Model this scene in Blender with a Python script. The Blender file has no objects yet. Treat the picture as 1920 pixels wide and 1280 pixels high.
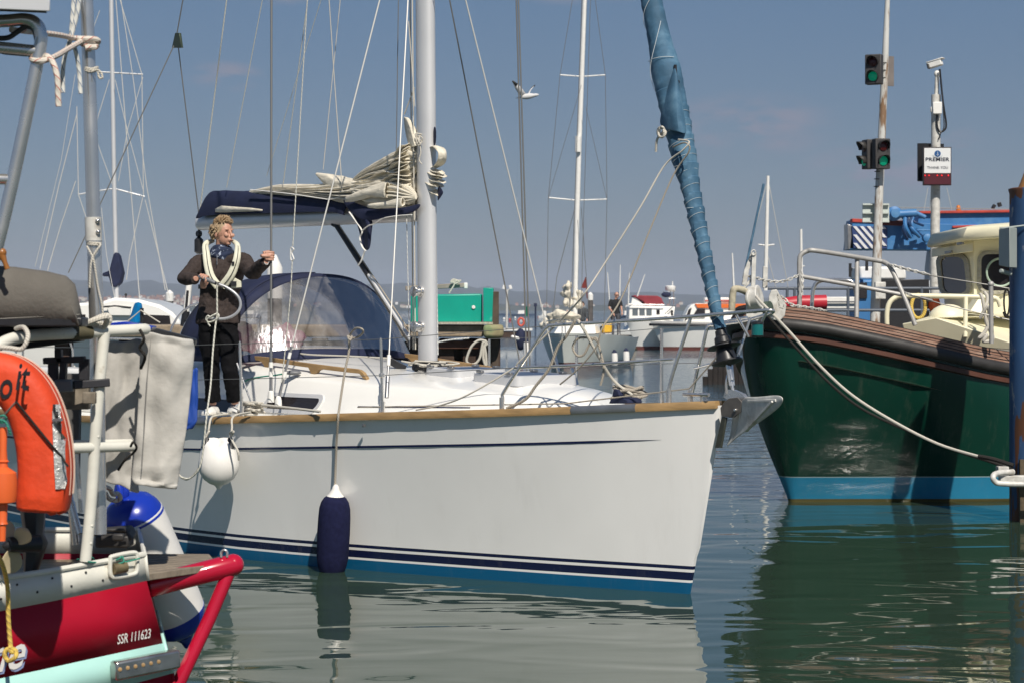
import bpy, math, random
from math import sin, cos, pi, radians, sqrt
from mathutils import Vector, Matrix, noise
random.seed(7)
SC = bpy.context.scene
COL = SC.collection
# ---------------------------------------------------------------- camera, world, sun
F = 3870.0; H = 2.1                       # focal length in photo pixels, eye height above water
cd = bpy.data.cameras.new('camera'); cam = bpy.data.objects.new('camera', cd); COL.objects.link(cam)
cam.location = (0, 0, H); cam.rotation_euler = (radians(90), 0, 0)
cd.sensor_width = 36; cd.lens = 36*F/1920; cd.shift_y = -60/1920
cd.clip_start = 0.2; cd.clip_end = 12000
cd.dof.use_dof = True; cd.dof.focus_distance = 15.5; cd.dof.aperture_fstop = 8
SC.camera = cam
SUN = Vector((0.20, -0.65, 0.735)).normalized()
w = bpy.data.worlds.new('World'); SC.world = w; w.use_nodes = True
nt = w.node_tree; nt.nodes.clear()
wo = nt.nodes.new('ShaderNodeOutputWorld'); bg = nt.nodes.new('ShaderNodeBackground')
sky = nt.nodes.new('ShaderNodeTexSky'); sky.sky_type = 'NISHITA'; sky.sun_disc = False
sky.sun_elevation = math.asin(SUN.z); sky.sun_rotation = math.atan2(SUN.x, SUN.y)
sky.air_density = 1.0; sky.dust_density = 0.3; sky.ozone_density = 3.0; sky.altitude = 0
bg.inputs['Strength'].default_value = 0.09
tc = nt.nodes.new('ShaderNodeTexCoord')
def wn(t, **k):
    n = nt.nodes.new(t)
    for a, b in k.items(): setattr(n, a, b)
    return n
# thin pinkish clouds, low over the horizon
def cloud_spot(x, z, sx, sz):
    m_ = nt.nodes.new('ShaderNodeMapping'); m_.inputs['Scale'].default_value = (1/sx, 0, 1/sz); m_.inputs['Location'].default_value = (-x/sx, 0, -z/sz)
    g_ = nt.nodes.new('ShaderNodeTexGradient'); g_.gradient_type = 'SPHERICAL'
    nt.links.new(tc.outputs['Generated'], m_.inputs[0]); nt.links.new(m_.outputs[0], g_.inputs[0]); return g_.outputs['Fac']
mp = wn('ShaderNodeMapping'); mp.inputs['Scale'].default_value = (26, 26, 80)
mp.inputs['Location'].default_value = (0.35, 0.0, 1.1)
nz = wn('ShaderNodeTexNoise'); nz.inputs['Scale'].default_value = 1.0; nz.inputs['Detail'].default_value = 6
nz.inputs['Roughness'].default_value = 0.55
cr = wn('ShaderNodeMapRange'); cr.inputs['From Min'].default_value = 0.40; cr.inputs['From Max'].default_value = 0.58
cr.inputs['To Max'].default_value = 1.0
mx = wn('ShaderNodeMixRGB'); mx.inputs['Color2'].default_value = (2.35, 2.62, 3.45, 1)
gsp = wn('ShaderNodeSeparateXYZ'); grd = wn('ShaderNodeValToRGB')
e = grd.color_ramp.elements; e[0].position = 0.0; e[0].color = (0.98, 1.25, 2.00, 1); e[1].position = 0.75; e[1].color = (0.52, 0.92, 1.75, 1)
el = e.new(0.16); el.color = (0.66, 1.30, 2.45, 1)
tint = wn('ShaderNodeMixRGB'); tint.inputs['Fac'].default_value = 0.78
L = nt.links.new
L(tc.outputs['Generated'], mp.inputs['Vector']); L(mp.outputs['Vector'], nz.inputs['Vector'])
L(nz.outputs['Fac'], cr.inputs['Value']); L(sky.outputs['Color'], tint.inputs['Color1'])
L(tc.outputs['Generated'], gsp.inputs[0]); L(gsp.outputs['Z'], grd.inputs['Fac']); L(grd.outputs['Color'], tint.inputs['Color2'])
L(tint.outputs['Color'], mx.inputs['Color1']); 
acc = None
for sp_ in ((.114, .088, .045, .018), (.175, .066, .042, .014), (.205, .076, .02, .012), (-.137, .111, .020, .008), (-.118, .150, .03, .006), (.03, .155, .05, .01)):
    o_ = cloud_spot(*sp_)
    if acc is None: acc = o_
    else:
        a_ = wn('ShaderNodeMath', operation='MAXIMUM'); L(acc, a_.inputs[0]); L(o_, a_.inputs[1]); acc = a_.outputs[0]
k_ = wn('ShaderNodeMath', operation='MULTIPLY'); L(cr.outputs['Result'], k_.inputs[0]); L(acc, k_.inputs[1])
k2 = wn('ShaderNodeMath', operation='MULTIPLY'); L(k_.outputs[0], k2.inputs[0]); k2.inputs[1].default_value = 2.2; k2.use_clamp = True
L(k2.outputs[0], mx.inputs['Fac'])
L(mx.outputs['Color'], bg.inputs['Color']); L(bg.outputs['Background'], wo.inputs['Surface'])
sd = bpy.data.lights.new('sun', 'SUN'); sd.energy = 4.6; sd.angle = radians(0.53); sd.color = (1, 0.93, 0.83)
so = bpy.data.objects.new('sun', sd); COL.objects.link(so)
so.rotation_euler = SUN.to_track_quat('Z', 'Y').to_euler()
SC.view_settings.view_transform = 'Standard'; SC.view_settings.look = 'None'
SC.view_settings.exposure = 0.14; SC.view_settings.gamma = 1
SC.render.engine = 'CYCLES'

# ---------------------------------------------------------------- frames
def P(u, v, Y):
    "world point seen at photo pixel (u, v) at distance Y"
    return Vector(((u-960)/F*Y, Y, H-(v-580)/F*Y))
AN = radians(50); BX, BY = 1.53, 15.0     # yacht heading, stem head
FX, FY = cos(AN), -sin(AN); SX, SY = -sin(AN), -cos(AN)
def W(l, s, z):
    "yacht frame: l aft of the stem head, s to starboard, z above the water"
    return Vector((BX-FX*l+SX*s, BY-FY*l+SY*s, z))
def Q(u, v, s=0.0):
    "point of the yacht's fore-and-aft plane s seen at photo pixel (u, v)"
    k = (u-960)/F
    return P(u, v, (s+BX*SX+BY*SY)/(k*SX+SY))
def lof(p): return -((p.x-BX)*FX+(p.y-BY)*FY)
def interp(tab, x):
    if x <= tab[0][0]: return tab[0][1]
    for (a, b), (c, d) in zip(tab, tab[1:]):
        if x <= c: return b+(d-b)*(x-a)/(c-a)
    return tab[-1][1]
def spl(pts, k=6, closed=False):
    "Catmull-Rom through the points"
    pts = [Vector(p) for p in pts]; n = len(pts); out = []
    if n < 3 and not closed:
        return pts
    rng = range(n if closed else n-1)
    for i in rng:
        if closed: a, b, c, d = pts[i-1], pts[i], pts[(i+1) % n], pts[(i+2) % n]
        else: a, b, c, d = pts[max(i-1, 0)], pts[i], pts[i+1], pts[min(i+2, n-1)]
        for j in range(k):
            t = j/k
            out.append(0.5*((2*b)+(c-a)*t+(2*a-5*b+4*c-d)*t*t+(3*b-a-3*c+d)*t**3))
    if not closed: out.append(pts[-1])
    return out
def ssm(tab, x):
    "smooth interpolation of a table"
    n = len(tab)
    if x <= tab[0][0]: return tab[0][1]
    if x >= tab[-1][0]: return tab[-1][1]
    for i in range(n-1):
        if x <= tab[i+1][0]: break
    x0, y0 = tab[i]; x1, y1 = tab[i+1]; h = x1-x0; t = (x-x0)/h
    m0 = (y1-tab[i-1][1])/(x1-tab[i-1][0]) if i > 0 else (y1-y0)/h
    m1 = (tab[i+2][1]-y0)/(tab[i+2][0]-x0) if i < n-2 else (y1-y0)/h
    return (2*t**3-3*t*t+1)*y0+(t**3-2*t*t+t)*h*m0+(-2*t**3+3*t*t)*y1+(t**3-t*t)*h*m1

# ---------------------------------------------------------------- mesh builder
class MB:
    def __init__(s): s.v = []; s.f = []; s.m = []; s.uv = []
    def add(s, vs, fs, mi=0, uvs=None):
        o = len(s.v); s.v += [Vector(p) for p in vs]
        for i, f in enumerate(fs):
            s.f.append([o+j for j in f]); s.m.append(mi)
            s.uv.append(uvs[i] if uvs else None)
        return s
    def box(s, c, d, R=None, mi=0):
        c = Vector(c); R = R or Matrix.Identity(3); vs = []
        for x in (-.5, .5):
            for y in (-.5, .5):
                for z in (-.5, .5): vs.append(c+R @ Vector((x*d[0], y*d[1], z*d[2])))
        return s.add(vs, [(0, 1, 3, 2), (4, 6, 7, 5), (0, 4, 5, 1), (2, 3, 7, 6), (0, 2, 6, 4), (1, 5, 7, 3)], mi)
    def bar(s, a, b, w, h, up=(0, 0, 1), mi=0):
        a = Vector(a); b = Vector(b); d = b-a; x = d.normalized(); up = Vector(up)
        y = up.cross(x); y = y.normalized() if y.length > 1e-5 else Vector((0, 1, 0)).cross(x).normalized()
        z = x.cross(y); R = Matrix((x, y, z)).transposed()
        return s.box((a+b)/2, (d.length, w, h), R, mi)
    def prism(s, poly, ext, mi=0):
        poly = [Vector(p) for p in poly]; ext = Vector(ext); n = len(poly)
        vs = poly+[p+ext for p in poly]
        fs = [list(range(n))[::-1], list(range(n, 2*n))]+[(i, (i+1) % n, n+(i+1) % n, n+i) for i in range(n)]
        return s.add(vs, fs, mi)
    def tube(s, path, r, n=8, closed=False, cap=True, mi=0, flat=None):
        path = [Vector(p) for p in path]; N = len(path)
        rs = r if isinstance(r, (list, tuple)) else [r]*N
        T = []
        for i in range(N):
            a = path[i-1] if (i > 0 or closed) else path[i]
            b = path[(i+1) % N] if (i < N-1 or closed) else path[i]
            d = b-a; T.append(d.normalized() if d.length > 1e-9 else Vector((0, 0, 1)))
        ref = Vector((0, 0, 1)) if abs(T[0].z) < .9 else Vector((0, 1, 0))
        X = T[0].cross(ref).normalized(); vs = []; L = [0]
        for i in range(N):
            if i: L.append(L[-1]+(path[i]-path[i-1]).length)
            X = (X-T[i]*X.dot(T[i])); X = X.normalized() if X.length > 1e-6 else T[i].orthogonal().normalized()
            Y = T[i].cross(X)
            for j in range(n):
                a = 2*pi*j/n; ky = flat if flat else 1
                vs.append(path[i]+rs[i]*(cos(a)*X+sin(a)*Y*ky))
        fs = []; uvs = []
        M = N if closed else N-1
        for i in range(M):
            i2 = (i+1) % N; l1 = L[i]; l2 = L[i+1] if i+1 < N else L[-1]+(path[0]-path[-1]).length
            for j in range(n):
                j2 = (j+1) % n
                fs.append((i*n+j, i*n+j2, i2*n+j2, i2*n+j))
                uvs.append(((l1, j/n), (l1, (j+1)/n), (l2, (j+1)/n), (l2, j/n)))
        if cap and not closed:
            fs.append(list(range(n))[::-1]); uvs.append(None)
            fs.append([(N-1)*n+j for j in range(n)]); uvs.append(None)
        return s.add(vs, fs, mi, uvs)
    def lathe(s, o, ax, prof, n=20, mi=0):
        o = Vector(o); ax = Vector(ax).normalized()
        X = ax.cross(Vector((0.3, 0.2, 1) if abs(ax.z) < .9 else (0, 1, 0))).normalized(); Y = ax.cross(X)
        rings = [[o+ax*h+(X*cos(2*pi*j/n)+Y*sin(2*pi*j/n))*max(r, 1e-4) for j in range(n)] for h, r in prof]
        return s.loft(rings, mi=mi)
    def loft(s, rings, closed=True, cap=True, mi=0, mis=None):
        n = len(rings[0]); vs = [p for r in rings for p in r]
        fs = []; k = n if closed else n-1; uvs = []
        for i in range(len(rings)-1):
            for j in range(k):
                j2 = (j+1) % n
                fs.append((i*n+j, i*n+j2, (i+1)*n+j2, (i+1)*n+j))
                uvs.append(((i, j/k), (i, (j+1)/k), (i+1, (j+1)/k), (i+1, j/k)))
        if closed and cap:
            fs.append(list(range(n))[::-1]); uvs.append(None)
            fs.append([(len(rings)-1)*n+j for j in range(n)]); uvs.append(None)
        s.add(vs, fs, mi, uvs)
        return s
    def grid(s, rows, mi=0): return s.loft(rows, closed=False, mi=mi)
    def ball(s, c, r, n=16, m=10, mi=0, R=None):
        c = Vector(c); r = r if isinstance(r, (tuple, list)) else (r, r, r); R = R or Matrix.Identity(3)
        rings = []
        for i in range(m+1):
            t = pi*i/m; q = max(sin(t), 1e-3)
            rings.append([c+R @ Vector((r[0]*q*cos(2*pi*j/n), r[1]*q*sin(2*pi*j/n), -r[2]*cos(t))) for j in range(n)])
        return s.loft(rings, mi=mi)
    def build(s, name, mats, parent=None, ang=40, bevel=0, solid=0, sub=0, remesh=0, smooth=0, off=0):
        o0 = Vector(parent['_o']) if parent is not None and '_o' in parent else Vector((0, 0, 0))
        me = bpy.data.meshes.new(name)
        me.from_pydata([tuple(p-o0) for p in s.v], [], s.f)
        if not isinstance(mats, (list, tuple)): mats = [mats]
        for m in mats: me.materials.append(m)
        uvl = me.uv_layers.new(name='UVMap').data; k = 0
        for i, f in enumerate(s.f):
            me.polygons[i].material_index = s.m[i]
            for j in range(len(f)):
                if s.uv[i]: uvl[k].uv = s.uv[i][j]
                k += 1
        me.validate(); me.update()
        import bmesh
        bm = bmesh.new(); bm.from_mesh(me); bmesh.ops.recalc_face_normals(bm, faces=bm.faces); bm.to_mesh(me); bm.free()
        me.polygons.foreach_set('use_smooth', [True]*len(me.polygons))
        if not remesh: me.set_sharp_from_angle(angle=radians(ang))
        o = bpy.data.objects.new(name, me); COL.objects.link(o)
        if parent is not None: o.parent = parent
        o['_o'] = tuple(o0)
        if solid:
            q = o.modifiers.new('solid', 'SOLIDIFY'); q.thickness = solid; q.offset = off
        if remesh:
            q = o.modifiers.new('remesh', 'REMESH'); q.mode = 'VOXEL'; q.voxel_size = remesh; q.use_smooth_shade = True
        if smooth:
            q = o.modifiers.new('smooth', 'SMOOTH'); q.factor = .5; q.iterations = smooth
        if bevel:
            q = o.modifiers.new('bevel', 'BEVEL'); q.width = bevel; q.segments = 2; q.limit_method = 'ANGLE'; q.angle_limit = radians(50)
        if sub:
            q = o.modifiers.new('sub', 'SUBSURF'); q.levels = sub; q.render_levels = sub
        return o
def _split(self):
    par = list(range(len(self.v)))
    def fd(a):
        while par[a] != a: par[a] = par[par[a]]; a = par[a]
        return a
    for f in self.f:
        r = fd(f[0])
        for j in f[1:]: par[fd(j)] = r
    g = {}
    for i, f in enumerate(self.f): g.setdefault(fd(f[0]), []).append(i)
    out = []
    for ix in g.values():
        q = MB(); mp = {}
        for i in ix:
            nf = []
            for j in self.f[i]:
                if j not in mp: mp[j] = len(q.v); q.v.append(self.v[j])
                nf.append(mp[j])
            q.f.append(nf); q.m.append(self.m[i]); q.uv.append(self.uv[i])
        out.append(q)
    return out
def build_each(self, name, *a, **k):
    "one object per separate piece"
    return [q.build(name, *a, **k) for q in _split(self)]
MB.build_each = build_each
def tag(o, label, cat=None, group=None, kind=None):
    if label: o['label'] = label
    if cat: o['category'] = cat
    if group: o['group'] = group
    if kind: o['kind'] = kind
    return o
def thing(name, label, cat, loc, group=None):
    o = bpy.data.objects.new(name, None); COL.objects.link(o); o.location = loc
    o.empty_display_size = .1; o['_o'] = tuple(loc)
    return tag(o, label, cat, group)
def text_faces(txt, size, shear=0.0, ext=0.0, bold=0.0):
    cu = bpy.data.curves.new('t', 'FONT'); cu.body = txt; cu.size = size; cu.shear = shear; cu.offset = bold
    cu.align_x = 'CENTER'; cu.align_y = 'CENTER'; cu.resolution_u = 3
    ob = bpy.data.objects.new('t', cu); COL.objects.link(ob)
    dg = bpy.context.evaluated_depsgraph_get(); me = bpy.data.meshes.new_from_object(ob.evaluated_get(dg))
    vs = [v.co.copy() for v in me.vertices]; fs = [tuple(p.vertices) for p in me.polygons]
    bpy.data.objects.remove(ob); bpy.data.curves.remove(cu); bpy.data.meshes.remove(me)
    return vs, fs

# ---------------------------------------------------------------- materials
def mat(name, col, rough=.5, metal=0, var=.0, vs=6, bump=0, bs=40, spec=.5, col2=None, c2s=3, c2t=(.45, .6), coat=0,
        stretch=(1, 1, 1), emit=None, alpha=None, sheen=0, trans=0, sss=0, rv=0.0):
    m = bpy.data.materials.new(name); m.use_nodes = True; t = m.node_tree; b = t.nodes['Principled BSDF']; K = t.links.new
    b.inputs['Base Color'].default_value = (*col, 1); b.inputs['Roughness'].default_value = rough
    b.inputs['Metallic'].default_value = metal; b.inputs['Specular IOR Level'].default_value = spec
    if coat: b.inputs['Coat Weight'].default_value = coat; b.inputs['Coat Roughness'].default_value = .05
    if sheen: b.inputs['Sheen Weight'].default_value = sheen
    if trans: b.inputs['Transmission Weight'].default_value = trans
    if emit: b.inputs['Emission Color'].default_value = (*emit[0], 1); b.inputs['Emission Strength'].default_value = emit[1]
    co = t.nodes.new('ShaderNodeTexCoord'); mpn = t.nodes.new('ShaderNodeMapping'); mpn.inputs['Scale'].default_value = stretch
    K(co.outputs['Object'], mpn.inputs['Vector']); cur = None
    if var or col2:
        n = t.nodes.new('ShaderNodeTexNoise'); n.inputs['Scale'].default_value = vs; n.inputs['Detail'].default_value = 6
        K(mpn.outputs['Vector'], n.inputs['Vector'])
        r = t.nodes.new('ShaderNodeMapRange'); r.inputs['From Min'].default_value = .3; r.inputs['From Max'].default_value = .7
        r.inputs['To Min'].default_value = 1-var; r.inputs['To Max'].default_value = 1+var; K(n.outputs['Fac'], r.inputs['Value'])
        h = t.nodes.new('ShaderNodeMixRGB'); h.blend_type = 'MULTIPLY'; h.inputs['Fac'].default_value = 1
        h.inputs['Color1'].default_value = (*col, 1); K(r.outputs['Result'], h.inputs['Color2']); cur = h.outputs['Color']
        if col2:
            n2 = t.nodes.new('ShaderNodeTexNoise'); n2.inputs['Scale'].default_value = c2s; n2.inputs['Detail'].default_value = 8
            n2.inputs['Roughness'].default_value = .65
            K(mpn.outputs['Vector'], n2.inputs['Vector'])
            r2 = t.nodes.new('ShaderNodeMapRange'); r2.inputs['From Min'].default_value = c2t[0]; r2.inputs['From Max'].default_value = c2t[1]
            K(n2.outputs['Fac'], r2.inputs['Value'])
            x = t.nodes.new('ShaderNodeMixRGB'); x.inputs['Color2'].default_value = (*col2, 1)
            K(r2.outputs['Result'], x.inputs['Fac']); K(cur, x.inputs['Color1']); cur = x.outputs['Color']
        K(cur, b.inputs['Base Color'])
        if rv:
            r3 = t.nodes.new('ShaderNodeMapRange'); r3.inputs['From Min'].default_value = .3; r3.inputs['From Max'].default_value = .7
            r3.inputs['To Min'].default_value = max(rough-rv, 0.02); r3.inputs['To Max'].default_value = rough+rv
            K(n.outputs['Fac'], r3.inputs['Value']); K(r3.outputs['Result'], b.inputs['Roughness'])
    if bump:
        n3 = t.nodes.new('ShaderNodeTexNoise'); n3.inputs['Scale'].default_value = bs; n3.inputs['Detail'].default_value = 4
        K(mpn.outputs['Vector'], n3.inputs['Vector'])
        bu = t.nodes.new('ShaderNodeBump'); bu.inputs['Strength'].default_value = bump; bu.inputs['Distance'].default_value = .01
        K(n3.outputs['Fac'], bu.inputs['Height']); K(bu.outputs['Normal'], b.inputs['Normal'])
    m['b'] = 1
    return m
def rope_mat(name, c1, c2, pitch=60, twist=1.0, fleck=False, rough=.85):
    "laid or flecked braid: bands that wind round the tube (uv: metres along, turn round)"
    m = bpy.data.materials.new(name); m.use_nodes = True; t = m.node_tree; b = t.nodes['Principled BSDF']; K = t.links.new
    b.inputs['Roughness'].default_value = rough; b.inputs['Specular IOR Level'].default_value = .2
    uv = t.nodes.new('ShaderNodeUVMap'); sp = t.nodes.new('ShaderNodeSeparateXYZ'); K(uv.outputs['UV'], sp.inputs[0])
    a = t.nodes.new('ShaderNodeMath'); a.operation = 'MULTIPLY'; a.inputs[1].default_value = pitch; K(sp.outputs['X'], a.inputs[0])
    c = t.nodes.new('ShaderNodeMath'); c.operation = 'MULTIPLY'; c.inputs[1].default_value = twist; K(sp.outputs['Y'], c.inputs[0])
    d = t.nodes.new('ShaderNodeMath'); d.operation = 'ADD'; K(a.outputs[0], d.inputs[0]); K(c.outputs[0], d.inputs[1])
    e = t.nodes.new('ShaderNodeMath'); e.operation = 'FRACT'; K(d.outputs[0], e.inputs[0])
    g = t.nodes.new('ShaderNodeMath'); g.operation = 'PINGPONG'; g.inputs[1].default_value = .5; K(e.outputs[0], g.inputs[0])
    r = t.nodes.new('ShaderNodeMapRange'); r.inputs['From Min'].default_value = .42 if fleck else .0
    r.inputs['From Max'].default_value = .46 if fleck else .16; K(g.outputs[0], r.inputs['Value'])
    mx = t.nodes.new('ShaderNodeMixRGB')
    if fleck: mx.inputs['Color1'].default_value = (*c1, 1); mx.inputs['Color2'].default_value = (*c2, 1)
    else: mx.inputs['Color1'].default_value = (*c2, 1); mx.inputs['Color2'].default_value = (*c1, 1)
    K(r.outputs['Result'], mx.inputs['Fac']); K(mx.outputs['Color'], b.inputs['Base Color'])
    bu = t.nodes.new('ShaderNodeBump'); bu.inputs['Strength'].default_value = .6; bu.inputs['Distance'].default_value = .006
    K(g.outputs[0], bu.inputs['Height']); K(bu.outputs['Normal'], b.inputs['Normal'])
    return m
def clear_mat(name, tint=(.8, .85, .9), gloss=.25, wr=.6):
    "clear vinyl or perspex: see-through with a soft glossy reflection"
    m = bpy.data.materials.new(name); m.use_nodes = True; t = m.node_tree; t.nodes.clear(); K = t.links.new
    o = t.nodes.new('ShaderNodeOutputMaterial'); tr = t.nodes.new('ShaderNodeBsdfTransparent'); tr.inputs[0].default_value = (*tint, 1)
    gl = t.nodes.new('ShaderNodeBsdfGlossy'); gl.inputs['Roughness'].default_value = .22; gl.inputs['Color'].default_value = (.9, .9, .95, 1)
    fr = t.nodes.new('ShaderNodeFresnel'); fr.inputs[0].default_value = 1.45
    ad = t.nodes.new('ShaderNodeMath'); ad.operation = 'ADD'; ad.inputs[1].default_value = gloss; ad.use_clamp = True
    co = t.nodes.new('ShaderNodeTexCoord'); mp = t.nodes.new('ShaderNodeMapping'); mp.inputs['Scale'].default_value = (7, 7, 1.5)
    mp.inputs['Rotation'].default_value = (0, .5, .3)
    n = t.nodes.new('ShaderNodeTexNoise'); n.inputs['Scale'].default_value = 1.3; n.inputs['Detail'].default_value = 3
    bu = t.nodes.new('ShaderNodeBump'); bu.inputs['Strength'].default_value = wr; bu.inputs['Distance'].default_value = .03
    K(co.outputs['Object'], mp.inputs[0]); K(mp.outputs[0], n.inputs['Vector']); K(n.outputs['Fac'], bu.inputs['Height'])
    K(bu.outputs[0], gl.inputs['Normal']); fm = t.nodes.new('ShaderNodeMath'); fm.operation = 'MULTIPLY'; fm.inputs[1].default_value = .4; K(fr.outputs[0], fm.inputs[0]); K(fm.outputs[0], ad.inputs[0])
    df = t.nodes.new('ShaderNodeBsdfDiffuse'); df.inputs[0].default_value = (.42, .40, .38, 1); md = t.nodes.new('ShaderNodeMixShader')
    r_ = t.nodes.new('ShaderNodeMapRange'); r_.inputs['From Min'].default_value = .35; r_.inputs['From Max'].default_value = .75; r_.inputs['To Min'].default_value = .06; r_.inputs['To Max'].default_value = .38
    K(n.outputs['Fac'], r_.inputs['Value']); K(r_.outputs[0], md.inputs[0]); K(tr.outputs[0], md.inputs[1]); K(df.outputs[0], md.inputs[2])
    mi = t.nodes.new('ShaderNodeMixShader'); K(ad.outputs[0], mi.inputs[0]); K(md.outputs[0], mi.inputs[1]); K(gl.outputs[0], mi.inputs[2])
    K(mi.outputs[0], o.inputs['Surface'])
    return m
M = {}
M['gel'] = mat('white_gelcoat', (.84, .83, .79), .22, var=.02, vs=3, coat=.3)
M['white'] = mat('white_paint', (.78, .77, .73), .4, var=.05, vs=8)
M['cream'] = mat('cream_paint', (.82, .77, .56), .42, var=.05, vs=3, bump=.1, bs=12)
M['teak'] = mat('varnished_teak', (.34, .215, .095), .5, var=.25, vs=5, bump=.15, bs=30, stretch=(1, 1, 6))
M['greyteak'] = mat('weathered_teak', (.20, .165, .125), .8, var=.3, vs=9, bump=.4, bs=40, stretch=(1, 6, 1))
M['steel'] = mat('stainless_steel', (.72, .70, .67), .24, .85, var=.08, vs=8, rv=.08)
M['dsteel'] = mat('dull_steel', (.40, .39, .38), .38, .9, var=.15, vs=10)
M['galv'] = mat('galvanised_steel', (.60, .59, .55), .55, .12, var=.2, vs=14, bump=.1, bs=60, col2=(.32, .27, .2), c2s=5, c2t=(.55, .75))
M['alu'] = mat('anodised_aluminium', (.70, .70, .70), .38, .35, var=.04, vs=2)
M['wire'] = mat('rigging_wire', (.25, .245, .23), .45, .6)
M['wirel'] = mat('pale_rigging_wire', (.62, .61, .57), .5, .2)
M['navy'] = mat('navy_canvas', (.008, .013, .045), .8, var=.2, vs=7, bump=.3, bs=25)
M['navyk'] = mat('navy_fender_cover', (.012, .014, .045), .95, var=.2, vs=30, bump=.4, bs=220, spec=.1)
M['sail'] = mat('cream_sailcloth', (.66, .61, .50), .75, var=.14, vs=9, bump=.8, bs=16, stretch=(1, 1, 2))
M['ucv'] = mat('blue_sun_strip', (.045, .125, .21), .75, var=.3, vs=5, bump=.6, bs=10, col2=(.12, .225, .31), c2s=5, c2t=(.48, .72))
M['black'] = mat('black_plastic', (.018, .018, .02), .4, var=.2, vs=20)
M['rubber'] = mat('black_rubber', (.03, .028, .027), .55, var=.25, vs=6, bump=.2, bs=20)
M['grey'] = mat('grey_plastic', (.16, .165, .175), .45, var=.1)
M['dark'] = mat('dark_void', (.01, .01, .012), .9)
M['smoke'] = mat('smoked_window', (.025, .022, .024), .08, var=.2, vs=4, spec=.6)
M['pvc'] = mat('white_fender_vinyl', (.78, .76, .72), .35, var=.04, vs=10, bump=.08, bs=12)
M['blue'] = mat('blue_vinyl', (.01, .035, .36), .25, var=.06)
M['roper'] = rope_mat('laid_rope', (.40, .36, .30), (.15, .13, .10), 45, 3)
M['ropew'] = rope_mat('white_braid_rope', (.60, .57, .50), (.34, .31, .26), 90, 2)
M['rope_red'] = rope_mat('red_fleck_rope', (.62, .57, .50), (.40, .06, .04), 26, 2, True)
M['rope_blue'] = rope_mat('blue_fleck_rope', (.66, .66, .62), (.05, .12, .25), 22, 2, True)
M['rope_dk'] = rope_mat('dark_fleck_line', (.55, .54, .48), (.12, .15, .10), 25, 2, True)
M['rope_black'] = rope_mat('black_rope', (.03, .028, .025), (.01, .01, .01), 40, 3)
M['rope_green'] = rope_mat('green_twine', (.05, .28, .20), (.03, .16, .12), 90, 2)
M['rope_yel'] = rope_mat('yellow_fleck_rope', (.62, .45, .10), (.30, .18, .10), 40, 2, True)
M['glasse'] = clear_mat('clear_vinyl_window', (.56, .55, .56), .015, .35)
# ================================================================= setting: water, hills
def water_mat():
    m = bpy.data.materials.new('harbour_water'); m.use_nodes = True; t = m.node_tree; b = t.nodes['Principled BSDF']; K = t.links.new
    b.inputs['Base Color'].default_value = (.030, .052, .036, 1); b.inputs['Roughness'].default_value = .02
    b.inputs['IOR'].default_value = 1.333; b.inputs['Specular IOR Level'].default_value = .62
    ge = t.nodes.new('ShaderNodeNewGeometry')
    def noi(sc, loc, det, dist=0.0):
        mp = t.nodes.new('ShaderNodeMapping'); mp.inputs['Scale'].default_value = sc; mp.inputs['Location'].default_value = loc
        K(ge.outputs['Position'], mp.inputs['Vector']); n = t.nodes.new('ShaderNodeTexNoise'); n.inputs['Scale'].default_value = 1
        n.inputs['Detail'].default_value = det; n.inputs['Roughness'].default_value = .45; n.inputs['Distortion'].default_value = dist
        K(mp.outputs[0], n.inputs['Vector']); return n.outputs['Fac']
    def mul(a, k):
        n = t.nodes.new('ShaderNodeMath'); n.operation = 'MULTIPLY'; K(a, n.inputs[0])
        if isinstance(k, float): n.inputs[1].default_value = k
        else: K(k, n.inputs[1])
        return n.outputs[0]
    def add(a, c):
        n = t.nodes.new('ShaderNodeMath'); K(a, n.inputs[0]); K(c, n.inputs[1]); return n.outputs[0]
    sp = t.nodes.new('ShaderNodeSeparateXYZ'); K(ge.outputs['Position'], sp.inputs[0])
    far = t.nodes.new('ShaderNodeMapRange'); far.inputs['From Min'].default_value = 19; far.inputs['From Max'].default_value = 60
    far.inputs['To Min'].default_value = .0; far.inputs['To Max'].default_value = 1; K(sp.outputs['Y'], far.inputs['Value'])
    swell = mul(noi((.75, 1.5, 1), (3, 1, 0), 1.0, .8), .019)      # slow undulation that bends reflections
    rip = mul(noi((2.2, 5.0, 1), (8, 2, 0), 2, .4), .0022)         # small ripples
    patch = noi((.22, .5, 1), (1, 7, 0), 2)
    chop = mul(mul(noi((2.2, 3.6, 1), (0, 5, 0), 4, .3), .055), far.outputs['Result'])
    h = add(add(swell, mul(rip, patch)), chop)
    bu = t.nodes.new('ShaderNodeBump'); bu.inputs['Strength'].default_value = 1; bu.inputs['Distance'].default_value = 1
    K(h, bu.inputs['Height']); K(bu.outputs[0], b.inputs['Normal'])
    mxc = t.nodes.new('ShaderNodeMixRGB'); mxc.inputs['Color1'].default_value = (.030, .055, .036, 1)
    mxc.inputs['Color2'].default_value = (.028, .062, .080, 1); K(far.outputs['Result'], mxc.inputs['Fac'])
    K(mxc.outputs[0], b.inputs['Base Color'])
    return m
mb = MB(); ys = [-40, 0, 10, 20, 40, 80, 200, 700, 2500, 5600]
mb.grid([[(x*max(1, abs(y)/110), y, 0) for x in (-60, -20, 0, 20, 60)] for y in ys])
tag(mb.build('water', water_mat()), 'calm green harbour water mirroring the hulls', None, None, 'structure')

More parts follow.
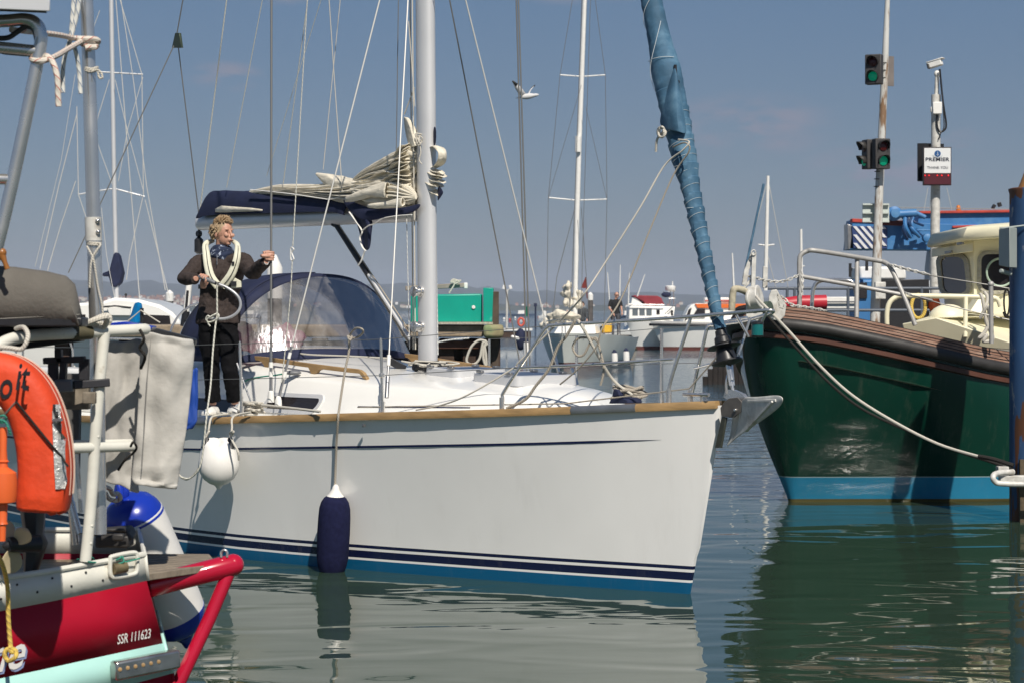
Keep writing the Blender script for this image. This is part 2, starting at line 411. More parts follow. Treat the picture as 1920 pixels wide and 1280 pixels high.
def hill(name, Y, tab, col, lab, depth=700, seed=0):
    rows = []
    us = [-400+i*18 for i in range(152)]
    for k in range(7):
        t = k/6; row = []
        for u in us:
            p = P(u, 580, Y+depth*t); top = ssm(tab, u)
            z = (580-top)/F*(Y+depth)+H
            zz = z*sin(t*pi/2)**.8 if k else -.6
            zz += (noise.noise(Vector((u*.02, t*3, seed)))*.18+noise.noise(Vector((u*.09, t*9, seed)))*.10)*z*t
            row.append((p.x, p.y, max(zz, -.6) if k else -.6))
        rows.append(row)
    rows.append([(x, y+200, -1) for x, y, z in rows[-1]])
    m = MB(); m.grid(rows)
    ma = mat(name+'_ground', col, .95, var=.35, vs=.006, bump=0, col2=(col[0]*1.8, col[1]*1.45, col[2]), c2s=.012, c2t=(.5, .6))
    tag(m.build(name, ma), lab, None, None, 'structure')
hill('hills', 4200, [(-400, 528), (140, 527), (330, 531), (520, 536), (700, 535), (880, 537), (960, 545), (1060, 549), (1180, 549),
      (1300, 553), (1500, 561), (1700, 570), (2400, 575)], (.030, .040, .036), 'long low hills across the water', 900, 1)
hill('shoreline', 2600, [(-400, 562), (100, 560), (300, 561), (420, 566), (700, 566), (930, 571), (1200, 573), (1500, 574), (2400, 576)],
     (.036, .048, .036), 'low wooded shore below the hills', 150, 5)
# far town: hundreds of tiny houses reading as one mass
mb = MB(); rr = random.Random(3)
for i in range(330):
    u = rr.uniform(120, 480) if i < 270 else rr.uniform(480, 1420)
    Y = rr.uniform(2450, 2580); v = rr.uniform(556, 574) if u < 480 else rr.uniform(569, 576)
    p = P(u, v, Y); s = rr.uniform(2.5, 6); hh = rr.uniform(2, 3.4)
    mi = rr.choice((0, 1, 1, 2, 2))
    mb.box((p.x, p.y, p.z), (s, s, hh), mi=mi)
    mb.prism([(p.x-s/2, p.y-s/2, p.z+hh/2), (p.x+s/2, p.y-s/2, p.z+hh/2), (p.x, p.y-s/2, p.z+hh/2+s*.3)], (0, s, 0), 3)
tag(mb.build('far_town', [M['white'], mat('town_brick', (.35, .2, .15), .8), mat('town_render', (.5, .45, .38), .8), mat('town_roof', (.22, .12, .09), .8)]),
    'far town of tiny pale houses along the opposite shore', 'town', None, 'stuff')
# ================================================================= the white sailing yacht
def hull_mat(name, stops, rough=.2, coat=.4, var=.03, bump=.03, streak=None):
    "gelcoat whose painted bands follow height above the water: stops = [(z_top, colour), ...]"
    m = mat(name, (1, 1, 1), rough, coat=coat); t = m.node_tree; b = t.nodes['Principled BSDF']; K = t.links.new
    ge = t.nodes.new('ShaderNodeNewGeometry'); sp = t.nodes.new('ShaderNodeSeparateXYZ'); K(ge.outputs['Position'], sp.inputs[0])
    cur = None
    for i, (z, c) in enumerate(stops):
        if i == 0:
            rgb = t.nodes.new('ShaderNodeRGB'); rgb.outputs[0].default_value = (*c, 1); cur = rgb.outputs[0]; last = z; continue
        g = t.nodes.new('ShaderNodeMath'); g.operation = 'GREATER_THAN'; g.inputs[1].default_value = last; K(sp.outputs['Z'], g.inputs[0])
        x = t.nodes.new('ShaderNodeMixRGB'); K(g.outputs[0], x.inputs['Fac']); K(cur, x.inputs['Color1'])
        x.inputs['Color2'].default_value = (*c, 1); cur = x.outputs[0]; last = z
    n = t.nodes.new('ShaderNodeTexNoise'); n.inputs['Scale'].default_value = 2.2; n.inputs['Detail'].default_value = 7
    mp = t.nodes.new('ShaderNodeMapping'); mp.inputs['Scale'].default_value = (1, 1, .6)
    K(ge.outputs['Position'], mp.inputs[0]); K(mp.outputs[0], n.inputs['Vector'])
    r = t.nodes.new('ShaderNodeMapRange'); r.inputs['From Min'].default_value = .3; r.inputs['From Max'].default_value = .7
    r.inputs['To Min'].default_value = 1-var; r.inputs['To Max'].default_value = 1+var; K(n.outputs['Fac'], r.inputs['Value'])
    x = t.nodes.new('ShaderNodeMixRGB'); x.blend_type = 'MULTIPLY'; x.inputs['Fac'].default_value = 1; K(cur, x.inputs['Color1']); K(r.outputs[0], x.inputs['Color2'])
    n9 = t.nodes.new('ShaderNodeTexNoise'); n9.inputs['Scale'].default_value = 1; n9.inputs['Detail'].default_value = 7; n9.inputs['Roughness'].default_value = .7
    m9 = t.nodes.new('ShaderNodeMapping'); m9.inputs['Scale'].default_value = (9, 9, .9); K(ge.outputs['Position'], m9.inputs[0]); K(m9.outputs[0], n9.inputs['Vector'])
    r9 = t.nodes.new('ShaderNodeMapRange'); r9.inputs['From Min'].default_value = .55; r9.inputs['From Max'].default_value = .80; r9.inputs['To Max'].default_value = .09; K(n9.outputs['Fac'], r9.inputs['Value'])
    y9 = t.nodes.new('ShaderNodeMixRGB'); K(r9.outputs[0], y9.inputs['Fac']); K(x.outputs[0], y9.inputs['Color1']); y9.inputs['Color2'].default_value = (.36, .33, .27, 1); x = y9
    K(x.outputs[0], b.inputs['Base Color'])
    bu = t.nodes.new('ShaderNodeBump'); bu.inputs['Strength'].default_value = bump; bu.inputs['Distance'].default_value = .05
    K(n.outputs['Fac'], bu.inputs['Height']); K(bu.outputs[0], b.inputs['Normal'])
    return m
WH = (.87, .86, .835); NV = (.008, .012, .05); BLU = (.005, .10, .22)
def QB(u, v, ins=.05, sg=1):
    "point seen at pixel (u, v) that stands ins metres inboard of the gunwale"
    s = .4*sg
    for _ in range(30):
        p = Q(u, v, s); s = s*.5+.5*sg*max(.0, dkb(max(lof(p), .02))-ins)
    return Q(u, v, s)
YH = hull_mat('yacht_topsides', [(.085, BLU), (.103, WH), (.163, NV), (.184, WH), (.21, NV), (9, WH)])
ZS = [(0, 1.405), (.72, 1.36), (1.53, 1.312), (2.65, 1.255), (4.04, 1.182), (4.6, 1.15), (6, 1.11), (8, 1.1), (10.6, 1.13)]
DKB = [(0, .02), (.25, .16), (.5, .30), (1, .56), (2, .99), (3, 1.31), (4, 1.54), (5, 1.68), (6, 1.75), (7, 1.77), (9, 1.66), (10.6, 1.4)]
WLB = [(0, .015), (.3, .13), (1.0, .42), (1.89, .76), (2.8, 1.08), (3.9, 1.38), (5, 1.50), (7, 1.52), (9, 1.36), (10.6, 1.15)]
zs = lambda l: ssm(ZS, l)
dkb = lambda l: max(ssm(DKB, l), 0)
def hb(l, z):
    "half breadth of the hull at l, z"
    d = l-.34*(1-z/1.42); t = max(0, min(1, z/zs(l)))
    if d < 0: return 0.0
    a = ssm(WLB, d); b = ssm(DKB, max(d-.0, 0)); r = a+(b-a)*t**1.25
    if z < 0: r *= max(.05, 1-(-z/.55)**2*.7)
    return r
yacht = thing('sailing_yacht', 'large white sailing yacht with a navy sprayhood and a furled blue headsail', 'yacht', tuple(W(0, 0, 0)))
Y_ = yacht
rows = []
zt = [-.45, -.25, -.08, 0, .06, .12, .2, .3, .45, .6, .75, .9, 1.0]
ds = [0, .015, .05, .12, .22, .35, .5, .7, .95, 1.25, 1.6, 2, 2.45, 2.95, 3.5, 4.1, 4.7, 5.4, 6.2, 7, 8, 9, 10, 10.5]
def hull_pt(d, k, sg):
    t = zt[k]; z0 = 1.4*t if t > 0 else t
    l0 = .34*(1-z0/1.42)
    l = l0+d*(10.5-l0)/10.5; z = t*zs(l) if t > 0 else t
    if t > .25: z = .35+ (t-.3)/.7*(zs(l)-.35) if t > .3 else .35
    r = hb(max(l, l0), z) if d > 0 else .012
    return W(l, sg*max(r, .012), z)
for k in range(len(zt)):
    rows.append([hull_pt(d, k, -1) for d in ds[::-1]]+[hull_pt(d, k, 1) for d in ds])
m = MB(); m.grid(rows)
n = len(rows[0])
m.add([r[0] for r in rows]+[r[-1] for r in rows], [(i, i+1, len(rows)+i+1, len(rows)+i) for i in range(len(rows)-1)])
m.build('hull', YH, Y_, 50)
# cove stripe, 4 mm proud, tapering to a point forward
m = MB(); a = []; c = []
for i in range(60):
    l = .42+i*.16
    z = zs(l)-.235; hh = .009*min(1, (l-.42)/.5+.05)
    z += 0
    d = hb(l, z)+.004
    a.append(W(l, d, z+hh)); c.append(W(l, hb(l, z-hh)+.004, z-hh))
m.grid([a, c]); m.build('cove_stripe', mat('navy_stripe', NV, .25), Y_)
# deck with camber
ls = [.03, .2, .5, .9, 1.4, 2, 2.8, 3.6, 4.5, 5.5, 6.5, 7.6, 9, 10.5]
m = MB(); m.grid([[W(l, dkb(l)*q*.995, zs(l)-.012+.05*(1-q*q)*min(1, dkb(l))) for q in (-1, -.8, -.5, 0, .5, .8, 1)] for l in ls])
m.build('deck', mat('deck_gelcoat', (.74, .73, .69), .6, bump=.2, bs=300), Y_)
# teak capping rail along the gunwale
def rail_ring(l, sg):
    b = dkb(l); z = zs(l)
    return [W(l, sg*(b+.022), z-.022), W(l, sg*(b+.030), z+.012), W(l, sg*(b+.018), z+.036), W(l, sg*(b-.018), z+.036), W(l, sg*(b-.026), z-.012)]
for sg in (1, -1):
    m = MB(); m.loft([rail_ring(.02+i*.15, sg) for i in range(70)])
    m.build('toe_rail', M['teak'], Y_, 60)
    for l0, l1 in ((.55, 1.0), (4.35, 5.6)):      # stainless chafe strips on the rail
        m = MB(); m.loft([[q+Vector((0, 0, .002))+(q-W(l, sg*dkb(l), q.z)).normalized()*.003 for q in rail_ring(l, sg)] for l in [l0+(l1-l0)*i/8 for i in range(9)]])
        m.build('rub_strip', M['dsteel'], Y_, 60)
m = MB(); m.lathe(Q(681, 797, dkb(2.85)*.985+.01), (SX, SY, 0), [(-.02, .010), (.004, .014), (.008, .008), (.009, .001)], 12); m.build('skin_fitting', M['dsteel'], Y_)
# coachroof
ZC = [(1.18, 1.335), (1.28, 1.352), (1.45, 1.42), (1.7, 1.485), (2.1, 1.525), (2.6, 1.545), (3.1, 1.565), (3.6, 1.59), (4.2, 1.635), (4.8, 1.685), (5.6, 1.70), (6.4, 1.70)]
WB = [(1.18, .06), (1.28, .20), (1.45, .42), (1.7, .56), (2.1, .70), (2.6, .81), (3.1, .90), (3.6, .97), (4.2, 1.03), (4.8, 1.07), (5.6, 1.08), (6.4, 1.05)]
zc = lambda l: ssm(ZC, l); wb = lambda l: ssm(WB, l)
def roof_pt(l, q):
    "q in -1..1 across"
    b = wb(l); zd = zs(l)-.0; h = zc(l)-zd
    s = 1 if q > 0 else -1; q = abs(q)
    if q > .8:  t = (q-.8)/.2; return W(l, s*(b-.13*(1-t)*min(1, h/.3)), zd-.02+(h*.74)*(1-t)+.0)
    if q > .62: t = (q-.62)/.18; e = b-.13*min(1, h/.3); return W(l, s*(e-.14*(1-t)), zd-.02+h*(.74+.16*(1-t)**.6 if t < 1 else .74))
    e = b-.13*min(1, h/.3)-.14; t = q/.62
    return W(l, s*e*t, zd-.02+h*.90+(h*.10+.02)*(1-t*t))
qs = [-1, -.93, -.86, -.8, -.77, -.73, -.68, -.62, -.45, -.2, 0, .2, .45, .62, .68, .73, .77, .8, .86, .93, 1]
lr = [1.18, 1.22, 1.28, 1.36, 1.45, 1.57, 1.7, 1.9, 2.1, 2.35, 2.6, 2.85, 3.1, 3.35, 3.6, 3.9, 4.2, 4.5, 4.8, 5.2, 5.6, 6, 6.4]
m = MB(); rws = [[roof_pt(l, q) for q in qs] for l in lr]; m.grid(rws)
m.add(rws[-1], [list(range(len(qs)))])
m.build('coachroof', M['gel'], Y_, 35)
# cabin side stripe
for s in (1, -1):
    m = MB(); m.grid([[roof_pt(l, s*.917)+Vector((SX, SY, 0))*.004*s, roof_pt(l, s*.925)+Vector((SX, SY, 0))*.004*s] for l in [2.1+i*.15 for i in range(9)]]); m.build('cabin_stripe', mat('stripe', NV, .3), Y_)
# portlights
def rrect(cx, cz, wx, wz, r, n=5, skew=0):
    pts = []
    for (sx, sz, a0) in ((1, 1, 0), (-1, 1, 90), (-1, -1, 180), (1, -1, 270)):
        for i in range(n+1):
            a = radians(a0+90*i/n); x = cx+sx*(wx/2-r)+r*cos(a); z = cz+sz*(wz/2-r)+r*sin(a)
            pts.append((x+skew*(z-cz), z))
    return pts
def side_s(l, z):
    b = wb(l); zd = zs(l)-.02; h = (zc(l)-zs(l))*.74; t = (z-zd)/h
    return b-.13*t
for s in (1, -1):
    for lc, ln in ((4.13, .74), (5.28, .80)):
        zm = zs(lc)+.128
        inn = rrect(lc, zm, ln-.07, .105, .045, skew=-.5); out = rrect(lc, zm, ln, .17, .075, skew=-.5)
        f = MB(); g = MB()
        ri = [W(l, s*(side_s(l, z)+.012), z) for l, z in inn]; ro = [W(l, s*(side_s(l, z)+.012), z) for l, z in out]
        rb = [W(l, s*(side_s(l, z)-.004), z) for l, z in out]; rj = [W(l, s*(side_s(l, z)+.003), z) for l, z in inn]
        f.loft([rb, ro, ri, rj], cap=False)
        w_ = f.build('portlight', M['alu'], Y_, 40)
        g.add([W(l, s*(side_s(l, z)+.005), z) for l, z in inn], [list(range(len(inn)))]); g.build('glass', M['smoke'], w_)
# two deck hatches, raised aluminium frames with dark tinted lids
def hatch(l, wl_, ws_, tilt=0):
    z = zc(l)+.02
    c = W(l, 0, z); R = Matrix(((-FX, SX, 0), (-FY, SY, 0), (0, 0, 1)))
    R = R @ Matrix.Rotation(radians(-1.5), 3, 'Y')
    o = rrect(0, 0, wl_, ws_, .07); i_ = rrect(0, 0, wl_-.07, ws_-.07, .05)
    f = MB(); f.loft([[c+R @ Vector((x, y, -.05)) for x, y in o], [c+R @ Vector((x*.985, y*.985, .028)) for x, y in o],
                      [c+R @ Vector((x, y, .034)) for x, y in i_], [c+R @ Vector((x, y, .026)) for x, y in i_]], cap=False)
    h = f.build('deck_hatch', M['alu'], Y_, 30)
    g = MB(); g.add([c+R @ Vector((x, y, .03)) for x, y in i_], [list(range(len(i_)))])
    g.build('lid', mat('tinted_lid', (.05, .075, .14), .35, var=.1), h)
    for q in (-.3, .3):
        k = MB(); k.box(c+R @ Vector((wl_*q, ws_*.5-.01, .045)), (.07, .03, .02), R); k.box(c+R @ Vector((wl_*q, -ws_*.38, .042)), (.05, .05, .02), R)
        k.build_each('latch', M['dsteel'], h, bevel=.004)
hatch(2.98, .46, .56); hatch(2.22, .60, .66)
# teak handrails on the roof
for s in (1, -1):
    m = MB(); pts = []; N = 46
    up = []; dn = []
    for i in range(N+1):
        l = 3.42+i*(2.0/N); x = i/N
        ph = (x*3) % 1; d = min(ph, 1-ph)*3.3
        g = .052*min(1, max(0, (d-.16)/.18))          # gap under the rail between feet
        q = roof_pt(l, .64*s); end = min(1, min(x, 1-x)/.05)
        up.append(q+Vector((0, 0, .012+.068*end**.5))); dn.append(q+Vector((0, 0, -.008+(g if 0 < i < N else 0))))
    o = Vector((SX, SY, 0))*.016
    m.loft([[a+o, a-o, b-o, b+o] for a, b in zip(up, dn)]); m.build('handrail', M['teak'], Y_, 40, bevel=.003)
# mast
mz = zc(3.5)-.02
def mast_c(z): return W(3.50+(z-1.6)*.012, 0, z)
def mast_ring(z, a=.100, b=.072, n=24):
    c = mast_c(z); rg = []
    for j in range(n):
        t = 2*pi*j/n; x = cos(t)*a; y = sin(t)*b*(1 if abs(cos(t)) > .5 else 1)
        rg.append(c+Vector((-FX, -FY, 0))*x+Vector((SX, SY, 0))*y)
    return rg
m = MB(); m.loft([mast_ring(z) for z in (mz, 3, 5, 8, 11, 13.4)]); mast = m.build('mast', M['alu'], Y_, 50)
m = MB(); m.loft([mast_ring(mz, .13, .10), mast_ring(mz+.05, .13, .10), mast_ring(mz+.06, .112, .084), mast_ring(mz+.10, .112, .084)])
m.build('mast_collar', M['black'], mast, 30)
for z in (6.2, 9.6):
    for s in (1, -1):
        m = MB(); m.tube([mast_c(z), W(3.75, s*.95, z+.05)], .02, 8, flat=.6); m.build('spreader', M['alu'], mast)
m = MB()
for z, s in ((1.95, .3), (2.25, .3)):
    m.lathe(mast_c(z)+Vector((SX, SY, 0))*.07, (SX, SY, 0), [(0, .045), (.02, .045), (.025, .032), (.06, .03), (.065, .045), (.085, .045), (.09, .01)], 16)
m.build_each('winch', M['steel'], mast)
m = MB()  # mast foot blocks and line tails
for k in range(5):
    a = -1.2+k*.6; c = W(3.5+.17*cos(a)*(-1), .17*sin(a)+.02, mz+.05)
    m.lathe(c, (SX*.3, SY*.3, 1) if k % 2 else (SX, SY, .2), [(-.018, .005), (-.018, .034), (.018, .034), (.018, .005)], 12)
    m.bar(c, c-Vector((0, 0, .07)), .02, .03)
m.box(W(3.72, .16, mz+.06), (.15, .06, .06), Matrix.Rotation(.5, 3, 'Y'))
m.build_each('mast_foot_block', M['black'], Y_, bevel=.003)
# boom and kicker
g0 = W(3.63, 0, 2.93); g1 = Q(373, 418, 0)
m = MB(); d = (g1-g0); xs = Vector((SX, SY, 0)); zz = d.normalized().cross(xs).normalized()
if zz.z < 0: zz = -zz
def bring(c, a, b, n=20): return [c+xs*a*cos(2*pi*j/n)+zz*b*sin(2*pi*j/n) for j in range(n)]
m.loft([bring(g0+d*t, .052, .078) for t in (0, .3, .6, .9, .985)]+[bring(g1, .046, .070)])
boom = m.build('boom', M['alu'], Y_, 50)
m = MB(); m.lathe(g1-zz*.11, xs, [(-.02, .005), (-.02, .03), (.02, .03), (.02, .005)], 12); m.bar(g1-zz*.05, g1-zz*.13, .012, .02)
m.lathe(g1-zz*.19, (0, 0, 1), [(-.12, .02), (-.1, .045), (.02, .045), (.05, .015)], 12)
m.build('mainsheet_block', M['black'], boom)
m = MB()
ka = Q(628, 418, 0); kb = Q(772, 640, 0)
m.tube([ka, ka+(kb-ka)*.45], .026, 10); m.build('kicker_tube', M['black'], Y_)
m = MB(); m.tube([ka+(kb-ka)*.42, kb], .017, 10); m.build('kicker_rod', M['alu'], Y_)
for o in (-.045, -.03, .045):
    m = MB(); e = Vector((FX*o, FY*o, .0))+Vector((0, 0, o*.4)); m.tube([ka+e*.6, kb+e], .006, 6); m.build('kicker_line', M['roper'], Y_)
m = MB(); m.box(kb, (.05, .05, .10), Matrix.Rotation(.6, 3, 'Y')); m.box(ka, (.04, .04, .08), Matrix.Rotation(.6, 3, 'Y')); m.build_each('kicker_block', M['black'], Y_, bevel=.008)
# flaked mainsail on the boom: a corrugated bundle thickening to the mast
def bundle(tab, sw, lobes, amp, seed, N=70, K=84, s0=0.0, ph=0.0):
    rings = []; u0 = tab[0][0]; u1 = tab[-1][0]
    for i in range(N+1):
        u = u0+(u1-u0)*i/N; yt = ssm([(a, b) for a, b, c in tab], u); yb = ssm([(a, c) for a, b, c in tab], u)
        top = Q(u, yt, s0); bot = Q(u, yb, s0); c = (top+bot)/2; hgt = (top-bot).length/2; t = i/N
        rg = []
        wd = ssm(sw, u)
        for j in range(K):
            a = 2*pi*j/K
            nz_ = noise.noise(Vector((t*3.0+seed, cos(a)*1.2, sin(a)*1.2+ph)))
            fold = abs(sin(a*lobes/2+nz_*3.2+t*1.3))**.7
            k = 1-amp*min(1, hgt/.12)*(1-fold)+.10*noise.noise(Vector((t*9+seed, a*1.5, 3)))*min(1, hgt/.1)
            rg.append(c+Vector((SX, SY, 0))*wd*cos(a)*k+Vector((0, 0, 1))*hgt*sin(a)*k)
        rings.append(rg)
    return rings
m = MB()
m.loft(bundle([(470, 358, 366), (500, 351, 368), (530, 346, 370), (600, 345, 376), (650, 340, 384), (700, 330, 392), (745, 322, 394), (776, 322, 392), (786, 340, 376)],
              [(470, .03), (530, .09), (600, .12), (700, .15), (770, .12), (786, .02)], 21, .50, 1.0, K=170))
m.loft(bundle([(655, 345, 356), (680, 322, 350), (720, 297, 342), (750, 281, 335), (776, 268, 330), (786, 284, 316)],
              [(655, .04), (700, .09), (772, .09), (786, .02)], 17, .52, 5.0, N=50, K=150, s0=.02))
m.loft(bundle([(595, 324, 330), (615, 326, 352), (650, 332, 366), (690, 340, 372)], [(595, .02), (640, .06), (690, .06)], 6, .3, 9.0, N=24, K=40, s0=.05))
m.loft(bundle([(660, 352, 362), (690, 343, 382), (730, 338, 388), (768, 350, 384), (780, 364, 374)], [(660, .03), (700, .07), (766, .07), (780, .015)], 13, .55, 3.0, N=36, K=130, s0=.11))
sail = m.build('mainsail', M['sail'], Y_, 60)
m = MB()   # one fold left standing open, facing the mast
for (tb_, r0_, r1_, s0_) in ((((648, 374), (690, 362), (728, 358)), .02, .062, .18), (((690, 386), (722, 385), (756, 380)), .012, .034, .20)):
    pth = spl([Q(u_, v_, s0_) for u_, v_ in tb_], 7); rg_ = []
    for i_, p_ in enumerate(pth):
        t_ = i_/(len(pth)-1); r_ = r0_+(r1_-r0_)*t_
        rg_.append([p_+Vector((SX, SY, 0))*r_*.6*cos(a_)+Vector((0, 0, 1))*r_*sin(a_)*(1+.30*sin(a_*3+t_*4)+.12*sin(a_*5-t_*9)) for a_ in [2*pi*j_/22 for j_ in range(22)]])
    m.loft(rg_, cap=False)
m.build_each('sail_roll', M['sail'], Y_, 60, solid=.005)
# thin flaked layers fanning out from the mast track
rr = random.Random(17)
for k_ in range(15):
    m = MB(); y1 = 270+k_*8.2+rr.uniform(-2, 2); ul = 648+abs(k_-5)*4+rr.uniform(0, 40); yl = 352+(y1-330)*.22; ph_ = rr.uniform(0, 6); w1 = rr.uniform(.11, .17); gr = []
    for i_ in range(15):
        t_ = i_/14; u_ = ul+(777-ul)*t_; v_ = yl+(y1-yl)*t_**1.15-9*sin(pi*t_)*(1-k_/15)
        row = []
        for q_ in (-1, -.6, -.2, .2, .5, .75, 1):
            row.append(Q(u_, v_, .02)+Vector((SX, SY, 0))*q_*(.03+(w1-.03)*t_)*(1+.12*sin(t_*9+ph_))+Vector((0, 0, (.016*sin(q_*3.2+ph_+t_*3)+.010*sin(t_*14+ph_+q_*2))*(.3+t_)-.02*max(0, q_-.5)*t_)))
        gr.append(row)
    m.grid(gr); m.build('sail_layer', M['sail'], Y_, 80, solid=.004)
# luff loop and flakes showing beyond the mast
m = MB(); lp_ = spl([Q(806, 280, -.03), Q(818, 274, .0), Q(828, 284, .02), Q(829, 298, .02), Q(822, 309, .0), Q(808, 318, -.03)], 6)
m.grid([[p+Vector((SX, SY, 0))*.045*q_+Vector((0, 0, .01*sin(q_*4+p.z*40))) for q_ in (-1, -.3, .4, 1)] for p in lp_]); m.build('sail_layer', M['sail'], Y_, 80, solid=.004)
for (pa_, pb_, w_) in (((806, 316), (829, 325), .05), ((806, 322), (831, 331), .07), ((806, 330), (826, 334), .04), ((806, 334), (830, 342), .06), ((806, 341), (824, 350), .08), ((806, 350), (822, 366), .06)):
    m = MB(); p0_, p1_ = Q(*pa_, -.02), Q(*pb_, .01)
    m.grid([[p0_.lerp(p1_, t_)+Vector((SX, SY, 0))*w_*q_*(1-.35*t_)+Vector((0, 0, .012*sin(t_*5+q_*2))) for q_ in (-1, -.3, .4, 1)] for t_ in (0, .25, .5, .75, 1)]); m.build('sail_layer', M['sail'], Y_, 80, solid=.004)
# headboard corner of the sail pulled up to its halyard
m = MB(); m.grid([[Q(757, 214, .06), Q(760, 222, .08), Q(764, 216, .06)], [Q(757, 235, .05), Q(770, 240, .1), Q(780, 238, .04)], [Q(762, 262, .05), Q(774, 262, .1), Q(786, 258, .03)], [Q(768, 280, .05), Q(778, 276, .1), Q(788, 272, .04)]])
m.build('sail_corner', M['sail'], Y_, 60, solid=.004, sub=1)
m = MB(); k0 = Q(785, 262, .11); rr = random.Random(5)
for j in range(3):
    m.tube(spl([k0+Vector((rr.uniform(-.03, .03), -.02+rr.uniform(-.02, .02), rr.uniform(-.05, .05))) for i in range(6)], 5, True), .006, 6, True)
m.tube(spl([k0, Q(789, 285, .12), Q(786, 300, .13), Q(791, 308, .12)], 5), .005, 6)
m.build('sail_tie', M['ropew'], Y_)
# navy sail cover round the boom
tb = [(384, 399, 409), (388, 382, 407), (396, 362, 402), (412, 358, 400), (440, 358, 398), (500, 360, 397), (560, 362, 396), (610, 367, 395), (640, 372, 396), (662, 384, 402)]
rings = []
for i in range(61):
    u = 384+(662-384)*i/60; yt = ssm([(a, b) for a, b, c in tb], u); yb = ssm([(a, c) for a, b, c in tb], u)
    T = Q(u, yt, 0); B_ = Q(u, yb, 0); hgt = T.z-B_.z; rg = []
    for j in range(23):
        a = -.15*pi+1.3*pi*j/22
        wv = 1+.05*noise.noise(Vector((u*.02, a*1.5, 1)))+.03*noise.noise(Vector((u*.07, a*3, 4)))
        rg.append(Vector((T.x, T.y, B_.z))+Vector((SX, SY, 0))*(.098*cos(a)*wv*(1 if a > 0 else 1))+Vector((0, 0, hgt*max(sin(a), -.1)*wv)))
    rings.append(rg)
m = MB(); m.loft(rings, closed=False); cover = m.build('sail_cover', M['navy'], Y_, 60, solid=.006)
m = MB(); m.grid([[Q(u, y0, .112)+Vector((0, 0, .0)), Q(u, y1, .112)] for u, y0, y1 in ((404, 392, 398), (415, 386, 399), (440, 388, 398), (470, 390, 397), (492, 393, 396))])
m.build('exposed_sailcloth', M['sail'], Y_, solid=.004)
m = MB(); m.tube(spl([Q(u, v, .116) for u, v in ((470, 356), (520, 361), (560, 366), (600, 372), (622, 374), (645, 366))], 6), .010, 6, flat=.5)
m.build_each('cover_piping', M['white'], cover)
def sheet(rows, name, mt, parent, sub=2, solid=.005):
    m = MB(); m.grid([[Q(*p) for p in r] for r in rows]); return m.build(name, mt, parent, 80, solid=solid, sub=sub)
sheet([[(640, 368, .10), (662, 378, .13), (690, 390, .15), (730, 392, .17), (768, 388, .14), (790, 380, .11)],
       [(645, 385, .13), (668, 398, .17), (692, 402, .20), (730, 402, .17), (768, 398, .15), (790, 388, .12)],
       [(658, 398, .13), (673, 412, .20), (694, 416, .15), (718, 409, .19), (750, 404, .16), (772, 402, .13)]], 'cover_flap', M['navy'], Y_)
sheet([[(656, 394, .15), (668, 398, .11), (680, 404, .20), (697, 408, .13)],
       [(668, 416, .14), (678, 420, .12), (688, 422, .20), (700, 418, .13)],
       [(675, 440, .14), (682, 442, .11), (690, 440, .19), (697, 436, .14)],
       [(676, 456, .14), (683, 458, .12), (690, 458, .18), (696, 452, .14)],
       [(682, 468, .14), (686, 470, .13), (690, 470, .16), (694, 466, .14)]], 'cover_flap', M['navy'], Y_)
m = MB()
m.tube(spl([Q(u, v, .16) for u, v in ((655, 398), (668, 416), (679, 434), (675, 446), (679, 462), (686, 471))], 6), .009, 6, flat=.5)
m.tube(spl([Q(u, v, .20) for u, v in ((678, 434), (690, 424), (702, 420), (718, 410), (745, 405), (772, 403))], 6), .009, 6, flat=.5)
m.tube(spl([Q(u, v, .15) for u, v in ((684, 470), (681, 480), (677, 490), (671, 498))], 6), .010, 6, flat=.5)
m.build_each('cover_piping', M['white'], cover)
sheet([[(812, 236, .0), (818, 236, .02)], [(812, 255, .0), (819, 258, .03)], [(812, 276, .0), (816, 278, .01)]], 'cover_flap', M['navy'], Y_, 1)
sheet([[(820, 345, .0), (826, 350, .03), (832, 361, .0)], [(820, 365, .0), (826, 366, .03), (831, 364, .0)], [(820, 378, .0), (822, 377, .02), (824, 373, .0)]], 'cover_flap', M['navy'], Y_, 1)
# sprayhood
AM = 1.06
def hood(a, t):
    "front panel: a across (-1..1, + = starboard), t 0 base .. 1 hoop"
    a_ = abs(a); h = .755*(1-a_**2.9)**.55
    lb = 4.62+.46*a*a; lt = 5.18+.02*a*a; tt = t
    bul = .05*sin(pi*t)*(1-a_**3)
    return W(lb+(lt-lb)*tt-bul, a*(AM-.05*t), zc(4.75)-.012-.05*a*a+h*tt)
NA = 40; aa = [-.995+1.99*i/NA for i in range(NA+1)]
t0 = lambda a: .10+.05*(a > 0)*a
t1 = lambda a: min(.985, .965-.16*max(0, a)**1.2)
m = MB(); m.grid([[hood(a, t0(a)*k/3) for k in range(4)] for a in aa])
m.grid([[hood(a, t1(a)+(1-t1(a))*k/3) for k in range(4)] for a in aa])
def hoop(a, k):
    "roof from the front hoop (k=0) to the aft hoop (k=1)"
    p = hood(a, 1); a_ = abs(a)
    return p+Vector((-FX, -FY, 0))*(.78*k)+Vector((0, 0, (.03*sin(pi*k)-.05*k)*(1-a_**4)))
m.grid([[hoop(a, k/5) for k in range(6)] for a in aa])
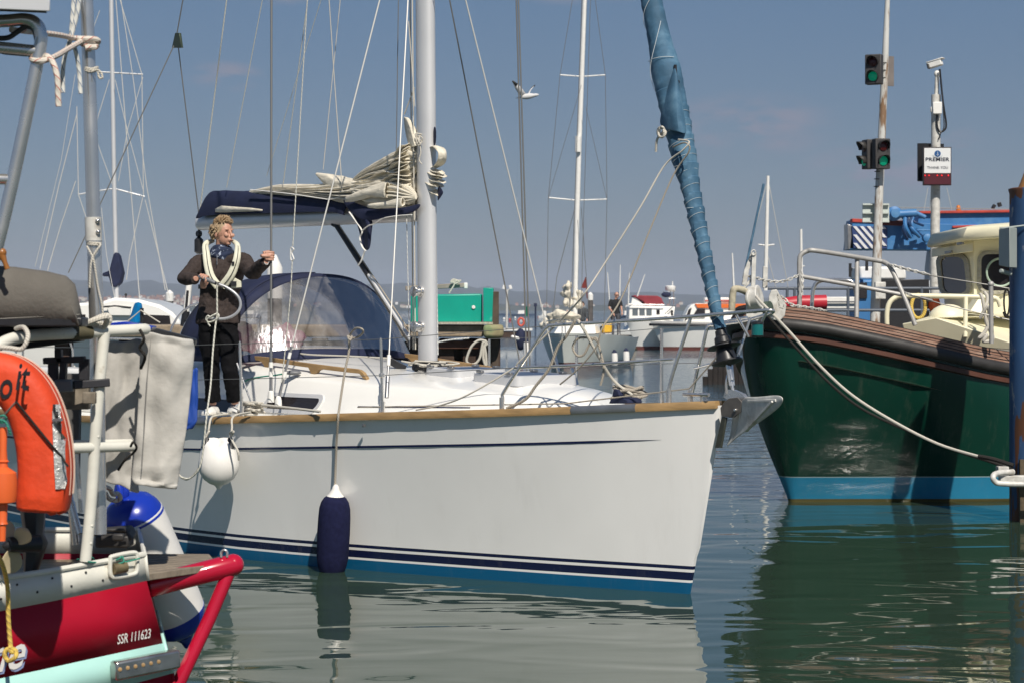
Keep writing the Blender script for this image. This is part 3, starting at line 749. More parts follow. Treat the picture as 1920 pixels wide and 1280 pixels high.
# skirt down the sides behind the window
hoodm = m.build('sprayhood', M['navy'], Y_, 60, solid=.004)
for s in (1, -1):
    m = MB(); m.grid([[hoop(s*.985, k/4), W(5.1+.78*k/4, s*1.05, zc(5.2)-.06)] for k in range(5)]); m.build('sprayhood_side', M['navy'], Y_, 60, solid=.004)
m = MB(); m.grid([[hood(a, t0(a)+(t1(a)-t0(a))*k/8) for k in range(9)] for a in aa])
m.build('window', M['glasse'], hoodm, 60)
m = MB(); m.tube([hoop(a, .10)+Vector((0, 0, -.03)) for a in aa], .011, 8); m.tube([hoop(a, 1)+Vector((0, 0, -.015)) for a in aa], .011, 8); m.build_each('hoop', M['steel'], hoodm)
m = MB(); m.tube([hoop(a, .02)+Vector((0, 0, .010)) for a in aa[20:]], .005, 6); m.build('piping', M['navy'], hoodm)
# inside: companionway garage, instrument binnacle, wheel
m = MB(); m.box(W(5.35, -.05, zc(5)+.02), (.9, .75, .09), Matrix(((-FX, SX, 0), (-FY, SY, 0), (0, 0, 1)))); m.build('companion_garage', M['gel'], Y_, bevel=.03)
m = MB(); m.tube(spl([W(6.6, .3, 1.3), W(6.6, .3, 1.95), W(6.6, .27, 2.02), W(6.6, -.27, 2.02), W(6.6, -.3, 1.95), W(6.6, -.3, 1.3)], 4), .014, 8)
m.tube([W(7.1+.0, .42*cos(2*pi*i/28), 1.75+.42*sin(2*pi*i/28)) for i in range(28)], .012, 8, True); m.box(W(6.7, 0, 1.6), (.2, .2, .5)); m.build('steering_pedestal', M['steel'], Y_, bevel=.02)
m = MB()
Rb = Matrix(((-FX, SX, 0), (-FY, SY, 0), (0, 0, 1)))
for s in (1, -1): m.box(W(8.2, s*1.05, 1.32), (3.6, .3, .42), Rb)
m.box(W(10.2, 0, 1.2), (.4, 2.2, .2), Rb)
m.build_each('cockpit_coaming', M['gel'], Y_, bevel=.04)
m = MB()
for s in (1, -1):
    m.tube(spl([W(9.2, s*1.6, 1.12), W(9.2, s*1.6, 1.72), W(9.35, s*1.58, 1.76), W(10.3, s*1.4, 1.76), W(10.45, s*1.2, 1.76), W(10.5, s*.4, 1.76), W(10.5, s*.35, 1.6), W(10.5, s*.35, 1.15)], 5), .0125, 8)
    m.tube([W(10.3, s*1.4, 1.76), W(10.3, s*1.42, 1.12)], .0125, 8); m.tube([W(9.2, s*1.6, 1.42), W(10.3, s*1.4, 1.42)], .0125, 8)
m.build('pushpit', M['steel'], Y_)
# ---- rigging
def line(name, pts, r, mt, parent=Y_, n=6):
    m = MB(); m.tube(pts, r, n); return m.build(name, mt, parent)
cp = W(3.82, 1.36, zs(3.8)+.02)
def toward(a, b, k): return a+(b-a)*k
b0 = Q(508, 740, 1.34); b1 = Q(509, 0, 1.22)
line('cap_shroud', [b0, toward(b0, b1, 2.3)], .0095, M['wire'], n=8)
tbk = MB(); tbk.tube([toward(b0, b1, -.01), toward(b0, b1, .02), toward(b0, b1, .12)], [.02, .014, .012], 10); tbk.build('turnbuckle', M['dsteel'], Y_)
tbk = MB()
for k in (.045, .068): tbk.tube([toward(b0, b1, k), toward(b0, b1, k+.014)], .018, 10)
tbk.lathe(b0-Vector((0, 0, .06)), (0, 0, 1), [(0, .03), (.05, .028), (.09, .022), (.1, .01)], 12)
tbk.build_each('turnbuckle_tape', M['white'], Y_)
c0 = Q(522, 748, 1.30); c1 = Q(712, 0, .45)
line('lower_shroud', [c0, toward(c0, c1, 1.5)], .0065, M['wirel'])
tbk = MB(); tbk.tube([toward(c0, c1, .0), toward(c0, c1, .13)], [.013, .011], 10); tbk.build('turnbuckle', M['dsteel'], Y_)
tbk = MB(); tbk.tube([toward(c0, c1, .05), toward(c0, c1, .068)], .016, 10); tbk.tube([toward(c0, c1, .10), toward(c0, c1, .115)], .014, 10)
tbk.lathe(c0-Vector((0, 0, .06)), (0, 0, 1), [(0, .03), (.05, .028), (.08, .02), (.09, .01)], 12); tbk.build_each('turnbuckle_tape', M['white'], Y_)
d0 = Q(725, 745, 1.0); d1 = Q(765, 0, .15); 
line('fore_lower_shroud', [toward(d0, d1, .08), toward(d0, d1, 1.5)], .006, M['wirel'])
tbk = MB(); tbk.tube([d0, toward(d0, d1, .05)], .017, 10); tbk.tube([toward(d0, d1, .05), toward(d0, d1, .13)], .010, 10); tbk.build('turnbuckle', M['dsteel'], Y_)
tbk = MB(); tbk.tube([toward(d0, d1, .075), toward(d0, d1, .10)], .016, 10); tbk.build_each('turnbuckle_tape', M['white'], Y_)
# backstay with its bridle plate
bp = Q(330, 80, 0); 
line('backstay', [Q(332, 62, 0), Q(343, 0, 0), toward(Q(332, 62, 0), Q(343, 0, 0), 3)], .006, M['wire'])
m = MB(); m.prism([Q(328, 62, .012), Q(336, 62, .012), Q(340, 90, .012), Q(322, 90, .012)], Vector((SX, SY, 0))*-.024); m.build('bridle_plate', mat('green_brass', (.07, .09, .06), .4, .6), Y_, bevel=.003)
line('backstay_leg', [Q(326, 86, .05), Q(128, 512, .9)], .006, M['wire'])
line('backstay_leg', [Q(334, 86, -.05), Q(372, 395, -.25), Q(378, 480, -.4)], .006, M['wire'])
for a, b, r, mt, s0, s1, nm in (
    ((425, 0), (375, 395), .006, 'rope_dk', 0, 0, 'topping_lift'), ((492, 0), (425, 352), .004, 'rope_dk', .05, .1, 'lazy_jack'),
    ((577, 0), (531, 345), .004, 'rope_dk', .2, .1, 'lazy_jack'), ((602, 0), (500, 330), .003, 'rope_dk', -.2, -.1, 'lazy_jack'),
    ((617, 0), (627, 150), .004, 'ropew', .2, .15, 'lazy_jack'), ((638, 0), (606, 318), .0035, 'ropew', -.2, -.1, 'lazy_jack'),
    ((747, 0), (743, 292), .004, 'wire', .0, .0, 'running_line'), ((766, 40), (778, 200), .004, 'ropew', .1, .1, 'halyard'),
    ((758, 215), (777, 165), .006, 'ropew', .06, .05, 'halyard')):
    line(nm, [Q(*a, s0), Q(*b, s1)] if a[1] > 0 else [toward(Q(*b, s1), Q(*a, s0), 1.6), Q(*b, s1)], r, M[mt])
line('lazy_jack', spl([Q(627, 150, .15), Q(637, 290, .13), Q(643, 378, .12)], 4), .004, M['ropew'])
line('flag_halyard', spl([Q(578, -30, .9), Q(562, 240, 1.0), Q(549, 462, 1.15)], 4), .0045, M['rope_dk'])
line('flag_halyard', spl([Q(548, 488, 1.15), Q(544, 560, 1.2), Q(530, 700, 1.28), Q(527, 716, 1.3)], 4), .0045, M['rope_dk'])
m = MB(); m.tube(spl([Q(x, y, 1.15) for x, y in ((546, 464), (551, 468), (547, 474), (551, 486), (546, 488), (545, 474))], 4, True), .006, 6, True); m.build('shackle', M['white'], Y_)
# halyards close along the mast
for du, r, mt, s in ((-23, .006, 'ropew', .04), (-19, .006, 'ropew', .07), (-30, .004, 'rope_blue', .08)):
    a = Q(796+du-4, 640, s); 
    line('halyard', [Q(796+du+2, 655, s), Q(790+du+2, 0 if du > -25 else 390, s)] + ([toward(Q(796+du+2, 655, s), Q(790+du+2, 0, s), 2)] if du > -25 else []), r, M[mt])
line('halyard', [Q(821, 665, -.05), Q(816, 360, -.05), Q(811, 0, -.05)], .006, M['rope_blue'])
line('halyard', [Q(814, 175, -.02), Q(814, 235, -.02)], .008, M['white'])
for a, b, s0, s1, r in (((843, 0), (978, 697), .0, -1.0, .006), ((873, 0), (1052, 722), .0, -.9, .006)):
    p, q = Q(*b, s1), Q(*a, s0); line('babystay', [p, toward(p, q, 1.8)], r, M['wire'] if b[0] < 1000 else M['wirel'])
for ub, ua in ((988, 968), (994, 972)):
    p, q = Q(ub, 700, -1.34), Q(ua, 0, -1.2); line('port_shroud', [p, toward(p, q, 2.2)], .007, M['wire'])
m = MB(); m.tube([Q(989, 575, -1.33), Q(989, 593, -1.33)], .014, 8); m.build('green_tape', mat('green_tape', (.02, .3, .17), .5), Y_)
for (a, b) in (((1040, 665), (1050, 705)), ((1072, 690), (1083, 722))):
    m = MB(); m.tube([Q(*a, -.9), Q(*b, -.9)], .014, 8); m.build('turnbuckle', M['steel'], Y_)
# ---- furled genoa on the forestay: tapering wound blue strip with stepped turns
fs0 = Q(1375, 735, 0); fa = Q(1349, 612, 0); fb = Q(1217, -20, 0)
fdir = (fb-fa); flen = fdir.length; fd = fdir.normalized()
RT = [(0, .038), (.30, .042), (.62, .050), (.95, .060), (1.1, .066), (1.25, .084), (1.45, .092), (1.75, .105), (2.0, .115), (2.2, .092), (2.45, .084), (3.0, .080), (6, .07), (10, .03)]
L_f = 11.0
fx_ = fd.cross(Vector((SX, SY, 0))).normalized(); fy_ = Vector((SX, SY, 0))
m = MB(); rings = []; N = 330
for i in range(N):
    x = i*(3.2/N) if i < 300 else 2.9+(i-300)*(L_f-2.9)/30
    pitch = .085+.05*min(1, x/1.6)
    base = ssm(RT, x); ph = (x/pitch) % 1
    rg = []
    for j in range(28):
        a = 2*pi*j/28; q = (x/.112-.25*cos(a)) % 1
        st = (.012*q**1.5 if x < 1.75 else .004*q)
        r = base+st+.004*noise.noise(Vector((x*3, cos(a)*2, sin(a)*2)))+.003*noise.noise(Vector((x*14, cos(a)*3, sin(a)*5)))
        if x > 1.85: r *= 1-.10*sin(a)**2
        rg.append(fa+fd*(x-.02)+fx_*r*cos(a)+fy_*r*sin(a))
    rings.append(rg)
m.loft(rings); genoa = m.build('furled_headsail', M['ucv'], Y_, 40)
# pale stitching wound round the roll, and the loose clew corner
m = MB()
def wrap(x0, x1, a0, a1, off=.004, n=30, amp=0):
    pp = []
    for i in range(n+1):
        t = i/n; x = x0+(x1-x0)*t; a = a0+(a1-a0)*t
        pp.append(fa+fd*x+(fx_*cos(a)+fy_*sin(a))*(ssm(RT, x)+.010+off))
    return pp
for x0, x1, a0, a1 in ((2.6, 3.1, .3, 2.9), (2.35, 2.62, 2.9, 0.0), (1.85, 2.35, 2.8, .4), (2.05, 2.1, .1, 3.1), (3.3, 3.5, 3.0, 0), (1.2, 1.26, 0, 3.1), (.88, .93, 0, 3.1)):
    m.tube(wrap(x0, x1, a0, a1, -.004), .0022, 5)
for i_ in range(15):
    x_ = .05+i_*.112; m.tube([fa+fd*(x_+.018*cos(q_))+(fx_*cos(q_)+fy_*sin(q_))*(ssm(RT, x_)+.009) for q_ in [-.9+pi*1.3*j_/14 for j_ in range(15)]], .0016, 4)
m.build_each('stitching', mat('pale_thread', (.55, .6, .62), .8), genoa)
sheet([[(1234, 236, .06), (1240, 208, .10), (1250, 170, .10), (1264, 122, .05)], [(1248, 246, .12), (1250, 215, .13), (1258, 178, .12), (1268, 128, .06)],
       [(1276, 248, .13), (1268, 215, .14), (1270, 178, .12), (1272, 152, .06)], [(1290, 258, .03), (1284, 222, .05), (1280, 190, .04), (1274, 158, .02)]], 'clew_corner', M['ucv'], Y_, 2)
m = MB(); m.tube([Q(1266, 122, .03), Q(1267, 150, .03)], .012, 8); m.ball(Q(1271, 154, .03), .015, 8, 6); m.build('clew_ring', M['black'], Y_)
# foil, furling drum, turnbuckle, stem fitting
m = MB(); m.tube([fa-fd*.06, fa+fd*.1], .02, 10); m.tube([fs0, Q(1362, 668, 0)], [.012, .014], 10); m.tube([Q(1372, 712, 0), Q(1367, 688, 0)], .020, 12)
m.build_each('forestay_foil', M['steel'], Y_)
m = MB(); dr = Q(1357, 648, 0)
m.lathe(dr, fd, [(-.15, .03), (-.13, .10), (-.125, .115), (-.115, .115), (-.11, .08), (-.02, .06), (-.01, .125), (0, .125), (.004, .05), (.02, .062), (.06, .058), (.075, .045), (.11, .042), (.12, .03), (.16, .028)], 24)
m.build('furling_drum', M['black'], Y_, 35)
m = MB()
for s_ in (.03, -.03): m.tube([dr+fx_*.02+fy_*s_-fd*.1, fs0+fd*.05+fy_*s_*.6], .009, 6)
m.build_each('link_plate', M['steel'], Y_)
line('furling_line', [dr-fd*.06+fy_*.06, QB(1292, 728, .06), QB(1060, 756, .12), W(3.0, 1.1, zs(3)+.08)], .006, M['roper'])
# stem head: bow roller cheeks, chain plate, plough anchor
m = MB()
for s in (.055, -.065):
    m.prism([Q(x, y, s) for x, y in ((1352, 764), (1354, 780), (1378, 782), (1390, 772), (1392, 752), (1384, 744), (1368, 746), (1360, 752))], Vector((SX, SY, 0))*.01)
m.build_each('bow_roller', mat('weathered_roller', (.16, .145, .13), .5, .5, var=.2, vs=14), Y_, bevel=.003)
m = MB(); m.prism([Q(x, y, .02) for x, y in ((1356, 744), (1360, 730), (1374, 730), (1392, 738), (1402, 752), (1388, 760), (1370, 752))], Vector((SX, SY, 0))*-.035)
m.tube(spl([Q(1362, 738, .02), Q(1362, 715, .02), Q(1366, 700, .0), Q(1372, 715, -.04), Q(1372, 738, -.04)], 5), .009, 8)
m.lathe(Q(1378, 768, .075), (SX, SY, 0), [(-.01, .001), (-.01, .012), (.005, .01), (.006, .001)], 10)
m.build('stem_fitting', M['steel'], Y_, bevel=.003)
anc = MB()   # stem anchor: shank, two curved flukes
sh = [Q(x, y, .0) for x, y in ((1364, 780), (1372, 782), (1362, 838), (1351, 838))]
anc2 = MB(); anc2.prism([p+Vector((SX, SY, 0))*.06 for p in sh], Vector((SX, SY, 0))*-.02)
def fl(rows): 
    m = MB(); m.grid([[Q(*p) for p in r] for r in rows]); return m
f1 = fl([[(1388, 762, .03), (1390, 748, .06), (1402, 741, .1), (1409, 746, .1)],
         [(1387, 780, .03), (1399, 760, .09), (1425, 750, .16), (1452, 739, .2)],
         [(1384, 800, .01), (1400, 785, .08), (1430, 765, .17), (1468, 740, .24)],
         [(1376, 822, .0), (1392, 806, .05), (1420, 788, .14), (1472, 748, .24)],
         [(1364, 836, .0), (1378, 822, .02), (1408, 802, .1), (1464, 764, .2)]])
f2 = fl([[(1388, 762, .03), (1378, 772, -.02), (1372, 778, -.06)], [(1387, 780, .03), (1378, 786, -.04), (1373, 790, -.1)],
         [(1384, 800, .01), (1376, 806, -.05), (1370, 808, -.1)], [(1376, 822, .0), (1370, 824, -.03), (1367, 826, -.06)], [(1364, 836, .0), (1363, 836, -.01), (1363, 836, -.02)]])
anchor = f1.build('anchor', M['galv'], Y_, 70, solid=.010, sub=2)
f2.build('fluke', M['galv'], anchor, 70, solid=.010, sub=2)
anc2.build('shank', mat('dark_galv', (.07, .075, .06), .6, .4, var=.2, vs=20), anchor, bevel=.003)
m = MB(); m.bar(Q(1402, 752, .10), Q(1455, 750, .22), .016, .018); m.bar(Q(1398, 808, .08), Q(1450, 752, .215), .03, .016); m.build_each('web', M['galv'], anchor, bevel=.003)
# cleat by the bow, foredeck blue bag
m = MB(); c = W(.25, .05, zs(.25)+.05)
m.tube([W(.12, .1, zs(.2)+.085), W(.12, .1, zs(.2))], .008, 8); m.tube([W(.22, .1, zs(.2)+.085), W(.22, .1, zs(.2))], .008, 8); m.tube([W(.04, .1, zs(.2)+.09), W(.3, .1, zs(.2)+.085)], .014, 8)
m.build('cleat', M['steel'], Y_)
# ---- stanchions, lifelines, pulpit
def stan(l, ztop, lean=0, base=.93, parent=Y_):
    b = dkb(l)*1-.05; p0 = W(l, b, zs(l)+.02); p1 = W(l-lean, b+.02, ztop)
    m = MB(); m.tube([p0, p1], [.0135, .011], 10); m.tube([p0-Vector((0, 0, .02)), p0+Vector((0, 0, .10))], .019, 10); m.lathe(p0-Vector((0, 0, .01)), (0, 0, 1), [(-.01, .04), (.01, .04), (.015, .02)], 12)
    m.tube([p1, p1+Vector((0, 0, .012))], .006, 6)
    st = m.build('stanchion', M['steel'], parent); return p0, p1
pA = stan(2.60, 1.865); pB = stan(4.08, 1.825); stan(5.9, 1.76); stan(7.6, 1.74)
m = MB(); m.tube([Q(444, 680, 1.38), Q(478, 774, 1.30)], .008, 8); m.build('stanchion_brace', M['steel'], Y_)
PU = QB(1018, 612); PL = QB(964, 689)
pC = W(5.9, dkb(5.9)-.03, 1.76); pD = W(7.6, dkb(7.6)-.03, 1.74)
line('lifeline', [PU, pA[1], pB[1]+Vector((0, 0, -.01)), pC, pD, W(9.2, 1.6, 1.74)], .0032, M['wire'])
line('lifeline', [PL, pA[0]+(pA[1]-pA[0])*.52, pB[0]+(pB[1]-pB[0])*.52, pC-Vector((0, 0, .3)), pD-Vector((0, 0, .3)), W(9.2, 1.6, 1.44)], .0032, M['wire'])
m = MB()
for q in (pA[0]+(pA[1]-pA[0])*.52,): m.lathe(q, (0, 0, 1), [(-.02, .012), (-.01, .024), (.01, .024), (.02, .012)], 10)
m.build('line_guide', M['steel'], Y_)
pr = .0135
top = spl([QB(941, 766), QB(942, 745), QB(946, 732), QB(985, 672), QB(1018, 622), QB(1026, 614), QB(1036, 610), QB(1120, 605), QB(1250, 597, .02), Q(1340, 590, .06), Q(1400, 585, .05), Q(1438, 582, .03)]
          +[Q(1450, 584, -.02), Q(1438, 590, -.10), Q(1390, 603, -.22), Q(1336, 610, -.30)], 6)
m = MB(); m.tube(top, pr, 10)
m.tube(spl([Q(1400, 596, -.2), Q(1336, 609, -.36), Q(1326, 616, -.37), Q(1320, 640, -.36), Q(1294, 752, -.33)], 5), pr, 10)
m.tube(spl([QB(1294, 596, .02), QB(1290, 612, .02), QB(1257, 715, .03), QB(1254, 752, .03)], 5), pr, 10)
m.tube(spl([PL, QB(1100, 683), QB(1262, 673, .03)], 4), .011, 8)
m.tube([Q(1302, 690, -.35), Q(1390, 668, -.05)], .010, 8)
for a, b in (((1381, 591, .12), (1404, 632, .06)), ((1438, 585, .03), (1415, 632, .02)), ((1406, 598, -.1), (1385, 665, .0))): m.tube([Q(*a), Q(*b)], .010, 8)
for p in (QB(941, 764), QB(1254, 750, .03), Q(1294, 750, -.33)): m.tube([p-Vector((0, 0, .03)), p+Vector((0, 0, .08))], .02, 10)
m.build('pulpit', M['steel'], Y_)
m = MB(); ps = []
for l_, zt_ in ((1.30, 1.95), (3.0, 1.87), (4.6, 1.82)):
    b = -dkb(l_)+.05; m.tube([W(l_, b, zs(l_)+.0), W(l_, b, zt_)], .0125, 8); m.tube([W(l_, b, zs(l_)), W(l_, b, zs(l_)+.1)], .018, 8); ps.append(W(l_, b, zt_))
m.build_each('port_stanchion', M['steel'], Y_)
line('port_lifeline', [Q(1336, 610, -.38)]+ps, .003, M['wire']); line('port_lifeline', [Q(1310, 680, -.36)]+[p-Vector((0, 0, .28)) for p in ps], .003, M['wire'])
lan = MB(); lc = Q(1420, 618, .04); lan.lathe(lc, (0, 0, 1), [(-.055, .03), (-.05, .045), (-.04, .048), (-.039, .04)], 16); lan.lathe(lc, (0, 0, 1), [(.04, .04), (.041, .048), (.05, .047), (.06, .03)], 16)
ln = lan.build('bow_light', M['black'], Y_)
g = MB(); g.lathe(lc, (0, 0, 1), [(-.04, .043), (.041, .043)], 16); g.build('green_lens', mat('green_lens', (.0, .13, .13), .1, spec=.8), ln)
# ================================================================= people
def skinm(c=(.50, .27, .19)): return mat('skin', c, .5, var=.08, vs=25)
M['skin'] = skinm()
def basis(yaw, lean=0):
    "facing direction (sin yaw, -cos yaw); right-hand side vector; up"
    f = Vector((sin(yaw), -cos(yaw), 0)); r = Vector((cos(yaw), sin(yaw), 0)); return f, r
def ering(c, r, f, a, b, n=20): return [c+r*a*cos(2*pi*j/n)+f*b*sin(2*pi*j/n) for j in range(n)]
def grip(mb, c, ax, fr, rad, k=1.0):
    "closed hand round a rod through c along ax; fr points from the rod to the wrist"
    c = Vector(c); ax = Vector(ax).normalized(); fr = (Vector(fr)-ax*Vector(fr).dot(ax)).normalized(); sd = ax.cross(fr)
    for i, (off, ln, r) in enumerate(((.032, .92, .0088), (.011, 1.0, .0092), (-.011, .95, .0088), (-.031, .80, .0078))):
        pts = []; rs = []
        for q in range(9):
            t = q/8; a = radians(35+ln*215*t); R = (rad+r)*(1+.9*(1-t)**2)
            pts.append(c+ax*(off*k)+(fr*cos(a)+sd*sin(a))*R*1.0); rs.append(r*k*(1.12-.28*t))
        mb.tube([c+ax*(off*.8*k)+fr*(rad+.050)*k+sd*.014*k]+pts, [r*1.1*k]+rs, 8)
    th = [c+ax*.028*k+fr*(rad+.058)*k-sd*.012*k]
    for q in range(5):
        a = radians(-30-100*q/4); th.append(c+ax*(.038+.010*q/4)*k+(fr*cos(a)+sd*sin(a))*(rad+.014)*(1.25-.25*q/4))
    mb.tube(th, [.013*k, .0125*k, .0115*k, .011*k, .0105*k, .009*k], 8)
    mb.tube([c+fr*(rad+.012)*k+sd*.010*k, c+fr*(rad+.04)*k+sd*.006*k, c+fr*(rad+.085)*k], [.030*k, .034*k, .024*k], 12, flat=.6)
    return c+fr*(rad+.095)*k
def openhand(mb, wr, d, nrm, k=1.0):
    d = Vector(d).normalized(); nrm = Vector(nrm); nrm = (nrm-d*nrm.dot(d)).normalized(); sd = d.cross(nrm)
    mb.tube([wr, wr+d*.05*k, wr+d*.09*k], [.024*k, .036*k, .034*k], 12, flat=.45)
    for i, (o, ln) in enumerate(((.028, .068), (.010, .076), (-.010, .072), (-.028, .055))):
        b = wr+d*.085*k+sd*o*k; mb.tube([b, b+d*ln*.5*k+nrm*.006*k, b+d*ln*.85*k+nrm*.024*k, b+d*ln*.95*k+nrm*.036*k], [.0095*k, .009*k, .008*k, .007*k], 8)
    mb.tube([wr+d*.02*k+sd*.02*k, wr+d*.05*k+sd*.05*k+nrm*.01, wr+d*.085*k+sd*.055*k+nrm*.02], [.014*k, .012*k, .009*k], 8)
def figure(root, J, yaw, hyaw, top, low, hair, k=1.0, female=True, short_sleeve=False, hands=(), hem=None, glasses=False, bald=False, tuft=1.0, vox=.008, seated=False):
    f, r = basis(yaw); hf, hr = basis(hyaw); up = Vector((0, 0, 1))
    nk, ch, wa, pe, hd = (Vector(J[q]) for q in ('neck', 'chest', 'waist', 'pelvis', 'head'))
    # ---- body: head, neck, arms and hands grown into one surface
    b = MB(); hs = k
    b.ball(hd+up*.022*hs-hf*.012*hs, (.076*hs, .094*hs, .100*hs), 20, 14, R=Matrix((hr, hf, up)).transposed())
    b.ball(hd-up*.045*hs+hf*.018*hs, (.056*hs, .070*hs, .070*hs), 18, 12, R=Matrix((hr, hf, up)).transposed())
    b.ball(hd-up*.092*hs+hf*.062*hs, (.024*hs, .018*hs, .018*hs), 12, 8, R=Matrix((hr, hf, up)).transposed())           # chin
    b.tube([hd+hf*.082*hs+up*.018*hs, hd+hf*.093*hs-up*.010*hs, hd+hf*.103*hs-up*.028*hs, hd+hf*.088*hs-up*.036*hs], [.007*hs, .009*hs, .011*hs, .010*hs], 10)  # nose
    for s in (1, -1):
        b.ball(hd+hf*.074*hs+hr*s*.036*hs-up*.022*hs, (.020*hs, .014*hs, .018*hs), 10, 8)                             # cheek
        b.ball(hd+hf*.078*hs+hr*s*.030*hs+up*.026*hs, (.022*hs, .008*hs, .006*hs), 10, 8, R=Matrix((hr, hf, up)).transposed())  # brow
        b.ball(hd+hr*s*.080*hs-hf*.012*hs-up*.012*hs, (.010*hs, .020*hs, .031*hs), 10, 8, R=Matrix((hr, hf, up)).transposed())  # ear
    b.ball(hd+hf*.088*hs-up*.060*hs, (.024*hs, .010*hs, .006*hs), 12, 6, R=Matrix((hr, hf, up)).transposed())           # lips
    b.ball(hd+hf*.086*hs-up*.071*hs, (.020*hs, .010*hs, .006*hs), 12, 6, R=Matrix((hr, hf, up)).transposed())
    b.tube([hd-up*.05*hs-hf*.02*hs, nk+up*.02, nk-up*.05], [.052*hs, .054*hs, .07*hs], 14)
    b.loft([ering(c, r, f, a, d) for c, a, d in ((nk-up*.03, .07*k, .06*k), (ch+up*.06, .13*k, .085*k), (wa, .10*k, .07*k), (pe, .13*k, .09*k))])
    for s in ('L', 'R'):
        a, e, w_ = (Vector(J[q+s]) for q in ('sh', 'el', 'wr'))
        b.tube([ch+up*.05, a, a+(e-a)*.5, e, e+(w_-e)*.35, w_], [.05*k, .045*k, .040*k, .034*k, .036*k, .023*k], 12)
    for h in hands:
        if h[0] == 'grip': grip(b, *h[1:])
        else: openhand(b, *h[1:])
    for s in ('L', 'R'):
        h, kn, an = (Vector(J[q+s]) for q in ('hip', 'kn', 'an'))
        b.tube([pe, h, kn, an], [.06*k, .06*k, .045*k, .032*k], 10)
    body = b.build('body', M['skin'], root, remesh=vox*.55, smooth=1)
    # ---- face
    for s in (1, -1):
        e = MB(); e.ball(hd+hf*.083*hs+hr*s*.031*hs+up*.006*hs, (.0085*hs, .004*hs, .0035*hs), 12, 8, R=Matrix((hr, hf, up)).transposed())
        e.build('eye', mat('eye', (.05, .035, .03), .2), body)
    e = MB(); e.ball(hd+hf*.097*hs-up*.065*hs, (.022*hs, .004*hs, .0035*hs), 12, 6, R=Matrix((hr, hf, up)).transposed()); e.build('mouth', mat('lips', (.30, .08, .07), .5), body)
    if glasses:
        g = MB()
        for s in (1, -1): g.ball(hd+hf*.096*hs+hr*s*.034*hs+up*.008*hs, (.030*hs, .006, .020*hs), 12, 8, R=Matrix((hr, hf, up)).transposed()); g.tube([hd+hf*.09*hs+hr*s*.06*hs+up*.01, hd+hr*s*.085*hs+up*.01], .004, 6)
        g.build('sunglasses', M['black'], body)
    # ---- hair: a cap of short tufts
    h = MB(); rr = random.Random(11)
    if not bald:
        h.ball(hd+up*.034*hs-hf*.022*hs, (.084*hs, .096*hs, .099*hs), 18, 12, R=Matrix((hr, hf, up)).transposed())
    for i in range(int(950*tuft)):
        z = rr.uniform(-.62, 1); a = rr.uniform(0, 2*pi); q = sqrt(max(0, 1-z*z)); d = hr*cos(a)*q+hf*sin(a)*q+up*z
        if d.dot(hf) > .38 and z < .50: continue
        if z < -.2 and d.dot(hf) > -.05: continue
        if bald and z > .2: continue
        p = hd+up*.030*hs-hf*.020*hs+(hr*hr.dot(d)*.083+hf*hf.dot(d)*.095+up*z*.100)*hs
        t_ = ((up*.35+hf*.8 if z > .45 else up*-.8-hf*.25)+d*.25+Vector((rr.uniform(-.28, .28), rr.uniform(-.28, .28), rr.uniform(-.2, .25)))).normalized()
        ln = (rr.uniform(.026, .046) if not bald else .006)*hs
        h.tube([p-d*.008, p+d*.006+t_*ln*.5, p+t_*ln*.9+d*.004], [.0060*hs, .0052*hs, .001], 5)
    h.build('hair', mat('hair', hair, .6, var=.35, vs=60, bump=.4, bs=200, stretch=(1, 1, .3)), root, 80)
    # ---- top
    t = MB(); hm = hem if hem else pe.z-.02; hw = 1.0
    c_hem = Vector((pe.x, pe.y, hm))
    t.loft([ering(c, r, f, a, d, 28) for c, a, d in (
        (c_hem, .190*k, .135*k), (c_hem+up*.05, .192*k, .137*k), (pe+(wa-pe)*.5, .180*k, .128*k), (wa, .168*k, .122*k), (wa+(ch-wa)*.5, .176*k, .130*k), (ch, .186*k, .130*k),
        (ch+up*.08*k, .180*k, .112*k), (nk-up*.045*k, .135*k, .090*k), (nk-up*.005*k, .075*k, .070*k), (nk+up*.02*k, .066*k, .064*k))])
    if female:
        for s in (1, -1): t.ball(ch+f*.085*k+r*s*.07*k-up*.02, (.07*k, .06*k, .07*k), 14, 10)
    for s in ('L', 'R'):
        a, e, w_ = (Vector(J[q+s]) for q in ('sh', 'el', 'wr'))
        if short_sleeve: t.tube([ch+up*.07, a, a+(e-a)*.35, a+(e-a)*.75], [.07*k, .068*k, .062*k, .066*k], 14)
        else:
            ds_ = (w_-e); sp_ = spl([ch+up*.075, a, a+(e-a)*.5, e, e+ds_*.45, w_-ds_.normalized()*.015], 4); n_ = len(sp_)
            rs = [ssm([(0, .075), (.2, .072), (.4, .066), (.6, .060), (.8, .054), (1, .043)], i/(n_-1))*k*(1+.07*noise.noise(Vector((i*1.1, k*7, a.x*9)))) for i in range(n_)]
            t.tube(sp_, rs, 16)
    tp = t.build('jacket' if not short_sleeve else 'shirt', top, root, remesh=vox, smooth=3)
    q = tp.modifiers.new('creases', 'DISPLACE'); tx = bpy.data.textures.new('creases', 'CLOUDS'); tx.noise_scale = .065*k; q.texture = tx; q.strength = .026*k; q.mid_level = .5
    # ---- trousers
    l = MB()
    l.loft([ering(c, r, f, a, d, 24) for c, a, d in ((pe+up*.09*k, .150*k, .108*k), (pe, .172*k, .125*k), (pe-up*.08*k, .165*k, .120*k))])
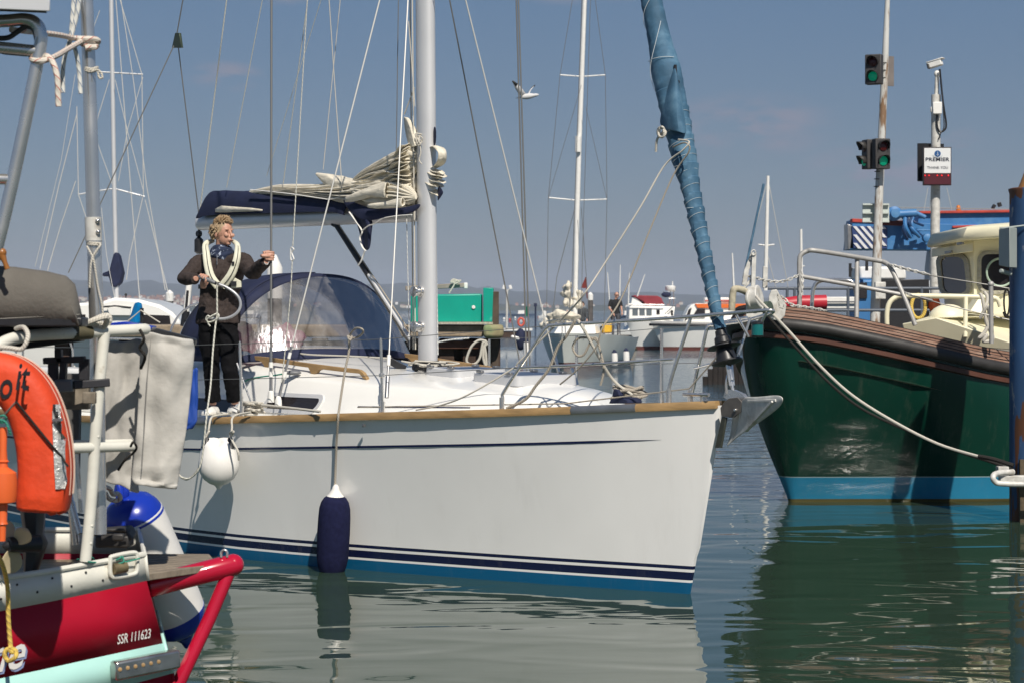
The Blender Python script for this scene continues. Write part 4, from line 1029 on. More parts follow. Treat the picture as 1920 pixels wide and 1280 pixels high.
    for s in ('L', 'R'):
        h_, kn, an = (Vector(J[q+s]) for q in ('hip', 'kn', 'an'))
        l.tube(spl([pe+(h_-pe)*.6, h_+(kn-h_)*.18, h_+(kn-h_)*.6, kn, kn+(an-kn)*.5, an+up*.03], 3), [.100*k, .100*k, .098*k, .094*k, .089*k, .084*k, .078*k, .073*k, .070*k, .069*k, .068*k, .067*k, .067*k, .068*k, .070*k, .072*k][:16], 16)
    lo = l.build('trousers', low, root, remesh=vox*1.2, smooth=3)
    q = lo.modifiers.new('creases', 'DISPLACE'); q.texture = tx; q.strength = .022*k; q.mid_level = .5
    return body, tp
def P3(u, v, Y): return P(u, v, Y)
Y0 = 17.83
wom = thing('person', 'woman with short blonde hair, dark fleece and a cream lifejacket gripping a shroud', 'person', tuple(W(4.72, 1.28, 1.19)))
J = dict(neck=P(416, 476, Y0+.02), chest=P(417, 512, Y0), waist=P(412, 556, Y0), pelvis=P(409, 604, Y0), head=P(419, 437, Y0-.02),
         shL=P(375, 493, Y0+.03), elL=P(346, 522, Y0-.12), wrL=P(368, 523, Y0-.32), shR=P(455, 489, Y0-.08), elR=P(474, 512, Y0-.34), wrR=P(500, 490, Y0-.66),
         hipL=P(391, 618, Y0), knL=P(397, 695, Y0-.03), anL=P(399, 758, Y0+.02), hipR=P(427, 618, Y0), knR=P(431, 692, Y0-.10), anR=P(441, 756, Y0-.02))
shr = toward(b0, b1, (2.54-b0.z)/(b1.z-b0.z))
hA = P(381, 522, Y0-.36); hdir = (P(405, 531, Y0-.40)-hA).normalized()
figure(wom, J, radians(14), radians(52), mat('brown_fleece', (.050, .039, .036), .95, var=.25, vs=40, bump=.5, bs=90, spec=.15), mat('black_trousers', (.006, .006, .007), .95, var=.3, vs=8, bump=.4, bs=30, spec=.1),
       (.38, .27, .16), k=1.0, hands=[('grip', shr, (b1-b0), (J['wrR']-shr), .010, 1.0), ('grip', hA, hdir, (J['wrL']-hA), .016, 1.0)], hem=P(409, 606, Y0).z)
m = MB()   # neck warmer
nkc = J['neck']
for i, (dz, a) in enumerate(((-.035, .082), (-.005, .088), (.022, .082), (.045, .072))):
    m.tube([nkc+Vector((a*cos(t)*1.0, a*sin(t)*.95-.01, dz+.012*sin(t*2+i*1.7))) for t in [2*pi*j/24 for j in range(24)]], .024, 8, True)
m.build('neck_warmer', mat('navy_print', (.015, .025, .06), .9, var=.2, vs=20, col2=(.35, .4, .5), c2s=28, c2t=(.58, .62)), wom, remesh=.010, smooth=1)
lj = mat('cream_lifejacket', (.66, .65, .52), .7, var=.06, vs=12, bump=.3, bs=40)
fz = Y0-.17
def lob(pts, ws, name='lifejacket'):
    p = spl(pts, 6); n_ = len(p); m = MB(); rings = []
    for i, c in enumerate(p):
        a = p[max(i-1, 0)]; b_ = p[min(i+1, n_-1)]; d = (b_-a).normalized(); fw = Vector((.25, -.97, 0)); s_ = d.cross(fw).normalized(); fw = s_.cross(d)
        if fw.y > 0: fw = -fw
        w_ = ssm([(j/(len(ws)-1), x) for j, x in enumerate(ws)], i/(n_-1))
        rings.append([c+s_*w_*cos(2*pi*j/14)+fw*.016*sin(2*pi*j/14) for j in range(14)])
    m.loft(rings); return m, p
la, pa = lob([P(400, 452, Y0+.10), P(386, 458, Y0-.0), P(387, 478, fz+.06), P(390, 500, fz+.015), P(396, 520, fz-.01), P(409, 538, fz-.02)], [.016, .026, .032, .034, .036, .036])
lb, pb = lob([P(436, 452, Y0+.04), P(445, 460, Y0-.09), P(445, 480, fz-.03), P(440, 500, fz-.05), P(431, 519, fz-.05), P(416, 538, fz-.03)], [.016, .024, .030, .034, .036, .036])
o1 = la.build('lifejacket', lj, wom); o2 = lb.build('lobe', lj, o1)
m = MB()
for p in (pa, pb): m.tube([q+Vector((.006, -.023, 0)) for q in p[6:]], .0035, 5)
m.build_each('piping', M['black'], o1)
m = MB(); m.loft([ering(P(412, v, Y0), *basis(radians(14))[::-1], .183, .142, 28) for v in (534, 542)], cap=False); m.build('waist_strap', M['black'], o1, solid=.006)
m = MB(); m.prism([P(x, y, fz-.03) for x, y in ((434, 520), (440, 521), (453, 528), (453, 539), (433, 541))], (0, .02, 0)); m.build('pocket', lj, o1, bevel=.004)
m = MB(); m.box(P(437, 494, fz-.075), (.022, .008, .03)); m.box(P(438, 532, fz-.045), (.05, .01, .04)); m.build_each('buckle', M['black'], o1, bevel=.003)
m = MB(); m.tube([P(407, 478, fz+.02), P(407, 497, fz+.0)], .003, 5); m.build('zip', M['steel'], wom)
for nm, c in (('L', J['anL']), ('R', J['anR'])):
    m = MB(); c = Vector((c.x, c.y-.06, 1.195)); d = Vector((-.35, -.93, 0)) if nm == 'L' else Vector((.5, -.86, 0)); sd = Vector((-d.y, d.x, 0))
    rings = [[c+d*x+sd*w_*cos(2*pi*j/12)+Vector((0, 0, max(0, h*sin(2*pi*j/12)+.012))) for j in range(12)] for x, w_, h in ((-.10, .02, .03), (-.08, .036, .06), (0, .042, .06), (.07, .046, .045), (.12, .038, .03), (.14, .012, .015))]
    m.loft(rings); m.build('shoe', M['white'], wom, 60)
m = MB(); wv = J['wrR']; m.tube([wv+Vector((.02*cos(t), .012*sin(t), .028*sin(t))) for t in [2*pi*j/14 for j in range(14)]], .004, 6, True); m.build('bracelet', M['steel'], wom)
# mooring hook held by the woman
hk = thing('mooring_hook', 'grey curved mooring hook with a rope tied to it, held by the woman', 'mooring hook', tuple(hA))
yb = Y0-.40
m = MB(); m.tube(spl([P(374, 519, yb+.06), P(383, 522, yb+.02), P(405, 531, yb), P(428, 541, yb-.01), P(446, 556, yb-.02), P(451, 573, yb-.02), P(443, 588, yb-.02), P(425, 597, yb-.01), P(404, 598, yb), P(392, 596, yb)], 6), .0125, 10)
m.build('hook_arm', mat('grey_tube', (.42, .43, .45), .35, .3), hk)
m = MB(); m.tube([P(377, 520, yb+.04), P(390, 525, yb+.01), P(404, 531, yb)], [.019, .019, .016], 10); m.build('handle', M['grey'], hk)
m = MB(); m.ball(P(407, 532, yb), (.03, .02, .014), 10, 8); m.tube(spl([P(404, 528, yb-.02), P(412, 536, yb-.03), P(422, 540, yb-.02), P(426, 548, yb)], 4), .006, 6); m.build('clip', M['black'], hk)
rp = MB(); rp.tube(spl([P(407, 530, yb-.02), P(407, 560, yb-.02), P(407, 592, yb-.03), P(404, 610, yb-.05), P(399, 660, yb-.15), P(395, 720, yb-.3), P(388, 775, yb-.52), P(380, 850, yb-.55), P(372, 880, yb-.55), P(355, 896, yb-.5), P(338, 893, yb-.5)], 6), .0075, 8)
rp.tube(spl([P(404, 590, yb-.03), P(396, 596, yb-.04), P(390, 592, yb-.03), P(386, 598, yb-.02), P(392, 604, yb-.03), P(404, 600, yb-.04), P(410, 594, yb-.05), P(408, 588, yb-.03), P(398, 592, yb-.05), P(388, 600, yb-.04), P(394, 612, yb-.03)], 5), .0065, 8)
tag(rp.build('mooring_rope', M['rope_dk']), 'flecked rope hanging from the hook past the toe rail to the water side', 'rope')
# pink coat and radio behind the sprayhood window
m = MB(); rr = random.Random(4)
for (u, v, dy, a, b_) in ((472, 640, 0, .14, .07), (490, 628, .05, .12, .11), (510, 640, .05, .13, .08), (540, 640, .1, .12, .07), (560, 630, .15, .16, .09), (590, 638, .2, .11, .08), (485, 648, -.02, .15, .05), (575, 648, .1, .15, .05), (455, 648, -.02, .08, .04)):
    c = Q(u, v, .62-(u-470)*.0045)+Vector((FX*-.35, FY*-.35, .01)); m.ball(c, (a, .12, b_), 14, 10, R=Matrix.Rotation(rr.uniform(-.4, .4), 3, 'Y'))
pc = m.build('pink_coat', mat('pink_cloth', (.62, .27, .38), .8, var=.12, vs=8, bump=.3, bs=30), remesh=.02, smooth=2)
q = pc.modifiers.new('folds', 'DISPLACE'); tx = bpy.data.textures.new('folds', 'CLOUDS'); tx.noise_scale = .09; q.texture = tx; q.strength = .09; q.mid_level = .5
tag(pc, 'crumpled pink coat lying behind the clear sprayhood window', 'coat')
# ================================================================= fenders and loose ropes on the yacht
def rope(name, pts, r, mt, label, cat='rope', k=6, closed=False, group=None):
    m = MB(); m.tube(spl(pts, k, closed), r, 8, closed); return tag(m.build(name, M[mt]), label, cat, group)
bf = thing('ball_fender', 'round white ball fender with two black eyes hanging at the yacht rail', 'fender', tuple(Q(410, 870, 1.72)))
c = Q(410, 870, 1.72); m = MB(); rings = []
tb = [(-.205, .004), (-.20, .016), (-.185, .024), (-.172, .036), (-.158, .075), (-.12, .125), (-.06, .160), (0, .170), (.06, .160), (.11, .135), (.14, .115), (.155, .09), (.158, .04), (.152, .002)]
for z, r in tb: rings.append([c+Vector((r*1.0*cos(2*pi*j/32), r*.85*sin(2*pi*j/32), z+(.065*abs(cos(2*pi*j/32))**1.5*(z > .10)))) for j in range(32)])
m.loft(rings); m.build('ball', M['pvc'], bf, 60)
for u in (391, 432):
    m = MB(); p = c+Vector(((u-411)*.0046, -.03, .195)); m.tube([p-Vector((0, 0, .055)), p-Vector((0, 0, .02)), p+Vector((0, 0, .03))], [.05, .034, .014], 12); m.build('eye', M['black'], bf)
rope('fender_rope', [Q(391, 836, 1.76), Q(386, 820, 1.78), Q(392, 808, 1.76), Q(388, 818, 1.74), Q(391, 806, 1.76), Q(395, 785, 1.72), Q(403, 779, 1.64), Q(425, 776, 1.58)], .009, 'ropew', 'white rope holding the left eye of the ball fender')
rope('fender_rope', [Q(448, 862, 1.72), Q(446, 845, 1.74), Q(436, 826, 1.74), Q(431, 812, 1.73), Q(438, 808, 1.76), Q(434, 815, 1.74), Q(435, 800, 1.72), Q(435, 785, 1.70), Q(444, 777, 1.62), Q(470, 772, 1.56)], .009, 'ropew', 'white rope holding the right eye of the ball fender')
rope('fender_rope', [Q(384, 838, 1.76), Q(378, 865, 1.77), Q(366, 886, 1.78), Q(350, 898, 1.78), Q(336, 890, 1.78), Q(322, 870, 1.78)], .009, 'ropew', 'white rope drooping left from the ball fender')
nf = thing('cylinder_fender', 'long navy covered fender hanging on a rope beside the yacht hull', 'fender', tuple(Q(623, 1070, 1.30)))
ft = Q(629, 925, 1.27); fbm = Q(622, 1072, 1.27); ax = (fbm-ft); fl_ = ax.length
m = MB(); m.lathe(ft, ax, [(.0, .02), (.012, .06), (.035, .09), (.07, .112), (.12, .125), (.2, .13), (fl_*.5, .132), (fl_-.12, .128), (fl_-.05, .115), (fl_-.01, .10), (fl_, .06)], 28)
m.build('cover', M['navyk'], nf, 50)
m = MB(); m.lathe(ft, ax, [(-.075, .012), (-.06, .024), (-.04, .030), (-.01, .045), (.022, .072), (.03, .03)], 20); m.build('cap', M['pvc'], nf, 50)
rope('fender_rope', [Q(628, 916, 1.27), Q(629, 880, 1.27), Q(631, 830, 1.30), Q(634, 785, 1.34), Q(636, 765, 1.32), Q(646, 700, 1.26), Q(654, 660, 1.22), Q(655, 636, 1.22)], .0095, 'roper', 'twisted rope from the navy fender up to the guard wire')
rope('rope_knot', [Q(655, 636, 1.22), Q(656, 628, 1.2), Q(666, 616, 1.22), Q(677, 616, 1.24), Q(681, 622, 1.22), Q(674, 630, 1.2), Q(660, 634, 1.22), Q(652, 630, 1.24), Q(656, 638, 1.25), Q(660, 630, 1.2), Q(654, 642, 1.22)], .008, 'roper', 'small looped knot tied on the guard wire above the navy fender')
# heap of rope on the side deck by the shrouds
rr = random.Random(8); pts = []
for i in range(46):
    a = i*2.1+rr.uniform(-.5, .5); R_ = rr.uniform(.04, .15)
    pts.append(W(4.12+R_*1.6*cos(a), 1.38+R_*.55*sin(a), zs(4.1)+.05+i*.0022+rr.uniform(-.015, .02)))
pts += [Q(560, 766, 1.4), Q(600, 771, 1.4)]
rope('rope_heap', pts, .011, 'ropew', 'tangled heap of mooring rope on the side deck by the portlight')
rr = random.Random(12); pts = [W(4.75-i*.045, 1.42+rr.uniform(-.05, .05), zs(4.5)+.055+rr.uniform(-.01, .025)) for i in range(16)]
rope('deck_rope', pts, .010, 'ropew', 'mooring rope strewn along the side deck by the woman’s feet')
# bow lines tied to the pulpit and running aft
rope('headsail_sheet', [Q(1272, 262, .12), Q(1292, 266, .13), Q(1280, 282, .16), Q(1245, 312, .2), Q(1200, 390, .35), Q(1130, 500, .55), Q(1092, 556, .70), QB(1050, 602), QB(975, 676), QB(962, 690), Q(880, 738, .95), Q(830, 758, 1.0), Q(780, 768, 1.05)], .0065, 'ropew', 'white sheet leading from the furled headsail over the pulpit to the coachroof')
rope('headsail_sheet', [Q(1262, 276, .10), Q(1285, 268, .14), Q(1292, 284, .13), Q(1262, 330, .16), Q(1215, 440, .3), Q(1165, 560, .45), Q(1130, 614, .6), Q(1118, 650, .62), Q(1085, 690, .66), Q(1050, 720, .7)], .0062, 'roper', 'brown sheet leading from the furled headsail down inside the pulpit')
rope('rope_knot', [Q(1240, 240, .14)]+[Q(1240+8*cos(a)*(1-.04*i), 248+10*sin(a), .16+.015*sin(i*2)) for i, a in enumerate([j*1.25 for j in range(16)])]+[Q(1232, 262, .16), Q(1230, 285, .15)], .009, 'ropew', 'knotted sheet end at the clew of the furled headsail')
rope('bow_line', [QB(950, 765), QB(985, 748), QB(1005, 722), QB(1030, 690), QB(1046, 650), QB(1062, 630), QB(1078, 602, .04)], .0115, 'roper', 'twisted bow line curving up from the pulpit foot to the top rail')
rope('bow_line', [QB(1083, 600, .04), QB(1095, 618), QB(1120, 664, .15), Q(1150, 712, .2), Q(1186, 740, .12)], .0115, 'ropew', 'white bow line from the pulpit rail down to the foredeck coil')
rope('rope_coil', [QB(1120, 640, .1), QB(1110, 634, .1), QB(1085, 634, .1), QB(1074, 650, .1), QB(1082, 666, .1), QB(1095, 664, .1), QB(1108, 640, .1), QB(1118, 634, .1), QB(1124, 652, .1), QB(1132, 690, .1), QB(1126, 722, .1)], .009, 'roper', 'loose loop of rope hanging inside the pulpit')
rr = random.Random(21); pts = []
for i in range(30):
    a = i*1.9; R_ = rr.uniform(.05, .12); pts.append(Q(1178, 738, .08)+Vector((R_*1.3*cos(a), R_*sin(a)*.7, rr.uniform(-.05, .05)+.02*sin(i))))
rope('rope_coil', pts, .012, 'roper', 'coiled twisted rope heaped on the foredeck cleat')
m = MB(); m.prism([Q(x, y, .22) for x, y in ((1140, 756), (1146, 745), (1160, 742), (1176, 748), (1178, 756))], Vector((SX, SY, 0))*-.15); m.prism([Q(x, y, .2) for x, y in ((1146, 745), (1150, 728), (1158, 730), (1162, 742))], Vector((SX, SY, 0))*-.05)
tag(m.build('anchor_bag', M['navy'], bevel=.01), 'small navy and white bag lying on the foredeck by the rope coil', 'bag')
rr = random.Random(31); pts = [W(3.42+.16*cos(i*1.7)+rr.uniform(-.03, .03), .03+.2*sin(i*1.3), zc(3.4)+.035+rr.uniform(0, .05)) for i in range(22)]
rope('mast_foot_line', pts, .007, 'ropew', 'white halyard tails tangled round the mast foot')
rope('control_line', [W(3.75, .2, 1.68), W(4.2, .35, zc(4.2)+.06), W(4.6, .45, zc(4.6)+.03), W(4.9, .5, zc(4.9)+.03)], .007, 'ropew', 'pale control line leading aft from the mast foot across the roof')
rope('jib_sheet', [Q(455, 716, .98), Q(475, 708, .95), Q(520, 702, .9), Q(545, 697, .85)], .006, 'rope_green', 'green flecked line leading to the block on the roof')
m = MB(); m.ball(Q(550, 698, .9), (.07, .04, .022), 14, 8); tag(m.build('deck_block', M['grey']), 'grey pulley block lying beside the teak handrail', 'pulley')
# ================================================================= red work boat stern, near left
def R_(u, v, dy=0.0): return P(u, v, 7.75+u/600+dy)
M['red'] = mat('red_hull_paint', (.34, .005, .020), .38, var=.08, vs=3, spec=.25)
M['redt'] = mat('red_tube_paint', (.42, .006, .030), .25, var=.08, vs=5, coat=.4)
M['aqua'] = mat('pale_aqua_paint', (.40, .68, .62), .4, var=.05, vs=5)
M['offw'] = mat('off_white_paint', (.66, .65, .58), .45, var=.08, vs=9, bump=.15, bs=25, col2=(.38, .33, .25), c2s=9, c2t=(.62, .74))
M['orange'] = mat('orange_cloth', (.66, .055, .010), .65, var=.12, vs=9, bump=.45, bs=22)
M['oran2'] = mat('orange_plastic', (.75, .13, .03), .4, var=.08)
M['lgrey'] = mat('light_grey_canvas', (.42, .405, .375), .85, var=.10, vs=4, bump=.3, bs=30)
M['dgrey'] = mat('dark_grey_canvas', (.125, .115, .10), .9, var=.15, vs=6, bump=.3, bs=60)
rb = thing('work_boat', 'red and white steel boat stern with white guardrails, cut off by the left edge', 'boat', (-2.0, 8.0, 0))
m = MB()
top = [(-420, 1150), (-150, 1108), (0, 1085), (90, 1072), (180, 1056), (270, 1040)]
lo1 = [(-420, 1222), (-150, 1172), (0, 1145), (90, 1128), (180, 1109), (275, 1088)]
lo2 = [(-420, 1350), (-150, 1300), (0, 1271), (90, 1252), (180, 1232), (305, 1205)]
lo3 = [(-420, 1470), (-150, 1390), (0, 1350), (90, 1325), (180, 1300), (321, 1262)]
lo4 = [(-420, 1700), (-150, 1700), (0, 1700), (90, 1700), (180, 1700), (360, 1700)]
rws = [[R_(*p) for p in r] for r in (top, lo1, lo2, lo3, lo4)]
for i, mi in enumerate((0, 1, 2, 1)): m.grid([rws[i], rws[i+1]], mi)
side = [r[-1] for r in rws]; back = [p+Vector((-.185, .9, 0)) for p in side]
for i, mi in enumerate((0, 1, 2, 1)): m.grid([[side[i], side[i+1]], [back[i], back[i+1]]], mi)
bk2 = [Vector((-3.6, p.y+.1, p.z)) for p in back]
for i, mi in enumerate((0, 1, 2, 1)): m.grid([[back[i], back[i+1]], [bk2[i], bk2[i+1]]], mi)
m.build('hull', [M['offw'], M['red'], M['aqua']], rb, 30, solid=.012, off=-1)
m = MB(); m.grid([[Vector((-3.8, 7.2, 1.0)), Vector((-1.5, 8.25, 1.0))], [Vector((-3.8, 9.1, 1.0)), Vector((-1.70, 9.1, 1.0))]])
m.build('deck', mat('tread_plate', (.30, .25, .17), .5, .3, var=.3, vs=8, bump=.8, bs=26, stretch=(1, 3, 1)), rb)
bead = [p+Vector((0, 0, .004)) for p in rws[0]]
m = MB(); m.tube(spl(bead, 4)+[back[0]+Vector((0, 0, .004)), bk2[0]+Vector((0, 0, .004))], .011, 8); m.build('bulwark_cap', M['offw'], rb)
m = MB()
for u, v in ((2, 1122), (32, 1095), (70, 1109), (98, 1083), (134, 1098), (161, 1072), (193, 1087)):
    c = R_(u, v, -.002); m.lathe(c, (.25, -1, 0), [(-.002, .005), (.0015, .005), (.002, .003)], 8)
m.build_each('drain_hole', M['black'], rb)
hr = spl([R_(u, v, -.012) for u, v in ((212, 1042), (250, 1035), (257, 1042), (257, 1068), (248, 1076), (215, 1081), (207, 1074), (207, 1048))], 4, True)
m = MB(); m.tube(hr, .009, 8, True); m.build('fairlead', M['offw'], rb)
m = MB(); m.tube([R_(212, 1066, -.02), R_(236, 1062, -.02)], .022, 12); m.build('fairlead_roller', mat('tarnished_brass', (.20, .16, .09), .55, .5, var=.3, vs=30), rb)
# light bar
m = MB(); d = (R_(334, 1225, -.03)-R_(212, 1254, -.03)); m.bar(R_(212, 1257, -.04), R_(333, 1233, -.04), .05, .075); m.build('transom_lamp', mat('lamp_chrome', (.45, .44, .42), .25, .9, var=.3, vs=12), rb, bevel=.010)
for i in range(6):
    m = MB(); c = R_(225+i*14.5, 1254-i*2.9, -.070); m.lathe(c, (.2, -1, 0), [(-.005, .008), (.004, .008), (.006, .004)], 10); m.build('bolt', M['teak'], rb)
# lettering
def lettering(txt, size, c, ux, uz, mt, parent, name='lettering', shear=0, bold=0, sx=1.0):
    vs, fs = text_faces(txt, size, shear, 0, bold); ux = Vector(ux).normalized(); uz = Vector(uz).normalized()
    m = MB(); m.add([Vector(c)+ux*v.x*sx+uz*v.y for v in vs], fs); return m.build(name, mt, parent)
ux = R_(283, 1187)-R_(222, 1199); uz = Vector((.08, -.0, 1))
whp = mat('white_lettering', (.75, .73, .70), .5)
lettering('SSR 111623', .054, R_(252, 1193, -.004), ux, uz, whp, rb, sx=.60, bold=.0003)
lettering('ne', .19, R_(12, 1232, -.005), R_(100, 1230)-R_(0, 1250), (0.05, 0, 1), mat('lettering_shadow', (.25, .3, .5), .5), rb, shear=.35, sx=.85, bold=.002)
lettering('ne', .19, R_(9, 1228, -.009), R_(100, 1230)-R_(0, 1250), (0.05, 0, 1), whp, rb, shear=.35, sx=.85, bold=.002)
# boarding platform: red tube frame and weathered slats
m = MB(); tip = P(432, 1060, 8.45)
m.tube([P(255, 1106, 8.42), P(285, 1097, 8.34), P(430, 1060, 8.45), P(446, 1056, 8.47)], [.046, .046, .046, .040], 20); m.ball(P(437, 1058, 8.46), .045, 18, 12)
m.build('platform_tube', M['redt'], rb, 50)
m = MB(); m.tube([P(430, 1070, 8.45), P(392, 1160, 8.40), P(330, 1290, 8.32), P(300, 1350, 8.3)], .028, 16); m.build('platform_strut', M['redt'], rb)
m = MB(); m.tube(spl([P(415, 1044, 8.42), P(415, 1034, 8.42), P(421, 1030, 8.42), P(426, 1034, 8.42), P(426, 1044, 8.42)], 4), .005, 8); m.build('eye_bolt', M['steel'], rb)
for i in range(8):
    t = i/8; t2 = (i+.76)/8
    a = P(268, 1076, 8.2).lerp(P(258, 1036, 9.15), t); b = P(408, 1056, 8.42).lerp(P(392, 1037, 9.1), t)
    c = P(268, 1076, 8.2).lerp(P(258, 1036, 9.15), t2); d = P(408, 1056, 8.42).lerp(P(392, 1037, 9.1), t2)
    m = MB(); m.prism([a, b, d, c], (0, 0, -.028)); m.build('plank', M['greyteak'], rb, bevel=.003)
# guardrails
m = MB(); rr_ = .0225
m.tube(spl([R_(-60, 720, -.1), R_(-25, 668, -.1), R_(10, 640, -.1), R_(60, 629, -.05), R_(150, 624), R_(262, 618, .0), R_(268, 618, .02)], 5), rr_, 14)
m.tube(spl([R_(196, 624), R_(190, 680), R_(180, 800), R_(170, 950), R_(160, 1052)], 4), [.0225]*17, 14)
m.tube([R_(110, 840, .0), R_(180, 838, .0), R_(250, 836)], .020, 12)
m.tube([R_(120, 832, .25), R_(245, 829, .25)], .016, 10)
m.build('guardrail', M['offw'], rb)
m = MB(); m.tube([R_(134, 625, -.0), R_(170, 623.5, .0)], .0262, 16); m.build('rail_padding', mat('olive_tape', (.075, .065, .035), .7, var=.2, vs=30), rb)
m = MB()
for u, v in ((172, 985), (170, 1018), (184, 818)): m.ball(R_(u, v, -.022), .007, 8, 6)
m.build_each('rivet', M['offw'], rb)
# stainless post with ropes
m = MB(); pp = [P(160, -60, 8.3), P(166, 100, 8.3), P(172, 300, 8.3), P(177, 470, 8.3), P(182, 640, 8.3), P(186, 1000, 8.3)]
m.tube(pp, [.0265, .027, .028, .029, .030, .030], 20); m.build('davit_post', M['steel'], rb)
m = MB(); m.tube([P(174.5, 408, 8.3), P(175.5, 452, 8.3)], .0335, 18); m.build('post_collar', M['galv'], rb, 50)
m = MB(); m.ball(P(183, 414, 8.27), .010, 10, 8); m.ball(P(184, 435, 8.27), .010, 10, 8); m.build_each('bolt', M['steel'], rb)
# stern arch and solar panel
m = MB(); A_ = lambda u, v: P(u, v, 7.6)
m.tube(spl([A_(-140, 42), A_(0, 40), A_(45, 37), A_(66, 44), A_(76, 62), A_(74, 95), A_(45, 240), A_(10, 400), A_(-20, 520)], 5), .024, 16)
m.tube([A_(-80, 84), A_(5, 90), A_(72, 97)], .022, 14); m.tube([A_(-40, 335), A_(20, 337)], .020, 14)
m.build('stern_arch', M['steel'], rb)
m = MB(); m.prism([P(-200, 10, 7.2), P(94, 22, 7.5), P(60, -8, 8.6), P(-200, -20, 8.6)], (0, 0, .045)); 
sp_ = m.build('solar_panel', M['alu'], rb, bevel=.004)
m = MB(); m.prism([P(-195, 12, 7.25), P(88, 23, 7.55), P(56, -5, 8.5), P(-195, -17, 8.5)], (0, 0, -.004)); m.build('panel_back', mat('panel_back', (.10, .09, .08), .6), sp_)
m = MB(); m.tube(spl([A_(-40, 70), A_(10, 72), A_(30, 62), A_(48, 50), A_(62, 54), A_(68, 70), A_(70, 92)], 5), .010, 8); m.tube(spl([A_(-20, 92), A_(5, 98), A_(20, 100), A_(60, 103), A_(75, 100)], 5), .008, 8); m.build('cable', M['black'], rb)
# dark grey cover on the deck box, black bracket
m = MB(); rows = []
prof = [(-160, 494), (-60, 497), (20, 502), (80, 510), (118, 519), (134, 534), (142, 570), (150, 606)]
def cov(dy, k=0): return [P(u+k, v, 7.7+dy) for u, v in prof]
fr = cov(0); bk = cov(.8, -20)
bot = [P(u, 612, 7.7) for u, v in prof]; 
m.grid([[p+Vector((0, 0, -.0)) for p in bot], [Vector((p.x, p.y-.02, (p.z+q.z)/2)) for p, q in zip(fr, bot)], [p+Vector((0, .01, -.012)) for p in fr], [p+Vector((0, .05, .0)) for p in fr], bk])
m.build('deck_box_cover', M['dgrey'], rb, 60, solid=.008)
m = MB(); m.tube([P(u, v, 7.69) for u, v in ((-160, 590), (0, 598), (80, 594), (150, 590))], .0016, 5); m.build('cover_seam', mat('seam', (.28, .27, .24), .9), rb)
m = MB(); m.box(P(70, 604, 7.75), (.36, .12, .035)); m.prism([P(-80, 612, 7.9), P(160, 604, 8.0), P(150, 640, 8.0), P(40, 655, 7.9), P(-80, 650, 7.9)], (0, .1, 0)); m.build_each('box_base', M['black'], rb, bevel=.006)
m = MB(); m.bar(P(104, 723, 8.02), P(138, 722, 8.02), .045, .050); m.build('bracket_end', M['grey'], rb, bevel=.008)
m = MB(); m.bar(P(138, 721, 8.02), P(206, 716, 8.05), .035, .032)
for (a, b) in (((82, 676), (160, 673)), ((100, 715), (100, 672)), ((118, 712), (120, 675)), ((158, 712), (158, 672)), ((110, 655), (112, 680))): m.bar(P(*a, 8.12), P(*b, 8.12), .04, .026)
m.build_each('bracket', mat('black_bracket', (.03, .03, .035), .5, .2, var=.2), rb, bevel=.004)
m = MB(); m.box(P(135, 745, 8.15), (.14, .05, .09)); m.box(P(168, 745, 7.98), (.05, .03, .045)); m.build_each('wood_block', mat('grey_wood', (.20, .17, .13), .85, var=.35, vs=30), rb, bevel=.004)
m = MB()
m.tube([P(143, 850, 8.4), P(152, 960, 8.4)], .010, 8); m.tube([P(134, 940, 8.6), P(142, 1020, 8.6)], .018, 10); m.tube([P(110, 850, 8.6), P(150, 1000, 8.5)], .012, 8)
m.build_each('stay_tube', M['steel'], rb)
m = MB(); m.prism([P(60, 700, 8.9), P(150, 700, 8.9), P(146, 880, 8.9), P(60, 880, 8.9)], (0, .05, 0)); m.build('splash_board', mat('dark_board', (.09, .085, .08), .8, var=.3, vs=4), rb)
m = MB(); m.box(P(215, 1012, 8.55), (.14, .12, .05)); m.prism([P(190, 1000, 8.5), P(240, 996, 8.5), P(250, 1012, 8.5), P(200, 1020, 8.5)], (0, .1, .02)); m.tube([P(175, 1002, 8.5), P(196, 992, 8.5), P(238, 994, 8.5)], .009, 8); m.box(P(222, 1006, 8.42), (.05, .03, .03)); m.build_each('deck_cleat', M['rubber'], rb, bevel=.008)
m = MB(); m.tube([P(3, 476, 7.6), P(9, 492, 7.6), P(14, 505, 7.6)], [.016, .009, .010], 10); m.ball(P(4, 474, 7.6), .017, 10, 8); m.build('belaying_pin', mat('turned_wood', (.30, .12, .03), .3), rb)
# ---- things on the red boat
lb_ = thing('lifebuoy', 'orange horseshoe lifebuoy with black lettering hung on the near guardrail', 'lifebuoy', tuple(P(20, 960, 7.4)))
c = spl([P(u, v, 7.42) for u, v in ((-175, 950), (-172, 850), (-150, 768), (-95, 722), (-40, 708), (15, 712), (52, 742), (76, 800), (86, 876), (80, 958))], 6)
m = MB(); rings = []; n_ = len(c)
for i, p in enumerate(c):
    d = (c[min(i+1, n_-1)]-c[max(i-1, 0)]).normalized(); s_ = d.cross(Vector((0, -1, 0))).normalized(); w_ = .092*(1 if 2 < i < n_-3 else (.94, .97, .99)[min(i, n_-1-i)]); dd = .095*(1 if 1 < i < n_-2 else .85)
    rg = []
    for j in range(24):
        a = 2*pi*j/24; x = cos(a); y = sin(a); k = (abs(x)**4+abs(y)**4)**-.25
        rg.append(p+s_*w_*x*k+Vector((0, 1, 0))*dd*y*k+Vector((0, 0, 1))*.003*noise.noise(Vector((i*.8, j*.9, 0))))
    rings.append(rg)
m.loft(rings); lbo = m.build('float', M['orange'], lb_, 70, bevel=.02)
m = MB()
